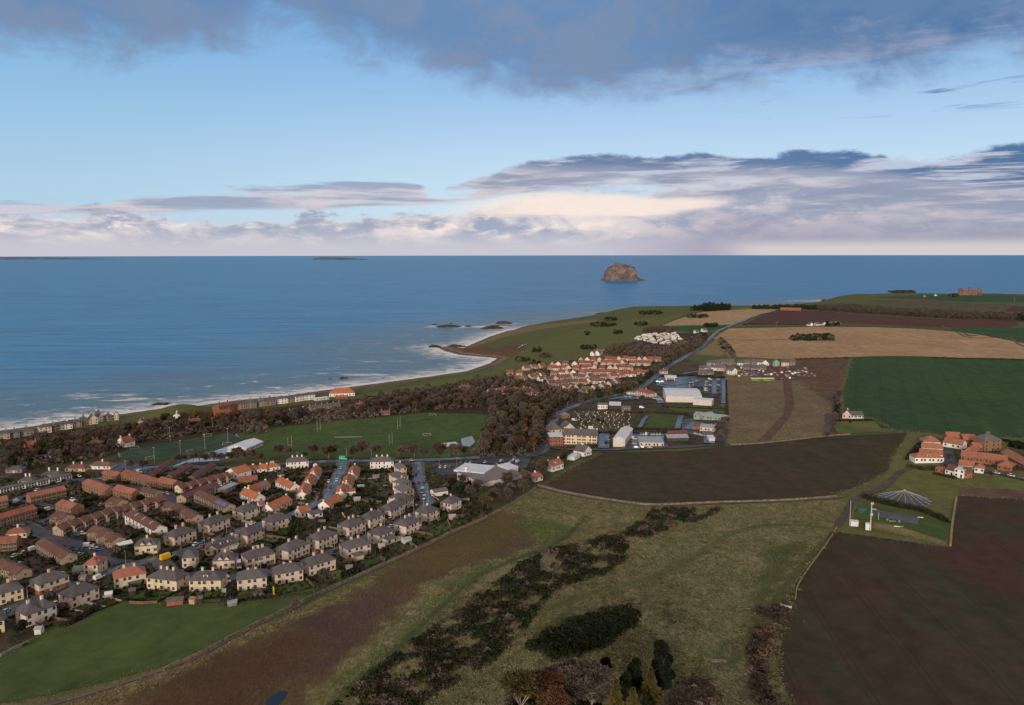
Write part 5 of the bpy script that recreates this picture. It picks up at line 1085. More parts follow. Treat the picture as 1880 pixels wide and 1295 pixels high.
b = MB(); b.box(-11, 12, -9, 11, 0, 1.1); b.build('deck', ROOF['metal'], t)
for x, y in ((-4, -3), (-2, -8)): b = MB(); b.box(x - .8, x + .8, y - .8, y + .8, 1.1, 2.); b.build('vent', WALL['white'], t)
FARM = [
 ((1694, 820), (1726, 822), 12, 'hip', 3.6, 'northernmost hipped steading roof on the left of the farm', 'blond'), ((1692, 831), (1730, 834), 8, 'gable', 3.4, 'second steading roof from the back on the left of the farm', 'white'),
 ((1688, 842), (1730, 845), 8, 'gable', 3.4, 'third steading roof from the back on the left of the farm', 'white'), ((1679, 852), (1732, 851), 9, 'hip', 3.6, 'front white-walled steading with the round dormer', 'white'),
 ((1730, 821), (1765, 827), 10, 'gable', 3.4, 'steading wing running right from the hipped roof', 'white'), ((1738, 811), (1764, 812), 10, 'gable', 3.2, 'rearmost low steading wing', 'red'),
 ((1768, 816), (1792, 817), 10, 'gable', 3.4, 'steading wing behind the stone tower house', 'red'), ((1786, 829), (1803, 830), 8, 'gable', 3., 'small orange roof left of the tower house', 'red'),
 ((1763, 848), (1848, 858), 9, 'gable', 4., 'long brick steading range with white rooflights', 'red'), ((1766, 842), (1783, 845), 12, 'hip', 4.5, 'peaked steading roof above the courtyard', 'red'),
 ((1836, 842), (1882, 866), 9, 'gable', 3.6, 'diagonal orange range at the right edge of the farm', 'red'), ((1886, 868), (1930, 880), 9, 'gable', 3.6, 'orange range running off the right edge', 'red'),
 ((1759, 863), (1787, 866), 8, 'gable', 3., 'low orange cart-shed with white posts', 'white'), ((1788, 869), (1805, 871), 8, 'hip', 3.2, 'small hipped garage with a red car port', 'white'),
 ((1830, 864), (1857, 868), 10, 'hip', 3.2, 'hipped orange cottage among garden trees at the farm', 'red'), ((1716, 869), (1730, 871), 7, 'flat', 2.6, 'small pink flat-roofed shed below the steading', 'red')]
for a, b, D, k, h_, lab, wl in FARM: house(a, b, D, lab, wall=wl, roof='farm' if k != 'flat' else 'pinkred', kind=k, h=h_, rh=None if k != 'flat' else .3, ch=0, door=0, name='steading', cat='farm building', group='steading buildings of the farm', dorm=1 if 'dormer' in lab else 0)
house((1806, 830), (1837, 829), 12, 'tall brown stone farmhouse with a grey hipped roof behind the steading', wall='brick', roof='grey', kind='hip', h=8, rh=4, ch=2, name='farmhouse')
house((1734, 872), (1750, 876), 9, 'brown-roofed white-walled left wing of the modern farm cottage', wall='white', roof='brown', kind='gable', h=3.4, ch=0, name='cottage', cat='cottage')
house((1751, 877), (1768, 880), 9, 'modern cottage with a pale blue flat roof in front of the steading', wall='white', roof='metal', kind='flat', h=5, ch=0, name='cottage', cat='cottage')
house((1769, 879), (1784, 880), 8, 'brown-roofed right wing of the modern farm cottage', wall='red', roof='brown', kind='gable', h=4, ch=0, name='cottage', cat='cottage')
# filling station canopy
A_, B_ = P(1220, 701), P(1242, 701); L_ = (B_ - A_).length
t = empty('filling_station_canopy', (A_.x, A_.y, Z(A_.x, A_.y)), math.atan2(B_.y - A_.y, B_.x - A_.x), 'white filling station canopy on posts beside the main road', 'canopy')
b = MB(); b.box(0, L_, 0, 16, 5.2, 6.3); b.build('roof', ROOF['metal'], t)
for x in (2.5, L_ - 2.5):
    for y in (3, 13): b = MB(); b.box(x - .25, x + .25, y - .25, y + .25, -1, 5.2); b.build('post', WALL['white'], t)
b = MB(); b.box(1.5, L_ - 1.5, 17, 25, -1, 3.4); b.build('shop', WALL['pale'], t)
for nm, px, py, L_, lab in (('site_cabin', 1390, 699, 12, 'left lime-green and white site cabin block'), ('site_cabin', 1410, 699, 12, 'right lime-green and white site cabin block')):
    q = P(px, py); t = empty(nm, q, -.02, lab, 'site cabin', 'lime-green cabins at the building site'); b = MB(); b.box(-7, 7, -2, 2, 0, 2.6); b.build('cabin', mat('lime', (.34, .52, .10), .6), t)
    b = MB(); b.box(-7.2, 7.2, -2.2, 2.2, 2.6, 2.85); b.build('roof', WALL['white'], t); b = MB(); b.box(-6.6, 6.6, -2.05, -2, 1., 1.9); b.build('window', GLASS, t)
SC = [WALL['white'], mat('site yellow', (.45, .33, .12), .6), mat('site blue', (.16, .20, .26), .6), WALL['grey'], mat('pallet', (.4, .27, .15), .9), mat('site rust', (.22, .11, .08), .8)]
for i in range(70):
    px, py = rnd.uniform(1356, 1498), rnd.uniform(677, 699)
    if px > 1385 and px < 1432 and py > 692: continue
    q = P(px, py); L_ = rnd.uniform(1.6, 5.5); b = MB(); hh = rnd.uniform(.9, 2.6); L_ *= .8; hh *= .75; b.box(-L_ / 2, L_ / 2, -1.2, 1.2, -.3, hh); b.box(-L_ / 2 - .1, L_ / 2 + .1, -1.3, 1.3, hh, hh + .15)
    if i % 3 == 0: b.box(-L_ / 3, L_ / 3, -1., 1., hh + .15, hh + .9)
    mi = rnd.randrange(6); o = b.build('material_stack', SC[mi]); o.location = q; o.rotation_euler = (0, 0, rnd.uniform(0, 3))
    tag(o, '%s stack of building material lying in the building site' % ['white', 'yellow', 'blue', 'grey', 'timber', 'rust-coloured'][mi], 'material stack', '%s material stacks at the building site' % ['white', 'yellow', 'blue', 'grey', 'timber', 'rust-coloured'][mi])
# covered reservoir
q = P(1659, 920); zr = Z(q.x, q.y); RRr, HR = 14.2, 6.2
t = empty('covered_reservoir', (q.x, q.y, zr), 0, 'low conical tank roof with pale ribs beside the farm track', 'reservoir')
N_ = 16; ring = [(RRr * math.cos(2 * math.pi * i / N_), RRr * math.sin(2 * math.pi * i / N_)) for i in range(N_)]
b = MB(); b.loft([[(x, y, -1.5) for x, y in ring], [(x, y, .7) for x, y in ring]]); b.build('drum', WALL['grey'], t)
b = MB(); b.v = [(x * 1.02, y * 1.02, .7) for x, y in ring] + [(0, 0, HR)]; b.f = [(i, (i + 1) % N_, N_) for i in range(N_)] + [tuple(reversed(range(N_)))]; b.mi = [0] * (N_ + 1); b.build('roof', mat('tank roof', (.045, .045, .055), .5, .2, .2, spec=.6), t)
RIB = mat('tank rib', (.42, .42, .44), .6)
for i in range(N_):
    a = 2 * math.pi * i / N_; b = MB(); b.tube((RRr * 1.03 * math.cos(a), RRr * 1.03 * math.sin(a), .78), (.3 * math.cos(a), .3 * math.sin(a), HR), .10, n=4); b.build('rib', RIB, t)
b = MB(); b.tube((0, 0, HR - .2), (0, 0, HR + .5), .6, .5, 8); b.build('vent_cap', RIB, t)
# masts and little kit of the water works
def mast(px, py, h_, r0, lab, arms=True):
    q = P(px, py); t = empty('mast', q, 0, lab, 'mast'); b = MB(); b.tube((0, 0, -.5), (0, 0, h_), r0, r0 * .55, 8); b.build('pole', mat('pale pole', (.62, .60, .58), .6), t)
    if arms:
        for z in (h_ * .55, h_ * .93): b = MB(); b.box(-.5, .9, -.12, .12, z, z + .35); b.tube((.7, 0, z - .6), (.7, 0, z + 1.1), .12); b.build('antenna', WALL['white'], t)
mast(1597, 975, 15.5, .34, 'tall white pole beside the white kiosk at the water works'); mast(1559, 966, 14, .16, 'slender grey pole left of the white cabin at the water works', False); mast(1612, 956, 4.5, .12, 'short pole on the grass by the tank slab', False)
small((1561, 967), (1575, 968), 3, 'long white cabin at the foot of the slender pole', 'cabin', 'cabin', 'white', 'metal', 'flat', 2.4, .2)
small((1588, 974), (1595, 975), 2.4, 'tall white kiosk beside the tall pole', 'kiosk', 'kiosk', 'white', 'metal', 'flat', 3.2, .2)
for px, py, sx_, sy_, sz_, m_, nm, lab in ((1582, 942, 2.6, 1.6, 2.2, mat('green tank', (.03, .11, .07), .6), 'tank', 'dark green rounded tank on the water works lawn'), (1604, 937, 1.3, .4, .4, WALL['white'], 'vent', 'white vent at the left end of the tank slab'), (1689, 952, 1.5, .4, .4, WALL['white'], 'vent', 'white vent at the right end of the tank slab'),
     (1628, 957, .5, .5, 1., WALL['grey'], 'valve_box', 'left pale valve box below the tank slab'), (1638, 959, 1.8, .6, .5, WALL['grey'], 'valve_box', 'long low valve box between the two square ones'), (1650, 960, .5, .5, 1., WALL['grey'], 'valve_box', 'right pale valve box below the tank slab'), (1650, 968, 2.6, .3, .2, WALL['white'], 'pipe', 'white pipe lying on the grass below the valve boxes')):
    q = P(px, py); b = MB(); c_ = [(sx_ * math.cos(a), sy_ * math.sin(a)) for a in [i * math.pi / 5 for i in range(10)]] if nm == 'tank' else [(-sx_, -sy_), (sx_, -sy_), (sx_, sy_), (-sx_, sy_)]
    b.loft([[(x, y, -.5) for x, y in c_], [(x, y, sz_ * .85) for x, y in c_], [(x * .9, y * .9, sz_) for x, y in c_]]); o = b.build(nm, m_); o.location = q; o.rotation_euler = (0, 0, -.2); tag(o, lab, nm.replace('_', ' '))
# ruined castle on the headland
A_, B_ = [Vector((*onz(q_, 541.5, 33), 0)) for q_ in (1761, 1800)]; L_ = (B_ - A_).length; cm = mat('red castle stone', (.23, .115, .09), .95, .25, .05, bump=.4)
t = empty('ruined_castle', ((A_.x + B_.x) / 2, (A_.y + B_.y) / 2, Z(A_.x, A_.y)), math.atan2(B_.y - A_.y, B_.x - A_.x), 'red stone ruined castle with three broken towers on the far headland', 'castle')
b = MB(); b.box(-L_ / 2, L_ / 2, -2, 2, -6, 17)
for i in range(11): b.box(-L_ / 2 + i * L_ / 11, -L_ / 2 + (i + .5) * L_ / 11, -1.9, 1.9, 17, 17.5 + rnd.random() * 2.5)
b.build('curtain_wall', cm, t)
for x, r_, h_ in ((-.44, 8, 24), (0, 7, 27), (.44, 8, 25)):
    b = MB(); x *= L_; c_ = [(x + r_ * math.cos(a), r_ * .8 * math.sin(a)) for a in [i * math.pi / 4 + .39 for i in range(8)]]; b.loft([[(u, v, -4) for u, v in c_], [(u, v, h_) for u, v in c_]])
    for i in range(4): b.box(x - r_ * .7 + i * r_ * .4, x - r_ * .55 + i * r_ * .4, -r_ * .3, r_ * .3, h_, h_ + 1 + rnd.random() * 3)
    tw = b.build('tower', cm, t)
    for z in (6, 12): b = MB(); b.box(x - .8, x + .8, -r_ * .8, -r_ * .72, z, z + 2.4); b.build('window', WALL['dark'], tw)
b = MB(); b.loft([[(-L_ / 2 - 14, y, -4), (-L_ / 2 - 14, y, 3), (-L_ / 2 - 6, y, 9), (-L_ / 2, y, 12), (-L_ / 2, y, -4)] for y in (-2, 2)]); b.build('broken_wall', cm, t)
# ================================================================ rock, reefs and far islands
def fbm(x, y, s, seed):
    return soft_noise(x, y, s, seed) * .6 + soft_noise(x, y, s * .45, seed + 3) * .3 + soft_noise(x, y, s * .2, seed + 6) * .2
def lump(name, cx, cy, prof, dep, m_, amp, ns, seed, n1=90, n2=50, label=None, cat=None, kind=None, group=None, pw=1.6):
    """prof: (x offset, height) outline of the rock; dep: half depth"""
    px_ = np.array([p[0] for p in prof]); ph = np.array([p[1] for p in prof]); X, Y = np.meshgrid(np.linspace(px_[0], px_[-1], n1), np.linspace(-1, 1, n2))
    hh = np.interp(X, px_, ph); wd = np.clip(np.minimum(X - px_[0], px_[-1] - X) / (px_[-1] - px_[0]) * 5, .05, 1) ** .5
    Yw = Y * dep * wd; ed = np.clip(1 - np.abs(Y) ** (pw * 2.2), 0, 1) ** .6
    nz = fbm(X, Yw, ns, seed); Zz = hh * ed + nz * amp * np.clip(hh / ph.max(), .12, 1) * np.clip(ed * 2, 0, 1) - .6
    Xw = X + fbm(Yw, Zz * 2, ns * .8, seed + 20) * amp * .6
    V = np.stack([Xw + cx, Yw + cy, Zz], -1).reshape(-1, 3); idx = np.arange(n1 * n2).reshape(n2, n1); f = np.stack([idx[:-1, :-1], idx[:-1, 1:], idx[1:, 1:], idx[1:, :-1]], -1).reshape(-1, 4)
    me = bpy.data.meshes.new(name); me.from_pydata(V.tolist(), [], f.tolist()); me.materials.append(m_); o = link(name, me); tag(o, label, cat, group, kind); return o
ROCKM = mat('sea rock', (.060, .045, .035), .9, .35, .12, bump=.8); BASSM = mat('pale guano rock', (.17, .128, .115), .95, .3, .02, col2=(.075, .058, .055), bump=1., bscale=.08)
def prof_px(pts, base):
    d = math.hypot(*onz(pts[0][0], base)); k = d / FPX
    x0, y0 = onz((pts[0][0] + pts[-1][0]) / 2, base); s = y0 / (CT + ST * (CY - base) / FPX) / FPX
    return x0, y0, [((p[0] - (pts[0][0] + pts[-1][0]) / 2) * s, max(0, (base - p[1]) * s)) for p in pts]
bx, by, pr = prof_px([(1106, 516), (1110, 514), (1114, 510), (1115.5, 499), (1120, 493), (1128, 489), (1135, 486), (1146, 487), (1152, 488), (1161, 490.5), (1167, 492), (1169, 498), (1169.6, 509), (1176, 511.5), (1184, 514), (1189, 516)], 516)
lump('sea_rock', bx, by + 110, pr, 130, BASSM, 11, 60, 5, 170, 100, 'great steep-sided brown island rock standing in the sea', 'island rock', pw=1.9)
b = MB(); b.tube((0, 0, -6), (0, 0, 20), 4, 3, 10); b.box(-9, 9, 2, 10, -6, 9); x_, y_ = onz(1164, 514); o = b.build('lighthouse', WALL['white']); o.location = (x_, y_ - 8, 26); tag(o, 'tiny white lighthouse low on the right side of the great rock', 'lighthouse')
SK = [([(797, 601), (806, 598), (818, 596), (832, 597), (846, 600), (847, 601)], 601, 'long low dark reef, left of the skerries'), ([(880, 604), (890, 600), (904, 597), (912, 597), (924, 603), (926, 604)], 604, 'broad humped skerry in the middle'), ([(908, 594), (915, 590), (926, 589), (938, 592), (942, 595)], 595, 'grassy skerry behind the broad one'),
 ([(851, 600), (857, 597), (862, 597), (866, 600)], 600, 'small dark rock between the reef and the broad skerry'), ([(790, 596), (797, 594), (804, 596)], 596, 'tiny rock at the far left of the skerries'), ([(823, 594), (828, 592), (833, 594)], 594, 'tiny rock behind the long reef'),
 ([(818, 635), (830, 632), (845, 634), (858, 637)], 637, 'thin reef ledge beside the promontory'), ([(784, 638), (792, 632), (802, 633), (812, 638)], 638, 'dark rock spike at the tip of the promontory'), ([(1052, 592), (1062, 588), (1073, 588), (1080, 592)], 592, 'low rocks off the golf links, left'), ([(1090, 576), (1105, 574), (1122, 575), (1126, 577)], 577, 'outer reef awash off the golf links'), ([(1094, 586), (1104, 583), (1114, 586)], 586, 'low rocks off the golf links, right'),
 ([(1508, 553), (1513, 549), (1520, 552), (1524, 554)], 554, 'pointed sea stack below the far cliffs'), ([(1526, 554), (1534, 551), (1548, 552), (1556, 555)], 555, 'long dark rocks at the foot of the far cliffs'),
 ([(272, 742), (280, 740), (300, 740), (312, 742)], 743, 'wave-washed ledge in front of the dune knoll'), ([(600, 696), (604, 694), (612, 696)], 696, 'first of the two little rocks in the shallows'), ([(618, 694), (626, 692), (636, 693), (640, 695)], 695, 'second of the two little rocks in the shallows')]
for i, (pts, bs, lab) in enumerate(SK):
    x_, y_, pr = prof_px(pts, bs); wd = pr[-1][0] - pr[0][0]; lump('skerry', x_, y_ + wd * .2, [(a, max(h_ * .8, .8) if 0 < j < len(pr) - 1 else 0) for j, (a, h_) in enumerate(pr)], wd * .3, ROCKM, 1.3, 9, 30 + i, 44, 26, lab, 'rock', group='rocks in the sea')
ISM = mat('far island', (.10, .13, .18), 1., .2, .002)  # bluish haze of distance put into the base colour
for pts, bs, nm, lab in (([(564, 477), (570, 473.5), (585, 472.2), (610, 472.6), (630, 473.6), (650, 475.5), (672, 477)], 477, 'island', 'low dark island on the horizon'), ([(-120, 475.6), (-60, 470.6), (0, 471.2), (40, 471.8), (80, 472.2), (110, 473.0), (150, 474.2), (210, 475.5)], 475.6, 'far_coast', 'distant low coast at the left of the horizon')):
    x_, y_, pr = prof_px(pts, bs); lump(nm, x_, y_ + 600, pr, 500, ISM, 4, 500, 9, 80, 20, lab, kind='structure')
# ================================================================ plants: leaf clouds from many small faces
def quadmesh(name, parts, mats):
    """parts: (centres, U, V, material index) arrays of small quads"""
    Vs, mi = [], []
    for c, u, v, m_ in parts: Vs.append(np.stack([c - u - v, c + u - v, c + u + v, c - u + v], 1).reshape(-1, 3)); mi.append(np.full(len(c), m_, np.int32))
    V = np.concatenate(Vs); mi = np.concatenate(mi); nf = len(V) // 4
    me = bpy.data.meshes.new(name); me.vertices.add(len(V)); me.vertices.foreach_set('co', V.ravel()); me.loops.add(len(V)); me.loops.foreach_set('vertex_index', np.arange(len(V), dtype=np.int32))
    me.polygons.add(nf); me.polygons.foreach_set('loop_start', np.arange(nf, dtype=np.int32) * 4); me.polygons.foreach_set('loop_total', np.full(nf, 4, np.int32)); me.polygons.foreach_set('material_index', mi)
    for m_ in mats: me.materials.append(m_)
    me.update(); me.validate(); return me
def runit(r, n_): v = r.normal(size=(n_, 3)); return v / np.linalg.norm(v, axis=1)[:, None]
def blob(r, n_, c, rad, sz, hollow=.5, elong=1., out=False, flat=.0):
    d = runit(r, n_); d[:, 2] = np.where(d[:, 2] < -.5, -d[:, 2], d[:, 2]); rr = hollow + (1 - hollow) * r.rand(n_) ** .5; p = np.array(c) + d * rr[:, None] * np.array(rad)
    u = runit(r, n_); 
    if out: u = d + .45 * runit(r, n_); u /= np.linalg.norm(u, axis=1)[:, None]
    v = np.cross(u, runit(r, n_)); v /= np.linalg.norm(v, axis=1)[:, None] + 1e-9; s = sz * (.6 + .8 * r.rand(n_))[:, None]
    return p, u * s * elong, v * s
def leafmat(name, c1, c2, var=.3):
    m_ = bpy.data.materials.new(name); m_.use_nodes = True; t = NT(m_.node_tree); b = m_.node_tree.nodes['Principled BSDF']
    g = t.new('ShaderNodeNewGeometry'); rnd_ = g.outputs['Random Per Island']; oi = t.new('ShaderNodeObjectInfo').outputs['Random']; nz = t.noise(g.outputs['Position'], .22, 3, .6)
    c = t.mix(rnd_, c1, c2); f = t.m('MULTIPLY', t.ss(nz, .3, .7, .72, 1.28), t.m('ADD', 1 - var, t.m('MULTIPLY', oi, 2 * var))); c = t.mix(1., c, t.comb(f, f, f), 'MULTIPLY')
    t.put(b.inputs['Base Color'], c); b.inputs['Roughness'].default_value = .9; b.inputs['Specular IOR Level'].default_value = .1; return m_
LM = dict(brown=leafmat('bare brown twigs', (.122, .096, .076), (.084, .066, .054)), red=leafmat('reddish twigs', (.128, .086, .066), (.090, .062, .050)), mauve=leafmat('mauve twigs', (.145, .108, .098), (.100, .072, .068)), olive=leafmat('thin olive leaf', (.085, .070, .026), (.060, .050, .022)),
          gold=leafmat('russet leaf', (.16, .088, .032), (.11, .058, .024)), russet=leafmat('russet twigs', (.125, .062, .032), (.088, .046, .028)), dark=leafmat('evergreen leaf', (.018, .026, .013), (.030, .040, .018)), green=leafmat('green shrub leaf', (.05, .066, .020), (.034, .048, .016)), larch=leafmat('yellow larch needle', (.115, .095, .028), (.075, .066, .022)), pine=leafmat('pine needle', (.012, .018, .010), (.018, .026, .013)),
          gorse=leafmat('gorse', (.018, .024, .012), (.030, .036, .017), .1), scrub=leafmat('bare scrub', (.070, .048, .043), (.045, .031, .028), .1), straw=leafmat('dead grass', (.215, .185, .118), (.15, .135, .078)), hay=leafmat('green and dead grass', (.100, .112, .050), (.14, .135, .070)))
BARK = mat('bark', (.11, .08, .065), .95, .3, 1.5); PALEBARK = mat('pale bark', (.30, .23, .19), .95, .25, 1.5)
def crown_parts(kind, r, Hh, Rr, n_, mi=0):
    """crown of height Hh and radius Rr above z=0"""
    out = []
    if kind in ('bare', 'round'):
        k = 13; per = n_ // k
        for i in range(k):
            a = r.rand() * 6.283; q = Rr * .62 * r.rand() ** .5; z = Hh * (.38 + .45 * r.rand()) * (1 - .25 * (q / Rr) ** 2); rd = Rr * (.34 + .22 * r.rand())
            p, u, v = blob(r, per, (q * math.cos(a), q * math.sin(a), z), (rd, rd, rd * .85), .13 if kind == 'bare' else .34, .25 if kind == 'bare' else .45, 5.5 if kind == 'bare' else 1.1, kind == 'bare'); out.append((p, u, v, mi))
    elif kind == 'cone':
        zz = r.rand(n_) ** 1.25; a = r.rand(n_) * 6.283; lay_ = (np.floor(zz * 9) / 9 * .35 + zz * .65); rd = Rr * (1 - lay_) * (.45 + .55 * r.rand(n_)) * (1 + .28 * np.sin(a * 3 + zz * 23) + .15 * np.sin(a * 7 + zz * 51)); p = np.stack([rd * np.cos(a), rd * np.sin(a), Hh * (.08 + .92 * zz)], -1)
        d = np.stack([np.cos(a), np.sin(a), -.35 + 0 * a], -1); u = d + .3 * runit(r, n_); v = np.cross(u, runit(r, n_)); v /= np.linalg.norm(v, axis=1)[:, None] + 1e-9; s = (.22 + .2 * r.rand(n_))[:, None]; out.append((p, u * s * 1.6, v * s, mi))
    elif kind == 'pine':
        k = 16; per = n_ // k
        for i in range(k):
            a = r.rand() * 6.283; z = Hh * (.2 + .75 * i / k); q = Rr * .55 * (1 - .4 * i / k) * r.rand(); rd = Rr * (.42 + .2 * r.rand()) * (1 - .25 * i / k)
            p, u, v = blob(r, per, (q * math.cos(a), q * math.sin(a), z), (rd, rd, rd * .8), .30, .5, 1.3); out.append((p, u, v, mi))
    return out
def trunk_mesh(key, r, h_, rad, limbs, spread, m_, fork=.35):
    b = MB(); b.tube((0, 0, -.6), (0, 0, h_ * fork), rad, rad * .75, 6); top = Vector((0, 0, h_ * fork))
    b.tube(top, (r.rand() - .5, r.rand() - .5, h_ * .85), rad * .7, rad * .15, 5)
    for i in range(limbs):
        a = i * 2.4 + r.rand(); s = Vector((0, 0, h_ * (fork * .8 + .3 * fork * r.rand()))); e = Vector((spread * .6 * math.cos(a), spread * .6 * math.sin(a), h_ * (.62 + .2 * r.rand()))); b.tube(s, e, rad * .5, rad * .16, 4)
        for j in range(2): a2 = a + (j - .5) * 1.1; b.tube(e, e + Vector((spread * .35 * math.cos(a2), spread * .35 * math.sin(a2), h_ * .16)), rad * .16, .04, 4)
    return b.mesh('trunk', m_)
_tr = {}
def tree_kind(key, kind, lm, h_, rad, n_, var, limbs=6, fork=.3, base=.22, bark=None):
    L_ = []
    for s in range(var):
        r = np.random.RandomState(hash_(key) + s * 17); ps = crown_parts(kind, r, h_ * (1 - base), rad, n_)
        ps = [(c + np.array([0, 0, h_ * base]), u, v, m_) for c, u, v, m_ in ps]
        L_.append((trunk_mesh(key, r, h_, .28 * h_ / 11, limbs, rad, bark or BARK, fork), quadmesh('crown', ps, [LM[lm]])))
    _tr[key] = L_
def hash_(s): return sum(ord(c) * (i + 3) for i, c in enumerate(s)) % 9973
tree_kind('brown', 'bare', 'brown', 11, 5.0, 1500, 3); tree_kind('red', 'bare', 'red', 10.5, 4.8, 1500, 2); tree_kind('mauve', 'bare', 'mauve', 11, 5, 1400, 2); tree_kind('olive', 'round', 'olive', 10.5, 4.8, 1100, 2)
tree_kind('gold', 'round', 'gold', 9, 4., 1000, 1); tree_kind('dark', 'round', 'dark', 9, 4.2, 1500, 2, base=.05); tree_kind('pine', 'pine', 'dark', 13, 3.4, 1800, 1, limbs=3); tree_kind('cone', 'cone', 'dark', 12, 3.2, 1500, 1, limbs=2)
def tree(key, x, y, sc_, label, group=None, name='bare_tree', rz=None, sz=None):
    t_, c_ = _tr[key][rnd.randrange(len(_tr[key]))]; o = empty(name, (x, y, Z(x, y)), rnd.uniform(0, 6.28) if rz is None else rz, label, 'tree', group); o.scale = (sc_, sc_, sz or sc_ * rnd.uniform(.88, 1.12)); link('trunk', t_, o); link('crown', c_, o); return o
NOT = [(c, L / 2, D / 2, a) for c, L, D, a in HOUSES]
RD = [(smooth_line(W2(l)), w_ / 2) for l, w_, m_ in ROADS]
RDA = []
def free(x, y, r_, road=True):
    for c, hx, hy, a in NOT:
        dx, dy = x - c.x, y - c.y
        if abs(dx) + abs(dy) > 90: continue
        u, v = dx * math.cos(a) + dy * math.sin(a), -dx * math.sin(a) + dy * math.cos(a)
        if abs(u) < hx + r_ and abs(v) < hy + r_: return False
    if road:
        for l, w_ in RD:
            for i in range(0, len(l) - 1):
                if abs(l[i][0] - x) + abs(l[i][1] - y) < 60:
                    (x1, y1), (x2, y2) = l[i], l[i + 1]; vx, vy = x2 - x1, y2 - y1; t_ = max(0, min(1, ((x - x1) * vx + (y - y1) * vy) / (vx * vx + vy * vy + 1e-9)))
                    if math.hypot(x - x1 - t_ * vx, y - y1 - t_ * vy) < w_ + r_ * .6 + 1.: return False
    return True
def scatter(poly, sp, mx=100000, seed=1, r_=2., road=True):
    w_ = W2(poly); a = np.array(w_); rr = random.Random(seed); out = []; cell = {}
    lo, hi = a.min(0), a.max(0); tries = int((hi[0] - lo[0]) * (hi[1] - lo[1]) / sp / sp * 9)
    X = np.array([rr.uniform(lo[0], hi[0]) for _ in range(tries)]); Y = np.array([rr.uniform(lo[1], hi[1]) for _ in range(tries)]); ok = inside(w_, X, Y)
    for x, y in zip(X[ok], Y[ok]):
        k = (int(x // sp), int(y // sp))
        if any((x - p) ** 2 + (y - q) ** 2 < sp * sp for i in (-1, 0, 1) for j in (-1, 0, 1) for p, q in cell.get((k[0] + i, k[1] + j), [])): continue
        if r_ and not free(x, y, r_, road): continue
        cell.setdefault(k, []).append((x, y)); out.append((float(x), float(y)))
        if len(out) >= mx: break
    return out
MIX = ['brown'] * 5 + ['red'] + ['mauve'] * 3 + ['olive'] * 3 + ['gold']
KN = dict(brown='bare brown', red='reddish-brown bare', mauve='bare mauve-grey', olive='thin olive-leaved', gold='russet-leaved', dark='dark evergreen', pine='dark pine', cone='dark conifer')
NTREE = 0
def wood(poly, sp, mx, where, mix=MIX, seed=1, s0=.85, s1=1.2):
    global NTREE
    for x, y in scatter(poly, sp, mx, seed):
        k = mix[rnd.randrange(len(mix))]; tree(k, x, y, rnd.uniform(s0, s1), '%s tree in %s' % (KN[k], where), '%s trees in %s' % (KN[k], where), name='conifer' if k in ('pine', 'cone') else 'bare_tree' if k in ('brown', 'red', 'mauve') else 'leafy_tree'); NTREE += 1
wood([(884, 838), (890, 800), (905, 772), (900, 752), (960, 742), (1035, 742), (1018, 764), (1004, 790), (992, 824), (950, 836), (915, 840)], 9.6, 105, 'the wood between the playing field and the main road', seed=3)
wood([(640, 767), (660, 755), (700, 742), (780, 737), (900, 728), (960, 733), (960, 741), (895, 752), (780, 754), (700, 764), (660, 768)], 11, 60, 'the belt along the far edge of the playing field', ['brown', 'red', 'mauve', 'brown'], seed=5)
wood([(10, 838), (60, 812), (120, 808), (190, 800), (260, 786), (330, 774), (380, 773), (460, 764), (530, 762), (560, 768), (520, 778), (440, 786), (380, 792), (300, 803), (215, 820), (200, 836), (100, 850), (20, 862)], 13.5, 75, 'the old gardens left of the artificial pitch', MIX + ['dark', 'gold', 'dark'], seed=7)
wood([(828, 898), (846, 888), (870, 899), (905, 905), (935, 885), (965, 870), (985, 868), (1000, 862), (990, 885), (965, 905), (930, 920), (900, 938), (860, 925), (835, 912)], 8.2, 40, 'the thicket below the sports centre', ['brown', 'mauve', 'olive', 'dark'], seed=9, s0=.6, s1=.95)
wood([(1004, 850), (1030, 842), (1060, 836), (1048, 846), (1020, 858), (996, 868)], 9, 12, 'the garden at the tip of the ploughed field', ['brown', 'mauve', 'olive'], seed=11, s0=.55, s1=.8)
wood([(1508, 800), (1512, 775), (1530, 755), (1536, 730), (1543, 728), (1540, 760), (1528, 790), (1522, 812)], 8, 14, 'the drive to the lone house', ['brown', 'dark', 'mauve'], seed=13, s0=.5, s1=.8)
wood([(1312, 816), (1314, 785), (1330, 780), (1336, 800), (1333, 818)], 8, 9, 'the yard corner beside the rough ground', ['brown', 'mauve'], seed=15, s0=.6, s1=.9)
for i, (px, py, k, s, lab) in enumerate([(512, 838, 'brown', .9, 'first'), (528, 839, 'mauve', .8, 'second'), (560, 842, 'olive', .6, 'third'), (575, 838, 'red', .9, 'fourth'), (600, 843, 'olive', 1., 'fifth'), (612, 838, 'brown', .9, 'sixth'), (650, 844, 'brown', 1.1, 'seventh'), (664, 840, 'brown', 1.2, 'eighth'), (690, 838, 'mauve', .9, 'ninth'), (736, 843, 'mauve', .9, 'tenth'), (756, 842, 'red', 1.1, 'eleventh'), (778, 843, 'mauve', .8, 'twelfth'), (808, 846, 'brown', 1.3, 'thirteenth'), (836, 845, 'brown', 1.2, 'fourteenth'), (852, 838, 'gold', .8, 'fifteenth'), (872, 842, 'mauve', .8, 'sixteenth')]):
    q = P(px, py); tree(k, q.x, q.y, s, '%s street tree, %s from the left along the near edge of the playing field' % (KN[k], lab), 'street trees along the playing field')
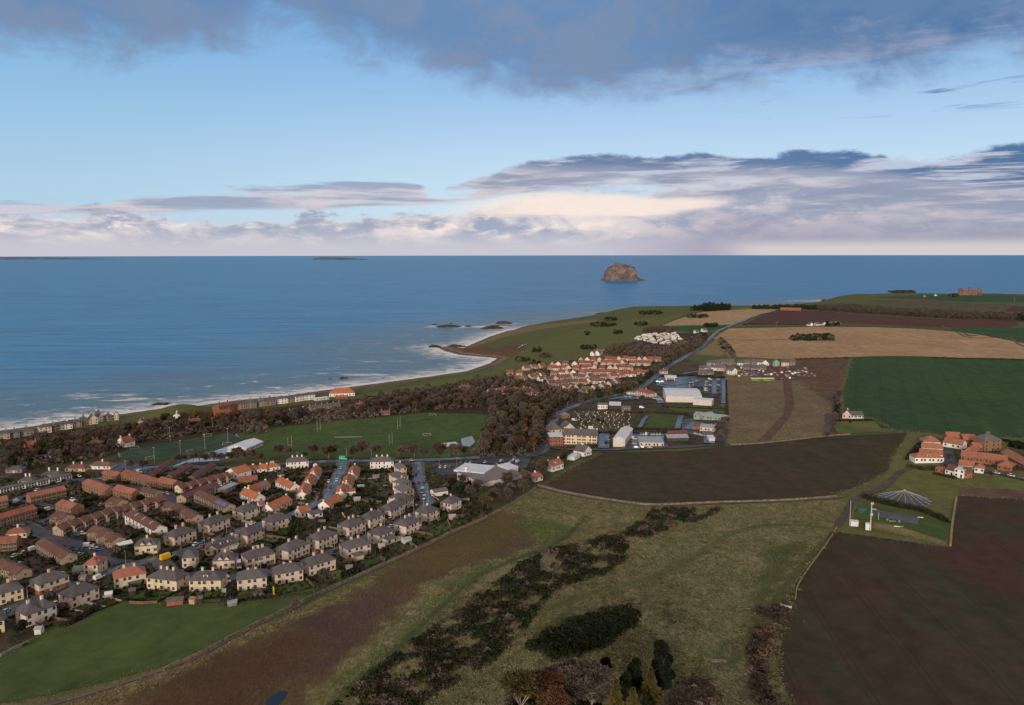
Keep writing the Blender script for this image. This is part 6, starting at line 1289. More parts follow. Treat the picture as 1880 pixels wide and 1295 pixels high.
for i, (px, py, k, s) in enumerate([(330, 851, 'mauve', .8), (342, 849, 'mauve', .7), (354, 850, 'brown', .8), (366, 849, 'mauve', .75), (378, 850, 'brown', .8), (392, 850, 'mauve', .85), (405, 851, 'brown', .8), (436, 846, 'brown', 1.), (450, 846, 'brown', .9), (463, 847, 'mauve', .9), (476, 849, 'olive', .8), (262, 864, 'red', .8), (240, 862, 'red', .7), (424, 849, 'brown', .9)]):
    q = P(px, py); tree(k, q.x, q.y, s, '%s slender tree in the row on the near side of the wet apron' % KN[k], '%s trees in the row by the wet apron' % KN[k])
for px, py, k, s, lab in [(596, 1068, 'brown', .62, 'round bare tree at the field wall below the cream blocks'), (545, 985, 'dark', 1.0, 'tall dark evergreen between the cream blocks and the orange cottage'), (540, 970, 'dark', .7, 'smaller evergreen joined to the tall dark one'), (770, 1003, 'red', .36, 'small round reddish bush-tree beside the wall path'), (542, 1120, 'mauve', .38, 'round bare shrub-tree on the field wall'), (38, 1163, 'dark', .68, 'big dark bush beside the long slate-roofed row'), (269, 1098, 'cone', .36, 'dark cone-shaped shrub in the garden of the three-chimney block'),
   (686, 905, 'dark', .55, 'round dark evergreen in the middle gardens'), (422, 930, 'dark', .5, 'narrow evergreen beside the solar-roofed terrace'), (53, 868, 'pine', .7, 'tall narrow conifer among the villas'), (160, 888, 'olive', .7, 'olive bushy tree between the brick blocks'), (40, 915, 'red', .6, 'reddish tree before the long white row'), (305, 972, 'olive', .6, 'olive tree right of the white-walled terrace'), (215, 903, 'brown', .5, 'small bare tree behind the pinkish brick block'), (315, 958, 'brown', .6, 'bare brown tree on the green behind the white-gabled terrace'),
   (1869, 832, 'dark', .95, 'left dark evergreen at the right edge behind the farm'), (1885, 838, 'dark', 1.05, 'right dark evergreen at the right edge behind the farm'), (1855, 826, 'dark', .6, 'low dark evergreen behind the farmhouse'), (1742, 850, 'brown', .6, 'bare tree in the steading courtyard'), (1500, 1035, 'scrubby', 0, ''), (1870, 872, 'olive', .5, 'olive garden tree beside the farm drive'), (1820, 878, 'olive', .35, 'small garden tree beside the hipped cottage'), (860, 712, 'brown', 1.1, 'tall bare tree behind the lodge'), (790, 905, 'gold', .45, 'russet shrub-tree beside the crescent'), (795, 882, 'gold', .5, 'russet tree above the crescent'), (1560, 780, 'dark', .3, 'dark shrub at the end of the lone house hedge'),
   (1076, 782, 'dark', .4, 'left dark yew in the cemetery'), (1098, 776, 'dark', .45, 'middle dark yew in the cemetery'), (1106, 778, 'dark', .42, 'right dark yew in the cemetery'), (1150, 772, 'brown', .6, 'bare tree at the right end of the cemetery'), (1190, 725, 'mauve', .9, 'bare tree beside the supermarket'), (1178, 742, 'mauve', .8, 'bare tree left of the supermarket yard'), (1108, 746, 'olive', .8, 'olive tree beside the depot')]:
    if s: q = P(px, py); tree(k, q.x, q.y, s, lab, name='tree')
# trees at the foot of the hill, right in front
tree_kind('bigbare', 'bare', 'brown', 15, 7.2, 9000, 2, limbs=10, fork=.25, base=.36, bark=PALEBARK); tree_kind('bigred', 'bare', 'russet', 15, 6.6, 7000, 1, limbs=10, fork=.25, base=.42, bark=PALEBARK)
tree_kind('bigpine', 'pine', 'pine', 19, 4.6, 12000, 2, limbs=3, base=.02); tree_kind('larch', 'cone', 'larch', 15, 3.4, 5200, 2, limbs=3); tree_kind('bigcone', 'cone', 'pine', 15, 3.4, 5200, 1, limbs=3); tree_kind('sparse', 'bare', 'olive', 15, 6.5, 3200, 1, limbs=11, fork=.3, base=.55, bark=PALEBARK)
for px, py, k, s, lab, nm in [(955, 1322, 'sparse', 1., 'bare tree with pale limbs and a thin ochre top, leftmost in the foreground grove', 'bare_tree'), (1000, 1318, 'bigred', .95, 'russet-topped bare tree, second in the foreground grove', 'bare_tree'), (1040, 1312, 'bigbare', 1.05, 'broad bare tree with pale limbs in the middle of the foreground grove', 'bare_tree'), (1085, 1312, 'bigbare', 1., 'broad reddish bare tree right of the middle of the foreground grove', 'bare_tree'), (1112, 1318, 'bigbare', .8, 'lower bare tree at the right end of the foreground grove', 'bare_tree'),
   (1015, 1345, 'bigred', .8, 'russet-topped bare tree in front in the foreground grove', 'bare_tree'), (1216, 1278, 'bigpine', .95, 'tallest dark pine standing at the right of the foreground conifers', 'pine_tree'), (1112, 1275, 'bigpine', .66, 'leftmost dark pine behind the yellow larches', 'pine_tree'), (1166, 1290, 'bigpine', .78, 'dark twin-topped pine among the foreground conifers', 'pine_tree'), (1150, 1305, 'bigpine', .68, 'shorter dark pine left of the twin-topped one', 'pine_tree'),
   (1128, 1335, 'larch', .95, 'golden larch at the left of the foreground conifers', 'larch_tree'), (1192, 1305, 'larch', .9, 'yellow-green larch beside the tallest pine', 'larch_tree'), (1160, 1345, 'larch', .9, 'pale yellow larch in front of the dark conifers', 'larch_tree'), (1145, 1330, 'bigcone', .8, 'dark spruce between the two yellow larches', 'conifer'), (1180, 1340, 'bigcone', .75, 'dark spruce in front of the tallest pine', 'conifer')]:
    q = P(px, py); tree(k, q.x, q.y, s, lab, 'trees at the foot of the hill', name=nm, sz=s)
# ---------------------------------------------------------------- masses nobody could count
def mass(name, poly, sp, hgt_, size, lms, label, seed, holes=0., n_=40, hr=1., kind='stuff', wpts=None, rad=1.25, qs=.16, elong=1.2):
    r = np.random.RandomState(seed); pts = wpts if wpts is not None else scatter(poly, sp, seed=seed, r_=0); a = np.array(pts)
    if holes: nz = soft_noise(a[:, 0], a[:, 1], 22, seed) + .6 * soft_noise(a[:, 0], a[:, 1], 7, seed + 1); a = a[nz > holes]
    z = ZA(a); parts = [[] for _ in lms]; sel = soft_noise(a[:, 0], a[:, 1], 16, seed + 4) + .3 * r.normal(size=len(a)); sel2 = soft_noise(a[:, 0], a[:, 1], 24, seed + 11)
    for i, (x, y) in enumerate(a):
        k = 0 if len(lms) == 1 else (0 if sel[i] < .25 else 1 + (len(lms) > 2 and sel2[i] > .2)); s = size * (.7 + .6 * r.rand()); hh = hgt_ * (.65 + .6 * r.rand())
        p, u, v = blob(r, n_, (x, y, z[i] + hh * .25), (s * rad, s * rad, hh * .8), qs * s, .6, elong); parts[k].append((p, u, v))
    ps = [(np.concatenate([q[0] for q in pp]), np.concatenate([q[1] for q in pp]), np.concatenate([q[2] for q in pp]), k) for k, pp in enumerate(parts) if pp]
    tag(link(name, quadmesh(name, ps, [LM[l] for l in lms])), label, kind=kind)
BAND = [(590, 1330), (640, 1275), (690, 1228), (740, 1190), (800, 1152), (850, 1120), (880, 1090), (930, 1060), (955, 1038), (1010, 1010), (1060, 1000), (1130, 985), (1175, 962), (1198, 940), (1240, 936), (1325, 938), (1290, 955), (1240, 966), (1190, 988), (1150, 1000), (1142, 1040), (1100, 1058), (1040, 1075), (1012, 1090), (985, 1120), (962, 1150), (935, 1185), (900, 1215), (830, 1255), (780, 1290), (740, 1340)]
mass('gorse', BAND, 1.9, 1.7, 1.35, ['gorse', 'scrub', 'mauve'], 'long band of dark gorse and bare scrub across the slope', 21, holes=-.33, n_=50)
mass('gorse', [(963, 1190), (990, 1178), (1012, 1163), (1050, 1145), (1100, 1130), (1140, 1119), (1168, 1126), (1166, 1150), (1132, 1166), (1120, 1182), (1060, 1202), (1010, 1212), (1002, 1198)], 1.7, 2.6, 1.5, ['dark', 'gorse'], 'oval block of tall dark gorse standing alone on the grass', 22, n_=60)
mass('scrub', [(1394, 1124), (1442, 1114), (1436, 1150), (1408, 1196), (1400, 1256), (1436, 1300), (1480, 1340), (1410, 1350), (1376, 1250), (1380, 1180)], 2.4, 2.8, 1.5, ['scrub', 'red'], 'brown leafless thicket at the corner of the sown field', 23, holes=-.3, n_=60, elong=2.5, qs=.11)
mass('scrub', [(1536, 972), (1548, 976), (1500, 1035), (1466, 1095), (1450, 1110), (1455, 1080), (1490, 1020)], 4.2, 1.1, .9, ['scrub', 'straw'], 'ragged weeds and bushes along the fence of the sown field', 24, holes=-.4)
mass('scrub', [(900, 1000), (990, 1020), (1180, 1070), (1300, 1100), (1200, 1200), (900, 1290), (700, 1300), (760, 1180)], 13, .8, .8, ['scrub', 'gorse'], 'scattered low bushes on the grass slope', 25, holes=.5)
mass('scrub', [(930, 1320), (950, 1280), (1000, 1272), (1060, 1285), (1120, 1300), (1110, 1340), (940, 1360)], 2.2, 3.2, 1.8, ['dark', 'green', 'scrub'], 'dark undergrowth beneath the foreground grove', 26, n_=70)
mass('scrub', [(1235, 1255), (1290, 1250), (1320, 1290), (1300, 1330), (1230, 1330)], 3., 2.2, 1.7, ['scrub', 'mauve'], 'grey leafless bushes right of the tallest pine', 27, n_=60, elong=3., qs=.09)
HILL = [(985, 900), (1060, 914), (1200, 932), (1330, 928), (1535, 920), (1530, 975), (1460, 1080), (1436, 1180), (1430, 1330), (560, 1330), (640, 1240), (740, 1150), (840, 1062), (760, 1035), (880, 962)]
def tussocks(poly, n_, seed, thr, lms, label, hh=.34):
    r = np.random.RandomState(seed); w_ = W2(poly); a = np.array(w_); lo, hi = a.min(0), a.max(0); p = lo + r.rand(n_ * 4, 2) * (hi - lo); p = p[inside(w_, p[:, 0], p[:, 1])]
    for q in LAYS[15:]:
        if q[3].get('tf', 0) <= .4: p = p[sdist(W2(q[0]), p[:, 0], p[:, 1]) + 3 * soft_noise(p[:, 0], p[:, 1], 14, 8) < 0]
    for q in STRIPES[:7]: p = p[pdist(W2(q[0]), p[:, 0], p[:, 1]) > q[2] * .6 + .6]
    nz = soft_noise(p[:, 0], p[:, 1], 45, seed) + .7 * soft_noise(p[:, 0], p[:, 1], 13, seed + 2) + .5 * soft_noise(p[:, 0] * .5 + p[:, 1] * .8, p[:, 1] * .3, 5, seed + 3); p = p[nz + .8 * r.normal(size=len(p)) > thr][:n_]
    p = p[~inside(W2(BAND), p[:, 0], p[:, 1])]; z = ZA(p); k = 3; c = np.repeat(np.stack([p[:, 0], p[:, 1], z], -1), k, 0); c = c + np.stack([r.normal(size=len(c)) * .45, r.normal(size=len(c)) * .22, np.full(len(c), hh * .45)], -1)
    a_ = r.rand(len(c)) * 3.14; u = np.stack([np.cos(a_), np.sin(a_), 0 * a_], -1) * (.10 + .13 * r.rand(len(c)))[:, None]; v = np.stack([r.normal(size=len(c)) * .12, r.normal(size=len(c)) * .12, np.full(len(c), hh * .5)], -1) * (.6 + .8 * r.rand(len(c)))[:, None]
    sel = r.rand(len(c)) < .45; tag(link('tussock_grass', quadmesh('tussock_grass', [(c[sel], u[sel], v[sel], 0), (c[~sel], u[~sel], v[~sel], 1)], [LM[l] for l in lms])), label, kind='stuff')
tussocks(HILL, 75000, 3, .35, ['straw', 'hay'], 'pale tussocks of dead grass over the hillside')
tussocks([(330, 1222), (420, 1180), (520, 1128), (700, 1046), (880, 960), (985, 900), (1060, 914), (1110, 925), (985, 945), (840, 950), (720, 1040), (620, 1100), (500, 1160), (300, 1270), (100, 1330), (60, 1310)], 12000, 5, .0, ['straw', 'hay'], 'dead grass beside the long rubble wall')
def verge(lines, seed, label, wd=1.6, dens=2.2, lms=('straw', 'hay'), hh=.5):
    r = np.random.RandomState(seed); P_ = []
    for l in lines:
        w_ = smooth_line(W2(l)) if True else 0
        for (x1, y1), (x2, y2) in zip(w_, w_[1:]):
            L = math.hypot(x2 - x1, y2 - y1); k = r.poisson(L * dens * max(.25, min(1, 500 / math.hypot(x1, y1)))); t_ = r.rand(k); nx, ny = -(y2 - y1) / (L + 1e-6), (x2 - x1) / (L + 1e-6); o_ = r.normal(size=k) * wd * .5 * (1 + .5 * np.sin(x1 * .2)); P_.append(np.stack([x1 + (x2 - x1) * t_ + nx * o_, y1 + (y2 - y1) * t_ + ny * o_], -1))
    p = np.concatenate(P_); d = np.hypot(p[:, 0], p[:, 1]); q = np.maximum(.14, d * .00045)[:, None]; n_ = len(p); c = np.stack([p[:, 0], p[:, 1], ZA(p) + hh * .5], -1); a_ = r.rand(n_) * 3.14
    u = np.stack([np.cos(a_), np.sin(a_), 0 * a_], -1) * q * (.6 + r.rand(n_))[:, None]; v = np.stack([r.normal(size=n_) * .2, r.normal(size=n_) * .2, np.ones(n_)], -1) * (hh * .6 + q * .3) * (.5 + r.rand(n_))[:, None]; sel = r.rand(n_) < .6
    tag(link('verge', quadmesh('verge', [(c[sel], u[sel], v[sel], 0), (c[~sel], u[~sel], v[~sel], 1)], [LM[l] for l in lms])), label, kind='stuff')
verge([[(1003, 888), (1040, 867), (1078, 846), (1105, 832)], [(1655, 815), (1634, 848), (1632, 862), (1600, 882), (1570, 897), (1520, 911)], [(1545, 720), (1563, 660)], [(1545, 722), (1550, 757), (1604, 770), (1640, 790), (1700, 796), (1880, 807)], [(1434, 1250), (1422, 1200), (1432, 1150), (1460, 1105)], [(1520, 1700), (1470, 1330), (1436, 1255)], [(1537, 979), (1600, 986), (1700, 1001), (1745, 1005)], [(1761, 911), (1880, 918)], [(1310, 622), (1338, 656)], [(1338, 656), (1560, 657)]], 91, 'ragged dead grass along the edges of the ploughed and sown fields', 3., 4.5, ('straw', 'hay'), .3)
verge([[(0, 1204), (100, 1152), (185, 1113), (240, 1101), (420, 1112), (520, 1097), (585, 1091)], [(580, 1095), (470, 1150), (400, 1180), (300, 1222), (100, 1272), (0, 1290)]], 92, 'rank grass round the green pasture', 4., 6., ('hay', 'straw'), .22)
verge([[(890, 838), (886, 800), (905, 762), (780, 758), (690, 766), (640, 770), (520, 783)], [(450, 843), (560, 844), (700, 843), (820, 841), (884, 834)], [(1225, 601), (1213, 599), (1282, 575), (1432, 567)], [(1346, 604), (1450, 602), (1600, 602), (1760, 611), (1880, 632)]], 93, 'rough grass round the playing field and the far stubble', 2.4, 1.6, ('olive', 'scrub'), .8)
def farwood(name, poly, sp, h_, rad, lms, label, seed, n_=170, r_=0):
    mass(name, poly, sp, h_, 1., lms, label, seed, n_=n_, rad=rad, qs=.5, wpts=scatter(poly, sp, seed=seed, r_=r_))
farwood('wood', [(1500, 566), (1560, 566), (1640, 573), (1720, 577), (1790, 580), (1858, 584), (1866, 589), (1860, 591), (1740, 587), (1600, 578), (1500, 571)], 9.5, 12, 5.5, ['brown', 'mauve'], 'long dark shelter belt beyond the red ploughed field', 31, 120)
farwood('wood', [(1862, 583), (2000, 584), (2000, 595), (1870, 593)], 10, 11, 5.5, ['dark', 'brown'], 'dark wood at the far right beyond the fields', 32, 120)
farwood('wood', [(1110, 650), (1122, 640), (1165, 636), (1180, 640), (1210, 643), (1240, 634), (1262, 627), (1290, 622), (1298, 628), (1270, 645), (1238, 655), (1212, 662), (1160, 656)], 9, 9, 5., ['brown', 'mauve', 'olive'], 'brown wood between the caravans and the red-roofed estate', 33, 150, 3)
farwood('wood', [(1180, 612), (1230, 614), (1235, 606), (1195, 606)], 9, 9, 5., ['brown'], 'small brown wood behind the caravans', 34)
farwood('wood', [(1270, 571), (1300, 564), (1340, 566), (1338, 571), (1300, 573)], 10, 14, 6, ['dark'], 'dark clump standing on the shore skyline', 35)
farwood('wood', [(1380, 566), (1440, 565), (1500, 566), (1500, 570), (1440, 569), (1385, 569)], 10, 9, 5, ['dark'], 'low dark belt along the coast behind the barn', 36)
farwood('wood', [(1000, 812), (1004, 795), (985, 838)], 9, 9, 5, ['brown'], 'strip of trees beside the main road', 37) if 0 else None
mass('undergrowth', [(884, 838), (890, 800), (905, 772), (900, 748), (960, 740), (1035, 740), (1018, 764), (1004, 790), (994, 824), (950, 838), (915, 842)], 6.5, 4., 3., ['brown', 'mauve', 'olive'], 'undergrowth of the wood between the playing field and the main road', 44, n_=60, qs=.14)
mass('undergrowth', [(5, 842), (60, 812), (120, 806), (190, 798), (260, 786), (330, 776), (380, 773), (460, 764), (530, 762), (640, 750), (780, 736), (960, 730), (960, 742), (780, 754), (690, 766), (640, 770), (520, 780), (440, 788), (380, 794), (300, 806), (225, 818), (200, 838), (100, 852), (20, 864)], 8, 4.2, 3.6, ['brown', 'mauve', 'dark'], 'shrubs and small trees filling the old gardens and the belt', 45, n_=60, qs=.14, wpts=scatter([(5, 842), (60, 812), (120, 806), (190, 798), (260, 786), (330, 776), (380, 773), (460, 764), (530, 762), (640, 750), (780, 736), (960, 730), (960, 742), (780, 754), (690, 766), (640, 770), (520, 780), (440, 788), (380, 794), (300, 806), (225, 818), (200, 838), (100, 852), (20, 864)], 8, seed=46, r_=2))
mass('undergrowth', None, 8, 3.6, 3., ['brown', 'mauve', 'dark'], 'thin garden trees behind the sea-front rows', 48, n_=55, qs=.16, wpts=scatter([(0, 812), (70, 802), (130, 794), (200, 781), (250, 776), (380, 766), (430, 762), (520, 751), (600, 741), (640, 737), (700, 728), (690, 745), (600, 752), (500, 765), (380, 780), (250, 790), (120, 806), (0, 828)], 11, seed=49, r_=2.5))
mass('shrubbery', None, 8, 2.6, 2., ['dark', 'brown', 'green'], 'shrubs between the houses of the red-roofed estate', 47, n_=50, qs=.2, wpts=scatter([(925, 700), (960, 676), (1060, 660), (1215, 662), (1180, 700), (1110, 722), (1040, 722), (985, 715)], 7.5, 260, 78, r_=.5, road=False))
farwood('wood', [(1064, 728), (1100, 727), (1135, 715), (1170, 700), (1200, 684), (1222, 668), (1235, 664), (1216, 684), (1185, 706), (1140, 725), (1100, 734), (1060, 742)], 8.5, 8, 4.2, ['brown', 'olive', 'dark'], 'line of trees between the estate and the main road', 38, 150, 2)
farwood('wood', [(900, 718), (870, 728), (880, 706), (920, 695), (950, 704), (1000, 716), (1060, 726), (1040, 738), (1000, 738), (985, 729), (940, 728)], 10, 9, 5, ['brown', 'red', 'olive'], 'wood round the detached red-roofed group', 39, 150, 3)
farwood('wood', [(660, 742), (700, 728), (760, 722), (830, 712), (880, 700), (900, 700), (870, 720), (800, 735), (700, 742)], 12, 9, 5, ['brown', 'mauve'], 'wood between the fairway and the playing field', 40, 150, 3)
farwood('wood', [(1325, 624), (1340, 640), (1352, 656), (1346, 658), (1330, 645), (1318, 626)], 7, 4, 3, ['brown', 'dark'], 'thick hedge dividing the stubble from the small field', 41)
farwood('wood', [(1450, 624), (1465, 619), (1500, 619), (1520, 617), (1530, 622), (1528, 627), (1490, 627), (1458, 627)], 7, 7, 4, ['dark', 'brown'], 'dark copse alone in the stubble field', 42)
for i, (px, py, w_, lab) in enumerate([(1106, 598, 24, 'large clump of dark trees on the links'), (1120, 588, 12, 'clump of dark trees near the shore of the links'), (1176, 597, 11, 'oval dark clump on the links near the stubble'), (1202, 576, 14, 'dark clump on the shore skyline of the links'), (1180, 577, 6, 'tiny dark clump on the shore skyline'), (1132, 612, 9, 'small clump in the middle of the links'), (1078, 614, 4, 'lone dark bush on the links'), (1000, 655, 9, 'dark trees at the left corner of the estate'), (984, 670, 12, 'evergreens among the left estate houses'), (1080, 640, 14, 'dark trees left of the small hotel group'), (1305, 600, 12, 'dark trees beside the coast road cottages'), (1280, 583, 20, 'hedge clump on the edge of the upper stubble'), (1525, 598, 14, 'trees of the far hamlet'), (1750, 545, 9, 'bushes before the castle'), (1655, 537, 26, 'low scrub on the far clifftop'), (960, 662, 12, 'brown scrub beside the beach corner'), (985, 645, 10, 'scrub bank on the links above the beach'), (1290, 618, 14, 'trees around the coast road cottages'), (375, 795, 22, 'dark evergreens beside the artificial pitch'), (735, 755, 18, 'round thicket at the far corner of the playing field'), (470, 793, 26, 'bare thicket at the left corner of the playing field')]):
    farwood('thicket', [(px - w_, py - 1), (px - w_ * .3, py - 2.6), (px + w_ * .8, py - 2.2), (px + w_, py + .5), (px + w_ * .3, py + 2.4), (px - w_ * .7, py + 2)], 7.5, 6, 3.8, ['dark', 'brown'] if py < 700 and i != 7 else ['brown', 'mauve'], lab, 60 + i, 130)
# ================================================================ hedges, walls, fences
def hedge(pts, wd, hh, lms, label, seed=1, world=False, name='hedge', group=None, dens=9):
    w_ = smooth_line(pts if world else W2(pts), 2.); r = np.random.RandomState(seed); C_, n_ = [], 0
    L = sum(math.hypot(b[0] - a[0], b[1] - a[1]) for a, b in zip(w_, w_[1:])); dist = math.hypot(*w_[0]); q = max(.16, dist * .00035); n_ = int(L * (wd + 2 * hh) * dens * .16 / q / q / 6) + 30
    k = r.randint(0, len(w_) - 1, n_); f = r.rand(n_); a = np.array(w_); p = a[k] + (a[k + 1] - a[k]) * f[:, None]; nz = 1 + .25 * np.sin(p[:, 0] * .9 + p[:, 1] * .7)
    d = runit(r, n_); d[:, 2] = np.abs(d[:, 2]); z = ZA(p); c = np.stack([p[:, 0] + d[:, 0] * wd / 2, p[:, 1] + d[:, 1] * wd / 2, z + d[:, 2] * hh * nz * (.4 + .6 * r.rand(n_))], -1)
    u = runit(r, n_); v = np.cross(u, runit(r, n_)); v /= np.linalg.norm(v, axis=1)[:, None] + 1e-9; s = q * (.7 + .7 * r.rand(n_))[:, None]; sel = r.rand(n_) < .8
    parts = [(c[sel], (u * s)[sel], (v * s)[sel], 0), (c[~sel], (u * s)[~sel], (v * s)[~sel], 1 if len(lms) > 1 else 0)]
    o = link(name, quadmesh(name, parts, [LM[l] for l in lms])); tag(o, label, 'hedge', group); return o
def wall_line(pts, wd, hh, m_, label, name='stone_wall', cat='wall', world=False, group=None, sm=True, top=None):
    w_ = list(pts) if world else W2(pts)
    if sm: w_ = smooth_line(w_)
    loops = []
    for i in range(len(w_)):
        a, b = w_[max(i - 1, 0)], w_[min(i + 1, len(w_) - 1)]; dx, dy = b[0] - a[0], b[1] - a[1]; L = math.hypot(dx, dy) or 1; nx, ny = -dy / L * wd / 2, dx / L * wd / 2; x, y = w_[i]; z = Z(x, y); h2 = hh * (1 + .06 * math.sin(i * 2.3))
        loops.append([(x - nx, y - ny, z - .4), (x + nx, y + ny, z - .4), (x + nx * .8, y + ny * .8, z + h2), (x - nx * .8, y - ny * .8, z + h2)])
    b = MB(); b.loft(loops); o = b.build(name, m_); tag(o, label, cat, group); return o
WST = mat('rubble wall', (.20, .155, .125), .95, .35, .7, bump=.5); FEN = [mat('timber fence', (.17, .105, .07), .9, .25, 1.), mat('grey fence', (.17, .14, .125), .9, .25, 1.), mat('block wall', (.30, .25, .22), .9, .15, 1.)]
wall_line([(300, 1232), (320, 1221), (372, 1199), (440, 1162), (520, 1123), (577, 1095), (640, 1066), (700, 1039), (760, 1012), (826, 980), (880, 957), (903, 945), (930, 932), (984, 897)], .7, 1.3, WST, 'long rubble wall running up from the pasture past the cream blocks')
wall_line([(988, 893), (1022, 902), (1062, 910), (1122, 920), (1200, 929), (1330, 924), (1450, 920), (1535, 914)], .7, 1.3, WST, 'rubble wall along the lower edge of the ploughed field')
wall_line([(165, 1069), (190, 1058), (214, 1049), (219, 1042)], .4, 1.1, FEN[2], 'pale curved garden wall of the pink-red roofed house at the junction', 'garden_wall')
wall_line([(0, 1205), (30, 1190), (52, 1180)], .4, 1.2, FEN[2], 'pale wall at the left corner of the pasture', 'garden_wall')
wall_line([(236, 1108), (260, 1109), (288, 1107)], .4, 1.3, FEN[0], 'tan wall at the foot of the three-chimney block garden', 'garden_wall')
wall_line([(1340, 818), (1430, 812), (1560, 799)], .6, 1., WST, 'low wall between the rough ground and the ploughed field')
hedge([(1583, 914), (1600, 920), (1622, 926), (1650, 932), (1682, 938), (1712, 948), (1738, 960)], 3.4, 3.2, ['dark', 'gorse'], 'tall dark hedge curving between the conical tank roof and the lawn', 3)
hedge([(1533, 774), (1560, 774), (1602, 774)], 2.2, 2.2, ['dark', 'scrub'], 'clipped dark hedge before the lone house by the emerald field', 4)
hedge([(1714, 872), (1735, 876), (1755, 881)], 2.2, 2.2, ['dark', 'green'], 'dark hedge before the modern farm cottages', 5)
hedge([(1668, 846), (1672, 838), (1682, 826), (1690, 818)], 5, 3., ['dark', 'scrub'], 'bushes along the left side of the steading', 6)
hedge([(1600, 867), (1640, 862), (1668, 858), (1700, 864), (1714, 862)][2:], 5, 2.6, ['green', 'scrub'], 'rough green bank below the steading', 7)
hedge([(1752, 800), (1800, 806), (1850, 812), (1895, 822)], 4, 2.4, ['dark', 'scrub'], 'hedge behind the farm along the emerald field', 8)
hedge([(1215, 693), (1250, 690), (1290, 693), (1330, 695)], 3, 3., ['dark', 'brown'], 'hedge along the back of the supermarket car park', 9)
hedge([(1160, 789), (1200, 790), (1246, 791)], 3, 2.6, ['scrub', 'dark'], 'ragged hedge on the near side of the bowling green', 10)
hedge([(1145, 758), (1190, 759), (1245, 761), (1262, 764)], 2.6, 2.4, ['scrub', 'dark'], 'hedge on the far side of the bowling green', 11)
hedge([(1046, 793), (1100, 796), (1160, 797), (1225, 796)], 2.6, 2.2, ['dark', 'scrub'], 'hedge between the cemetery and the yards', 12)
hedge([(1215, 748), (1260, 750), (1330, 753)], 2.4, 2., ['scrub', 'dark'], 'hedge below the supermarket', 13)
hedge([(1333, 700), (1334, 750), (1334, 780)], 2.6, 2.2, ['scrub', 'dark'], 'hedge between the supermarket road and the rough ground', 14)
hedge([(404, 1118), (418, 1111), (434, 1106)][1:], 3, 2.4, ['dark', 'green'], 'dark block hedge beside the grey pen at the pasture edge', 15)
hedge([(625, 1041), (640, 1046), (658, 1048)], 2.2, 1.8, ['dark', 'green'], 'pair of dark hedges beside the bright square lawn', 16)
hedge([(206, 1020), (222, 1025), (240, 1027)], 2.6, 1.8, ['dark', 'green'], 'dark hedge round the corner garden of the yellow house', 17)
hedge([(292, 1024), (306, 1016), (318, 1010)], 2., 1.7, ['dark', 'green'], 'hedge right of the yellow house', 18)
hedge([(310, 1040), (324, 1050), (345, 1053)], 1.6, 1.1, ['dark', 'green'], 'low hedge round the little green by the pyramid-roofed house', 19)
hedge([(1455, 661), (1500, 660), (1560, 659)], 2.5, 2., ['scrub', 'dark'], 'thin hedge between the building site and the stubble', 20)
hedge([(1712, 659), (1800, 661), (1900, 664)], 2.5, 2., ['scrub', 'dark'], 'broken hedge between the emerald field and the stubble', 21)
hedge([(1365, 597), (1440, 597), (1500, 597)], 2.5, 2.2, ['scrub', 'dark'], 'line of bushes at the foot of the red plough', 22)
hedge([(115, 1150), (145, 1136), (170, 1120), (178, 1112)], 4., 2.4, ['scrub', 'dark'], 'bramble bank where the gardens meet the pasture', 23)
# ================================================================ gardens of the scheme: dividing fences, hedges, lawns
GN = [0]; _gl = []
def gardens(n0, n1, gmax=15, lawn=.55, sides=(-1, 1)):
    r_ = random.Random(n0 + 5)
    for c, L, D, a in HOUSES[n0:n1]:
        if c.length > 760: continue
        u = (math.cos(a), math.sin(a)); v = (-u[1], u[0])
        for sd_ in sides:
            def at(s, t_): return (c.x + u[0] * s + v[0] * sd_ * (D / 2 + t_), c.y + u[1] * s + v[1] * sd_ * (D / 2 + t_))
            g = 0
            for t_ in range(1, gmax):
                if not all(free(*at(s, t_ + .6), .35) for s in (-L * .45, 0, L * .45)): break
                g = t_
            if g < 4: continue
            g -= .6; GN[0] += 1
            for s in (-L / 2 - 1.2, 0, L / 2 + 1.2):
                if r_.random() < .3 or not free(*at(s, g * .6), .2): continue
                k = r_.random(); pts = [at(s, .4), at(s, g * .5), at(s, g)]
                if k < .45: hedge(pts, 1.1, r_.uniform(.8, 1.6), ['green', 'dark'] if k < .25 else ['dark', 'scrub'], 'clipped %s hedge dividing two back gardens of the scheme' % ('green' if k < .25 else 'dark'), r_.randrange(999), True, 'garden_hedge', '%s garden hedges of the scheme' % ('green' if k < .25 else 'dark'))
                else:
                    i = int(k * 37) % 3; wall_line(pts, .14, 1.5 if i < 2 else 1., FEN[i], '%s between gardens of the scheme' % ['brown timber fence', 'weathered grey fence', 'low pale block wall'][i], ['garden_fence', 'garden_fence', 'garden_wall'][i], ['fence', 'fence', 'wall'][i], True, '%s of the scheme gardens' % ['brown fences', 'grey fences', 'block walls'][i], sm=False)
            if r_.random() < .7:
                pts = [at(-L / 2, g), at(0, g + .2), at(L / 2, g)]
                hedge(pts, 1.3, r_.uniform(.9, 1.7), ['dark', 'green'], 'dark hedge closing the foot of a scheme garden', r_.randrange(999), True, 'garden_hedge', 'dark hedges at the foot of scheme gardens')
            for h_ in (-1, 1):
                if r_.random() < lawn and g > 5: s0, s1 = (.08, .44) if h_ > 0 else (-.44, -.08); t0, t1 = r_.uniform(1.2, 2.5), g - r_.uniform(.8, 3); sheet('garden_lawn', [at(L * s0, t0), at(L * s1, t0), at(L * s1, t1), at(L * s0, t1)], F_[r_.choice(['garden', 'garden', 'garden', 'lawn', 'yard'])] , 1.6, world=True, spacing=4)
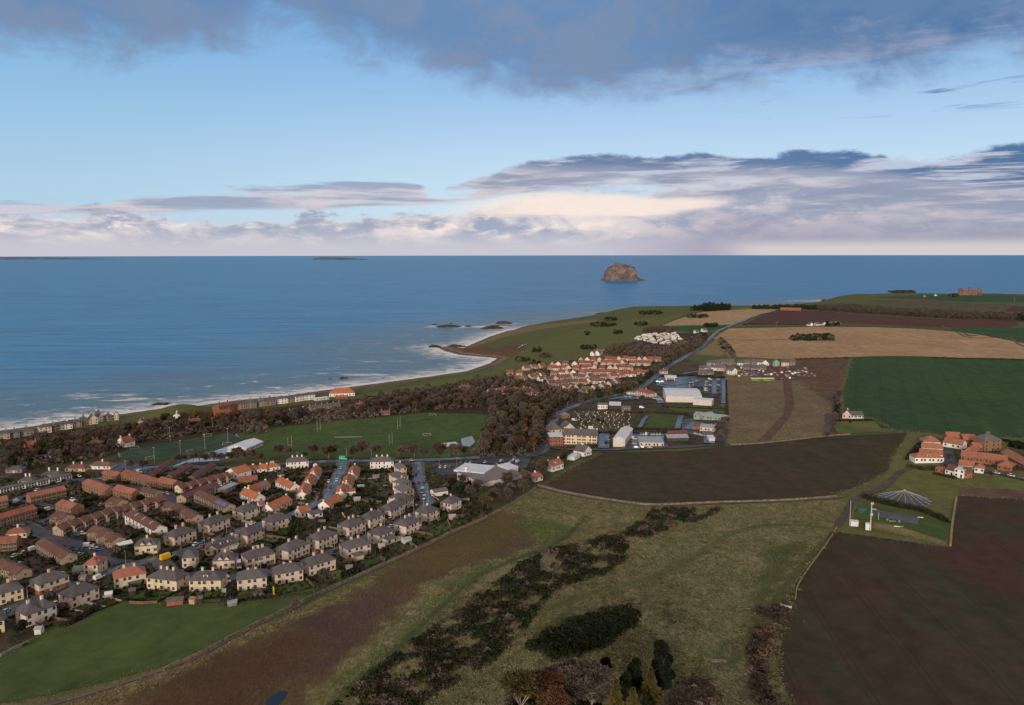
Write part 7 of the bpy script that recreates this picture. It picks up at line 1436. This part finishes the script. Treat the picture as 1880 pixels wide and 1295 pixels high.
NB = len(NEAR); gardens(0, NB); gardens(NB + 14, NB + 60, 12, .4)
for pg, k in [([(300, 1049), (312, 1039), (330, 1046), (352, 1044), (360, 1050), (335, 1056), (315, 1055)], 'past'), ([(776, 985), (800, 968), (835, 965), (800, 985), (780, 992)], 'past'), ([(195, 1050), (215, 1040), (214, 1046), (198, 1055)], 'garden'), ([(620, 1040), (652, 1050), (640, 1062), (612, 1068), (608, 1058)], 'lawn'),
             ([(500, 1060), (504, 1082), (436, 1094), (430, 1090), (440, 1086), (490, 1080)], 'past'), ([(350, 1088), (400, 1087), (405, 1106), (372, 1106)], 'past'), ([(270, 1085), (335, 1088), (330, 1106), (290, 1105), (258, 1100)], 'past'), ([(512, 1078), (556, 1068), (572, 1076), (580, 1086), (520, 1092)], 'past'), ([(655, 1030), (685, 1020), (700, 1030), (672, 1042)], 'garden'), ([(470, 1010), (512, 1000), (520, 1012), (480, 1028), (458, 1018)], 'past'), ([(165, 950), (190, 934), (200, 940), (196, 946), (160, 956)], 'past'), ([(275, 955), (300, 950), (310, 965), (296, 972)], 'past'), ([(670, 882), (715, 885), (720, 894), (680, 898), (676, 888)], 'past'), ([(668, 870), (700, 872), (698, 877), (668, 876)], 'garden')]:
    sheet('garden_lawn', pg, F_[k], 1.8, spacing=4)
# shrubs, each its own bush
_sh = {}
for k, lm in (('dark', 'dark'), ('green', 'green'), ('brown', 'brown'), ('mauve', 'mauve'), ('golden', 'gold')):
    _sh[k] = []
    for s in range(2): r = np.random.RandomState(s + 50); ps = [blob(r, 70, (q[0] * .5, q[1] * .5, .6 + q[2] * .2), (.8, .8, .7), .17, .5, 1.3) + (0,) for q in r.normal(size=(4, 3))]; _sh[k].append(quadmesh('shrub', ps, [LM[lm]]))
def shrub(k, x, y, s, label, group): o = link('shrub', _sh[k][rnd.randrange(2)]); o.location = (x, y, Z(x, y)); o.scale = (s, s, s * .9); o.rotation_euler = (0, 0, rnd.uniform(0, 6)); tag(o, label, 'shrub', group)
TOWNP = [(-20, 1140), (0, 880), (120, 870), (240, 865), (300, 862), (480, 862), (640, 856), (760, 856), (800, 870), (860, 900), (905, 940), (840, 968), (700, 1034), (600, 1076), (480, 1102), (240, 1092), (100, 1140)]
for x, y in scatter(TOWNP, 6.2, 298, 79, r_=.7):
    k = rnd.choice(['dark', 'dark', 'green', 'green', 'brown', 'brown', 'mauve', 'golden'] if rnd.random() < .6 else ['dark', 'brown', 'mauve']); shrub(k, x, y, rnd.uniform(1., 2.5), '%s shrub in the gardens of the housing scheme' % k, '%s shrubs in the scheme gardens' % k)
mass('garden_plants', None, 4, 1., .8, ['dark', 'brown', 'green'], 'low planting, weeds and border plants in the scheme gardens', 95, n_=22, qs=.26, rad=1.1, wpts=scatter(TOWNP, 3.6, 3000, 96, r_=.5))
# ================================================================ vehicles
PAINT = {}
def paint(nm, c): PAINT[nm] = mat('paint ' + nm, c, .3, .04, .5, spec=.6)
for nm, c in (('white', (.72, .72, .72)), ('silver', (.42, .43, .45)), ('grey', (.14, .145, .155)), ('black', (.02, .02, .024)), ('red', (.36, .03, .03)), ('maroon', (.15, .025, .03)), ('blue', (.035, .09, .22)), ('teal', (.03, .16, .17)), ('yellow', (.78, .46, .02)), ('green', (.03, .36, .20)), ('pale blue', (.30, .42, .58))): paint(nm, c)
TYRE = mat('tyre', (.02, .02, .02), .9); CG = mat('car glass', (.015, .018, .022), .1, spec=.8)
_cm = {}
def car_meshes(kind, col):
    k = (kind, col)
    if k in _cm: return _cm[k]
    if kind == 'car': L, W_, hb, ht, c0, c1, k0, k1 = 2.15, .88, .78, 1.42, -1.75, 1.0, -1.25, .35
    elif kind == 'van': L, W_, hb, ht, c0, c1, k0, k1 = 2.6, .98, 1.25, 2.15, -2.55, 1.9, -2.55, 1.2
    else: L, W_, hb, ht, c0, c1, k0, k1 = 3.3, 1.1, 1.3, 2.9, -3.2, 2.8, -3.2, 2.2
    b = MB()
    def sec(x, w_, z0, z1): return [(x, -w_, z0), (x, w_, z0), (x, w_, z1 * .8), (x, w_ * .93, z1), (x, -w_ * .93, z1), (x, -w_, z1 * .8)]
    b.loft([sec(-L, W_ * .9, .35, hb * .8), sec(-L + .15, W_, .25, hb), sec(L * .45, W_, .25, hb), sec(L - .2, W_ * .97, .25, hb * .86), sec(L, W_ * .88, .35, hb * .6)])
    if kind != 'car': b.loft([[(k0 + .02, -W_ + .03, hb), (k0 + .02, W_ - .03, hb), (k0 + .02, W_ * .9, ht), (k0 + .02, -W_ * .9, ht)], [(k1 - .35, -W_ + .03, hb), (k1 - .35, W_ - .03, hb), (k1 - .6, W_ * .9, ht), (k1 - .6, -W_ * .9, ht)]])
    else: b.box(k0, k1, -W_ * .78, W_ * .78, ht - .02, ht + .05)
    g = MB()
    if kind == 'car': g.loft([[(c0, -W_ * .9, hb - .02), (c0, W_ * .9, hb - .02), (k0, W_ * .76, ht), (k0, -W_ * .76, ht)], [(c1, -W_ * .9, hb - .02), (c1, W_ * .9, hb - .02), (k1, W_ * .76, ht), (k1, -W_ * .76, ht)]])
    else: g.loft([[(k1 - .34, -W_ * .93, hb), (k1 - .34, W_ * .93, hb), (k1 - .58, W_ * .88, ht - .06), (k1 - .58, -W_ * .88, ht - .06)], [(c1, -W_ * .9, hb), (c1, W_ * .9, hb), (k1, W_ * .84, ht - .1), (k1, -W_ * .84, ht - .1)]])
    wh = []
    for x in (-L * .62, L * .62):
        for y in (-W_ + .06, W_ - .06): q = MB(); q.tube((x, y - .11, .33), (x, y + .11, .33), .33, n=10); wh.append(q.mesh('wheel', TYRE))
    j = MB(); j.v = list(b.v); j.f = list(b.f); j.mi = [0] * len(b.f); o_ = len(j.v); j.v += g.v; j.f += [tuple(i + o_ for i in f) for f in g.f]; j.mi += [1] * len(g.f)
    for x in (-L * .62, L * .62):
        j.cur = 2; j.box(x - .33, x + .33, -W_ - .02, W_ + .02, 0, .6)
    _cm[k] = (b.mesh('body', PAINT[col]), g.mesh('window', CG), wh, j.mesh('parked_' + kind, [PAINT[col], CG, TYRE])); return _cm[k]
def vehicle(px, py, dx, dy, col, label, kind='car', group=None, name=None):
    q = P(px, py); e = P(px + dx, py + dy); a = math.atan2(e.y - q.y, e.x - q.x); z = Z(q.x, q.y) + lift(q.x, q.y, 3.6); bm_, gm, wh, jm = car_meshes(kind, col); nm = name or {'car': 'parked_car', 'van': 'parked_van', 'truck': 'box_van'}[kind]; cat = {'car': 'car', 'van': 'van', 'truck': 'truck'}[kind]
    if q.length > 640: o = link(nm, jm); o.location = (q.x, q.y, z); o.rotation_euler = (0, 0, a); tag(o, label, cat, group); return o
    o = empty(nm, (q.x, q.y, z), a, label, cat, group); link('body', bm_, o); link('window', gm, o)
    for m_ in wh: link('wheel', m_, o)
    return o
VEH = [(181, 1063, 10, -4, 'white', 'white van driving past the corner below the pink-red roofed house', 'van'), (147, 1066, 6, 3, 'red', 'red car parked beside the brick-based cream block', 'car'), (305, 1027, 10, -3, 'yellow', 'yellow van on the road beside the yellow house', 'truck'), (162, 1004, 10, -1, 'white', 'large white van in the parking court', 'van'), (171, 1008, 9, -2, 'white', 'white car just right of the van in the parking court', 'car'), (181, 1011, 10, -1, 'blue', 'blue car at the right of the parking court', 'car'),
 (131, 1015, 8, -4, 'black', 'first dark car in the row left of the parking court', 'car'), (138, 1018, 8, -4, 'black', 'second dark car in the row left of the parking court', 'car'), (146, 1020, 8, -3, 'silver', 'silver car ending the row in the parking court', 'car'), (61, 1010, 6, -2, 'white', 'white van left of the brown terrace at the court', 'van'), (43, 1016, 8, -4, 'white', 'white car behind the left-edge terrace, upper', 'car'), (26, 1022, 8, -4, 'white', 'white car behind the left-edge terrace, lower', 'car'), (36, 1037, 4, -4, 'silver', 'silver car in the yard between brown terraces', 'car'),
 (102, 1111, 10, 4, 'white', 'white car at the end of the white-painted row', 'car'), (108, 1115, 10, 4, 'silver', 'silver car beside the white car at the row end', 'car'), (11, 1124, 9, -5, 'pale blue', 'pale blue car on the street at the left edge', 'car'), (190, 1080, 8, 1, 'maroon', 'maroon car beside the orange-roofed block', 'car'), (417, 1068, 5, 5, 'white', 'white pickup at the head of the narrow lane', 'van'), (438, 1042, 1, 7, 'white', 'white campervan standing between two cream blocks', 'truck'),
 (359, 1001, 9, -4, 'white', 'white car on the street above the box-dormer house', 'car'), (373, 997, 9, -5, 'blue', 'dark blue car on the street above the box-dormer house', 'car'), (385, 992, 9, -5, 'red', 'red car furthest along above the box-dormer house', 'car'), (371, 1005, 7, -5, 'red', 'red car against the cream gabled wing', 'car'), (411, 984, 9, -4, 'black', 'left black car parked before the pinkish block', 'car'), (424, 979, 9, -4, 'black', 'right black car parked before the pinkish block', 'car'), (463, 963, 10, -3, 'white', 'white car between two cream blocks on the street', 'car'),
 (625, 1008, 8, -4, 'red', 'bright pink-red car on the crescent', 'car'), (613, 1014, 8, -4, 'teal', 'teal car on the crescent below the pink-red one', 'car'), (609, 1022, 8, -3, 'red', 'red car behind the block with the bare tree', 'car'), (642, 989, 8, -4, 'teal', 'teal car on the crescent left of the single-chimney block', 'car'), (718, 969, 10, -4, 'white', 'white car driving on the middle of the crescent', 'car'), (717, 956, 10, -2, 'silver', 'silver car beside the half-white block', 'car'), (768, 944, 8, -5, 'white', 'white van at the bend of the crescent', 'van'),
 (778, 917, -3, 8, 'silver', 'silver van on the inner side of the crescent', 'van'), (775, 905, -3, 9, 'pale blue', 'pale blue box trailer behind the silver van', 'truck'), (768, 888, -3, 9, 'red', 'red car on the crescent near the top', 'car'), (778, 887, 1, 6, 'black', 'black car across the crescent from the red one', 'car'), (763, 873, -3, 9, 'black', 'black car beside the topmost stepped houses', 'car'), (756, 847, 9, 0, 'silver', 'silver car at the crescent mouth on the long road', 'car'), (797, 911, 7, -3, 'white', 'white car before the low white building', 'car'), (845, 923, 9, -1, 'white', 'white car right of the lone block', 'car'),
 (625, 861, -2, 8, 'silver', 'silver car near the top of the street with orange cottages', 'car'), (618, 884, -3, 8, 'white', 'white car on the right side of the cottage street', 'car'), (603, 886, -3, 8, 'white', 'white car on the left side of the cottage street', 'car'), (598, 894, -4, 8, 'maroon', 'left of two maroon cars on the cottage street', 'car'), (606, 896, -4, 8, 'maroon', 'right of two maroon cars on the cottage street', 'car'), (582, 918, -6, 6, 'red', 'red car at the bend of the cottage street', 'car'), (579, 857, 5, -3, 'white', 'white van behind the cottages by the playing field', 'van'), (630, 845, 12, 0, 'green', 'bright green truck at the street mouth by the playing field', 'truck'),
 (30, 922, 8, -3, 'white', 'white van parked left of the salmon-roofed brick terrace', 'van'), (68, 901, 8, -3, 'white', 'white car before the long low white row', 'car'), (132, 918, 8, -4, 'white', 'white car on the green behind the small brick pair', 'car'), (136, 923, 9, -4, 'white', 'white van on the green behind the small brick pair', 'van'), (89, 937, 9, -2, 'white', 'white van left of the small brick pair', 'van'), (186, 928, 9, -3, 'silver', 'silver car behind the long zigzag terrace', 'car'), (255, 868, 10, 1, 'white', 'white van in the dark car park', 'van'), (268, 924, 7, -4, 'white', 'white van behind the small terrace at the turning head', 'van'),
 (294, 907, 8, -1, 'white', 'white car left in the turning head', 'car'), (306, 908, 7, 4, 'white', 'white car right in the turning head', 'car'), (272, 896, 9, 1, 'silver', 'silver car before the dull red brick terrace', 'car'), (40, 965, 8, 0, 'teal', 'teal car on the left road beside the brick terrace', 'car'), (51, 963, 8, 0, 'black', 'black car behind the teal one', 'car'), (80, 964, 9, 2, 'black', 'black car below the small left terrace pair', 'car'), (141, 983, 7, 1, 'blue', 'blue car at the top of the parking court', 'car'), (151, 981, 7, 1, 'white', 'white car at the top of the parking court', 'car'), (144, 876, 7, 0, 'white', 'white car above the brick blocks', 'car'),
 (403, 893, 6, 1, 'white', 'left of three white cars behind the garage block', 'car'), (412, 893, 6, 1, 'white', 'middle of three white cars behind the garage block', 'car'), (425, 889, 8, -2, 'white', 'right of three white cars behind the garage block', 'car'),
 (1829, 872, 9, 2, 'white', 'white car on the farm drive, leftmost', 'car'), (1856, 877, 9, 2, 'white', 'white car on the farm drive, second', 'car'), (1872, 881, 9, 2, 'grey', 'grey car on the farm drive at the right edge', 'car'), (1086, 790, 22, 1, 'white', 'long dark and white coach behind the care home', 'truck'), (1054, 774, 9, 1, 'white', 'white van at the left corner of the cemetery', 'van'), (1013, 786, 3, -8, 'white', 'white lorry on the main road beside the cemetery lodge', 'truck'), (1178, 751, 10, 0, 'white', 'white van in the yard between depot and supermarket', 'van')]
for px, py, dx, dy, col, lab, kd in VEH: vehicle(px, py, dx, dy, col, lab, kd)
def lot(cells, where, cols, seed):
    r_ = random.Random(seed)
    for px, py, dx, dy in cells:
        c_ = r_.choice(cols); k = 'van' if r_.random() < .12 else 'car'; vehicle(px + r_.uniform(-.6, .6), py + r_.uniform(-.2, .2), dx, dy, c_, '%s %s parked in %s' % (c_, k, where), k, '%s %ss in %s' % (c_, k, where))
CC = ['white', 'white', 'silver', 'grey', 'black', 'red', 'blue', 'silver']
lot([(x, y, 2, -4) for y in (700, 704.5, 709, 714) for x in (1266, 1272, 1278)] + [(x, y, 7, .5) for x in (1296, 1303, 1318) for y in (699, 702.5, 706, 709.5, 713, 716.5, 720)] + [(x, 713, 2, -4) for x in range(1228, 1262, 6)][:0], 'the supermarket car park', CC, 3)
lot([(x, 859 + (i % 2) * .6, 4, -4) for i, x in enumerate((798, 808, 818, 826, 838, 848, 858, 866, 874))] + [(x, 851, 5, -3) for x in (846, 856, 864, 890)] + [(x, y, 6, -3) for x, y in ((905, 858), (912, 856), (920, 848), (928, 854), (936, 851), (942, 846), (915, 862), (950, 850))], 'the sports centre car park', CC, 5)
lot([(x, 800, 1, -3) for x in range(1176, 1216, 5)] + [(x, 824, 5, 0) for x in (1168, 1180, 1192)] + [(1164, y, 5, 1) for y in (808, 812, 817)] + [(1113 + i, 815 - i * 3, 6, 1) for i in (0, 2)] , 'the workshop yards', ['white', 'white', 'silver', 'black'], 7)
lot([(x, y, 7, 1) for x, y in ((1148, 731), (1156, 731), (1180, 735), (1170, 733), (1206, 735), (1212, 736), (1200, 734))] + [(1306 + i * 4, 783 + (i % 2) * 2, 3, -2) for i in range(4)] + [(1286, 801, 6, 1), (1294, 803, 6, 1), (1276, 799, 6, 1)], 'the yards around the supermarket', ['white', 'silver', 'red', 'white'], 9)
lot([(1206 + i * 5, 703 + (i % 2), 6, 0) for i in range(3)] + [(1340 + i * 6, 691, 6, 0) for i in range(3)] + [(1100 + i * 2.6, 646 + i % 3, 3, -1) for i in range(4)], 'the edges of the new estate and hotel', ['white', 'silver', 'white'], 11)
lot([(950 + i * 3.2, 641 - i * 1.6, 3, -1.5) for i in range(6)], 'the little parking strip on the links', ['white', 'silver'], 13)
# caravans in rows
b = MB(); b.loft([[(-4.6, -1.5, .3), (-4.6, 1.5, .3), (-4.6, 1.5, 2.5), (-4.6, 0, 3.1), (-4.6, -1.5, 2.5)], [(4.6, -1.5, .3), (4.6, 1.5, .3), (4.6, 1.5, 2.5), (4.6, 0, 3.1), (4.6, -1.5, 2.5)]]); b.cur = 1
for x in (-3.2, -.6, 2.4): b.box(x - .6, x + .6, -1.54, -1.5, 1.2, 2.1)
b.box(-4.2, 4.2, -1.2, 1.2, -.4, .3); CVM = [b.mesh('caravan', [WALL['white'], WALL['dark']]), b.mesh('caravan', [WALL['pale'], WALL['dark']])]
for i, (x, y) in enumerate(scatter([(1164, 622), (1190, 614), (1240, 613), (1246, 622), (1262, 632), (1250, 637), (1215, 634), (1185, 629)], 11.5, 90, 5, r_=0)):
    o = link('static_caravan', CVM[i % 2]); o.location = (x, y, Z(x, y)); o.rotation_euler = (0, 0, .25 + (1.5 if (i * 7) % 5 == 0 else 0) + rnd.uniform(-.1, .1)); tag(o, 'white static caravan in the holiday park beyond the estate' if i % 2 == 0 else 'off-white static caravan in the holiday park beyond the estate', 'caravan', 'white caravans of the holiday park' if i % 2 == 0 else 'off-white caravans of the holiday park')
b = MB(); b.loft([[(-.45, y, -.2), (.45, y, -.2), (.45, y, .8), (.25, y, 1.1), (-.25, y, 1.1), (-.45, y, .8)] for y in (-.12, .12)]); GS_ = [b.mesh('gravestone', WALL[k]) for k in ('pale', 'stone', 'grey')]
for i, (x, y) in enumerate(scatter([(1052, 758), (1090, 756), (1158, 760), (1156, 788), (1110, 790), (1062, 786)], 5.2, 150, 8, r_=1)):
    o = link('gravestone', GS_[i % 3]); o.location = (x, y, Z(x, y)); o.rotation_euler = (0, rnd.uniform(-.06, .06), .15); o.scale = (1, 1, rnd.uniform(.8, 1.2)); k = ['pale', 'sandstone', 'grey'][i % 3]; tag(o, '%s gravestone standing in the cemetery' % k, 'gravestone', '%s gravestones in the cemetery' % k)
# ================================================================ sports kit, posts and lamps
PW = mat('goal paint', (.55, .55, .52), .5)
def goal(px, py, dx, dy, label, w_=7.3, h_=2.5):
    q = P(px, py); e = P(px + dx, py + dy); t = empty('football_goal', (q.x, q.y, Z(q.x, q.y)), math.atan2(e.y - q.y, e.x - q.x), label, 'goal')
    for nm, a, b_ in (('post', (-w_ / 2, 0, -.2), (-w_ / 2, 0, h_)), ('post', (w_ / 2, 0, -.2), (w_ / 2, 0, h_)), ('crossbar', (-w_ / 2, 0, h_), (w_ / 2, 0, h_))): b = MB(); b.tube(a, b_, .09, n=6); b.build(nm, PW, t)
    b = MB()
    for x in (-w_ / 2, w_ / 2): b.tube((x, 0, h_), (x, 2., .1), .07, n=4)
    b.tube((-w_ / 2, 2, .1), (w_ / 2, 2, .1), .07, n=4); b.build('net_frame', PW, t)
goal(794, 764, 10, .3, 'white goal at the far side of the playing field'); goal(783, 801, 10, 0, 'white goal in the middle right of the playing field')
goal(246, 824, 10, -1, 'white goal at the far left corner of the artificial pitch'); goal(275, 843, 10, -2, 'white goal at the near left of the artificial pitch'); goal(380, 801, 10, -1, 'white goal on the far side of the artificial pitch'); goal(416, 817, 10, -1, 'white goal at the near right of the artificial pitch'); goal(218, 838, 3, 7, 'white goal at the left end of the artificial pitch'); goal(434, 802, 5, 4, 'white goal at the right end of the artificial pitch'); goal(348, 829, 9, -2, 'small practice goal on the near side of the artificial pitch', 5, 2)
def rugby(px, py, label, h_=10.5):
    q = P(px, py); t = empty('rugby_posts', (q.x, q.y, Z(q.x, q.y)), 1.25, label, 'rugby posts')
    for x in (-2.8, 2.8): b = MB(); b.tube((x, 0, -.3), (x, 0, h_), .10, .08, 6); b.build('post', PW, t)
    b = MB(); b.tube((-2.8, 0, 3), (2.8, 0, 3), .12, n=6); b.build('crossbar', PW, t)
rugby(585, 792, 'far left pair of tall rugby posts on the playing field'); rugby(532, 823, 'near left pair of tall rugby posts by the pavilion'); rugby(732, 787, 'far right pair of yellowish rugby posts'); rugby(717, 818, 'near right pair of rugby posts'); rugby(639, 838, 'tall slim posts by the street mouth at the field edge', 8)
def flood(px, py, label, h_=13):
    q = P(px, py); t = empty('floodlight', (q.x, q.y, Z(q.x, q.y)), 0, label, 'floodlight'); b = MB(); b.tube((0, 0, -.3), (0, 0, h_), .12, .08, 6); b.build('pole', RIB, t); b = MB(); b.box(-.6, .6, -.15, .15, h_, h_ + .3); b.build('lamp_head', RIB, t)
for px, py, lab in ((283, 850, 'near left'), (331, 836, 'near middle left'), (376, 824, 'near middle right'), (418, 812, 'near right'), (312, 809, 'far left'), (390, 792, 'far right')): flood(px, py, 'slim floodlight mast at the %s of the artificial pitch' % lab)
flood(230, 866, 'tall lamp mast in the dark car park', 9); flood(1204, 862, 'x', 0) if 0 else None
def lamp(px, py, label, g):
    q = P(px, py); t = empty('street_lamp', (q.x, q.y, Z(q.x, q.y)), rnd.uniform(0, 6), label, 'street lamp', g); b = MB(); b.tube((0, 0, -.3), (0, 0, 7), .09, .06, 5); b.build('post', RIB, t); b = MB(); b.tube((0, 0, 7), (.9, 0, 7.2), .06, n=4); b.box(.7, 1.3, -.12, .12, 7.1, 7.3); b.build('lamp_head', RIB, t)
for ln, g in ((STREET_A, 'cottage street'), (STREET_C, 'crescent'), (STREET_B[6:], 'long road')):
    for i in range(1, min(len(ln) - 1, 15)):
        a, b_ = ln[i], ln[i + 1]; lamp((a[0] + b_[0]) / 2 + 3, (a[1] + b_[1]) / 2 - 4, 'slender grey street lamp along the %s' % g, 'street lamps of the %s' % g)
for px, py, lab in ((806, 862, 'left'), (838, 858, 'middle'), (946, 856, 'right')): lamp(px, py, 'lamp at the %s of the sports centre car park' % lab, None)
# lines on the pitches
for ln in ([(222, 834), (302, 843)], [(222, 834), (245, 824), (330, 810), (418, 797)], [(302, 843), (372, 826), (446, 807)], [(418, 797), (446, 807)], [(318, 812), (378, 824)], [(250, 828), (268, 836), (276, 833), (256, 825)], [(398, 801), (420, 808), (428, 806), (406, 799)]): ribbon('pitch_line', ln, .28, mat('turf line', (.22, .26, .21), .9), 3., sm=False)
for ln in ([(540, 800), (580, 778)], [(500, 812), (690, 790)], [(650, 795), (720, 770)], [(740, 830), (790, 775)], [(690, 800), (880, 790)], [(560, 838), (640, 790)], [(760, 765), (870, 763)]): ribbon('pitch_line', ln, .3, mat('faded line', (.10, .135, .055), .9), 2.4, sm=False)
wall_line([(613, 803), (640, 802.7), (664, 802.4)], .12, .4, PW, 'long low white barrier across the playing field', 'pitch_barrier', 'barrier', sm=False)
# play court, slide, trampolines, bits in gardens
for px, py, a, lab in ((502, 1092, 1.9, 'bright yellow garden slide below a cream block'), (633, 950, 2.2, 'thin lime slide lying in the middle gardens')):
    q = P(px, py); b = MB(); b.loft([[(0, -.5, 0), (0, .5, 0), (0, .5, .15), (0, -.5, .15)], [(3.5, -.5, .9), (3.5, .5, .9), (3.5, .5, 1.05), (3.5, -.5, 1.05)], [(6.2, -.5, 2.8), (6.2, .5, 2.8), (6.2, .5, 2.95), (6.2, -.5, 2.95)]]); o = b.build('slide', mat('slide yellow', (.5, .40, .05), .5)); o.location = q; o.rotation_euler = (0, 0, a); o.scale = (.7, .7, .7); tag(o, lab, 'slide')
for px, py, c_, lab in ((374, 1042, (.03, .22, .42), 'bright blue paddling pool behind the pyramid-roofed house'), (707, 893, (.25, .35, .33), 'round pale trampoline on the lawn in the middle gardens'), (643, 1056, (.16, .15, .17), 'round grey trampoline on the bright lawn'), (748, 994, (.05, .42, .40), 'turquoise cover on the garden shed roof side')):
    q = P(px, py); b = MB(); b.tube((0, 0, .5), (0, 0, .8), 1.7, n=14)
    for i in range(4): b.tube((1.4 * math.cos(i * 1.57), 1.4 * math.sin(i * 1.57), -.1), (1.4 * math.cos(i * 1.57), 1.4 * math.sin(i * 1.57), .5), .06, n=4)
    o = b.build('trampoline' if 'trampoline' in lab else 'pool' if 'pool' in lab else 'canopy', mat(lab[:18], c_, .6)); o.location = q; tag(o, lab, 'trampoline' if 'trampoline' in lab else 'pool' if 'pool' in lab else 'canopy')
for i, (px, py, lab) in enumerate(((1318, 1216, 'pale timber water trough on the lower hillside path'),)):
    q = P(px, py); b = MB(); b.box(-2.6, 2.6, -.6, .6, -.2, .7); b.box(-2.8, 2.8, -.7, -.6, .5, .8); o = b.build('trough', FEN[1]); o.location = q; tag(o, lab, 'trough')
q = P(1442, 1117); b = MB(); b.box(-2.2, 2.2, -.15, .15, .4, 1.2); b.box(-2.3, -2.1, -.1, .1, -.3, 1.4); b.box(2.1, 2.3, -.1, .1, -.3, 1.4); o = b.build('field_gate', mat('galvanised', (.5, .5, .5), .4)); o.location = q; o.rotation_euler = (0, 0, -.6); tag(o, 'pale metal gate at the corner of the sown field', 'gate')
fp = W2([(1536, 970), (1520, 996), (1495, 1030), (1465, 1075), (1460, 1100)]); wall_line([(x, y) for x, y in fp], .5, .9, mat('dead grass bank', (.26, .20, .11), .95, .3, .5), 'straw-coloured bank along the left edge of the sown field', 'grass_bank', 'bank', True)
fp = W2([(1744, 1004), (1748, 960), (1755, 915)]); wall_line(fp, 1.2, .9, mat('dead grass bank', (.26, .20, .11)), 'straw-coloured bank between the lawn and the sown field', 'grass_bank', 'bank', True)
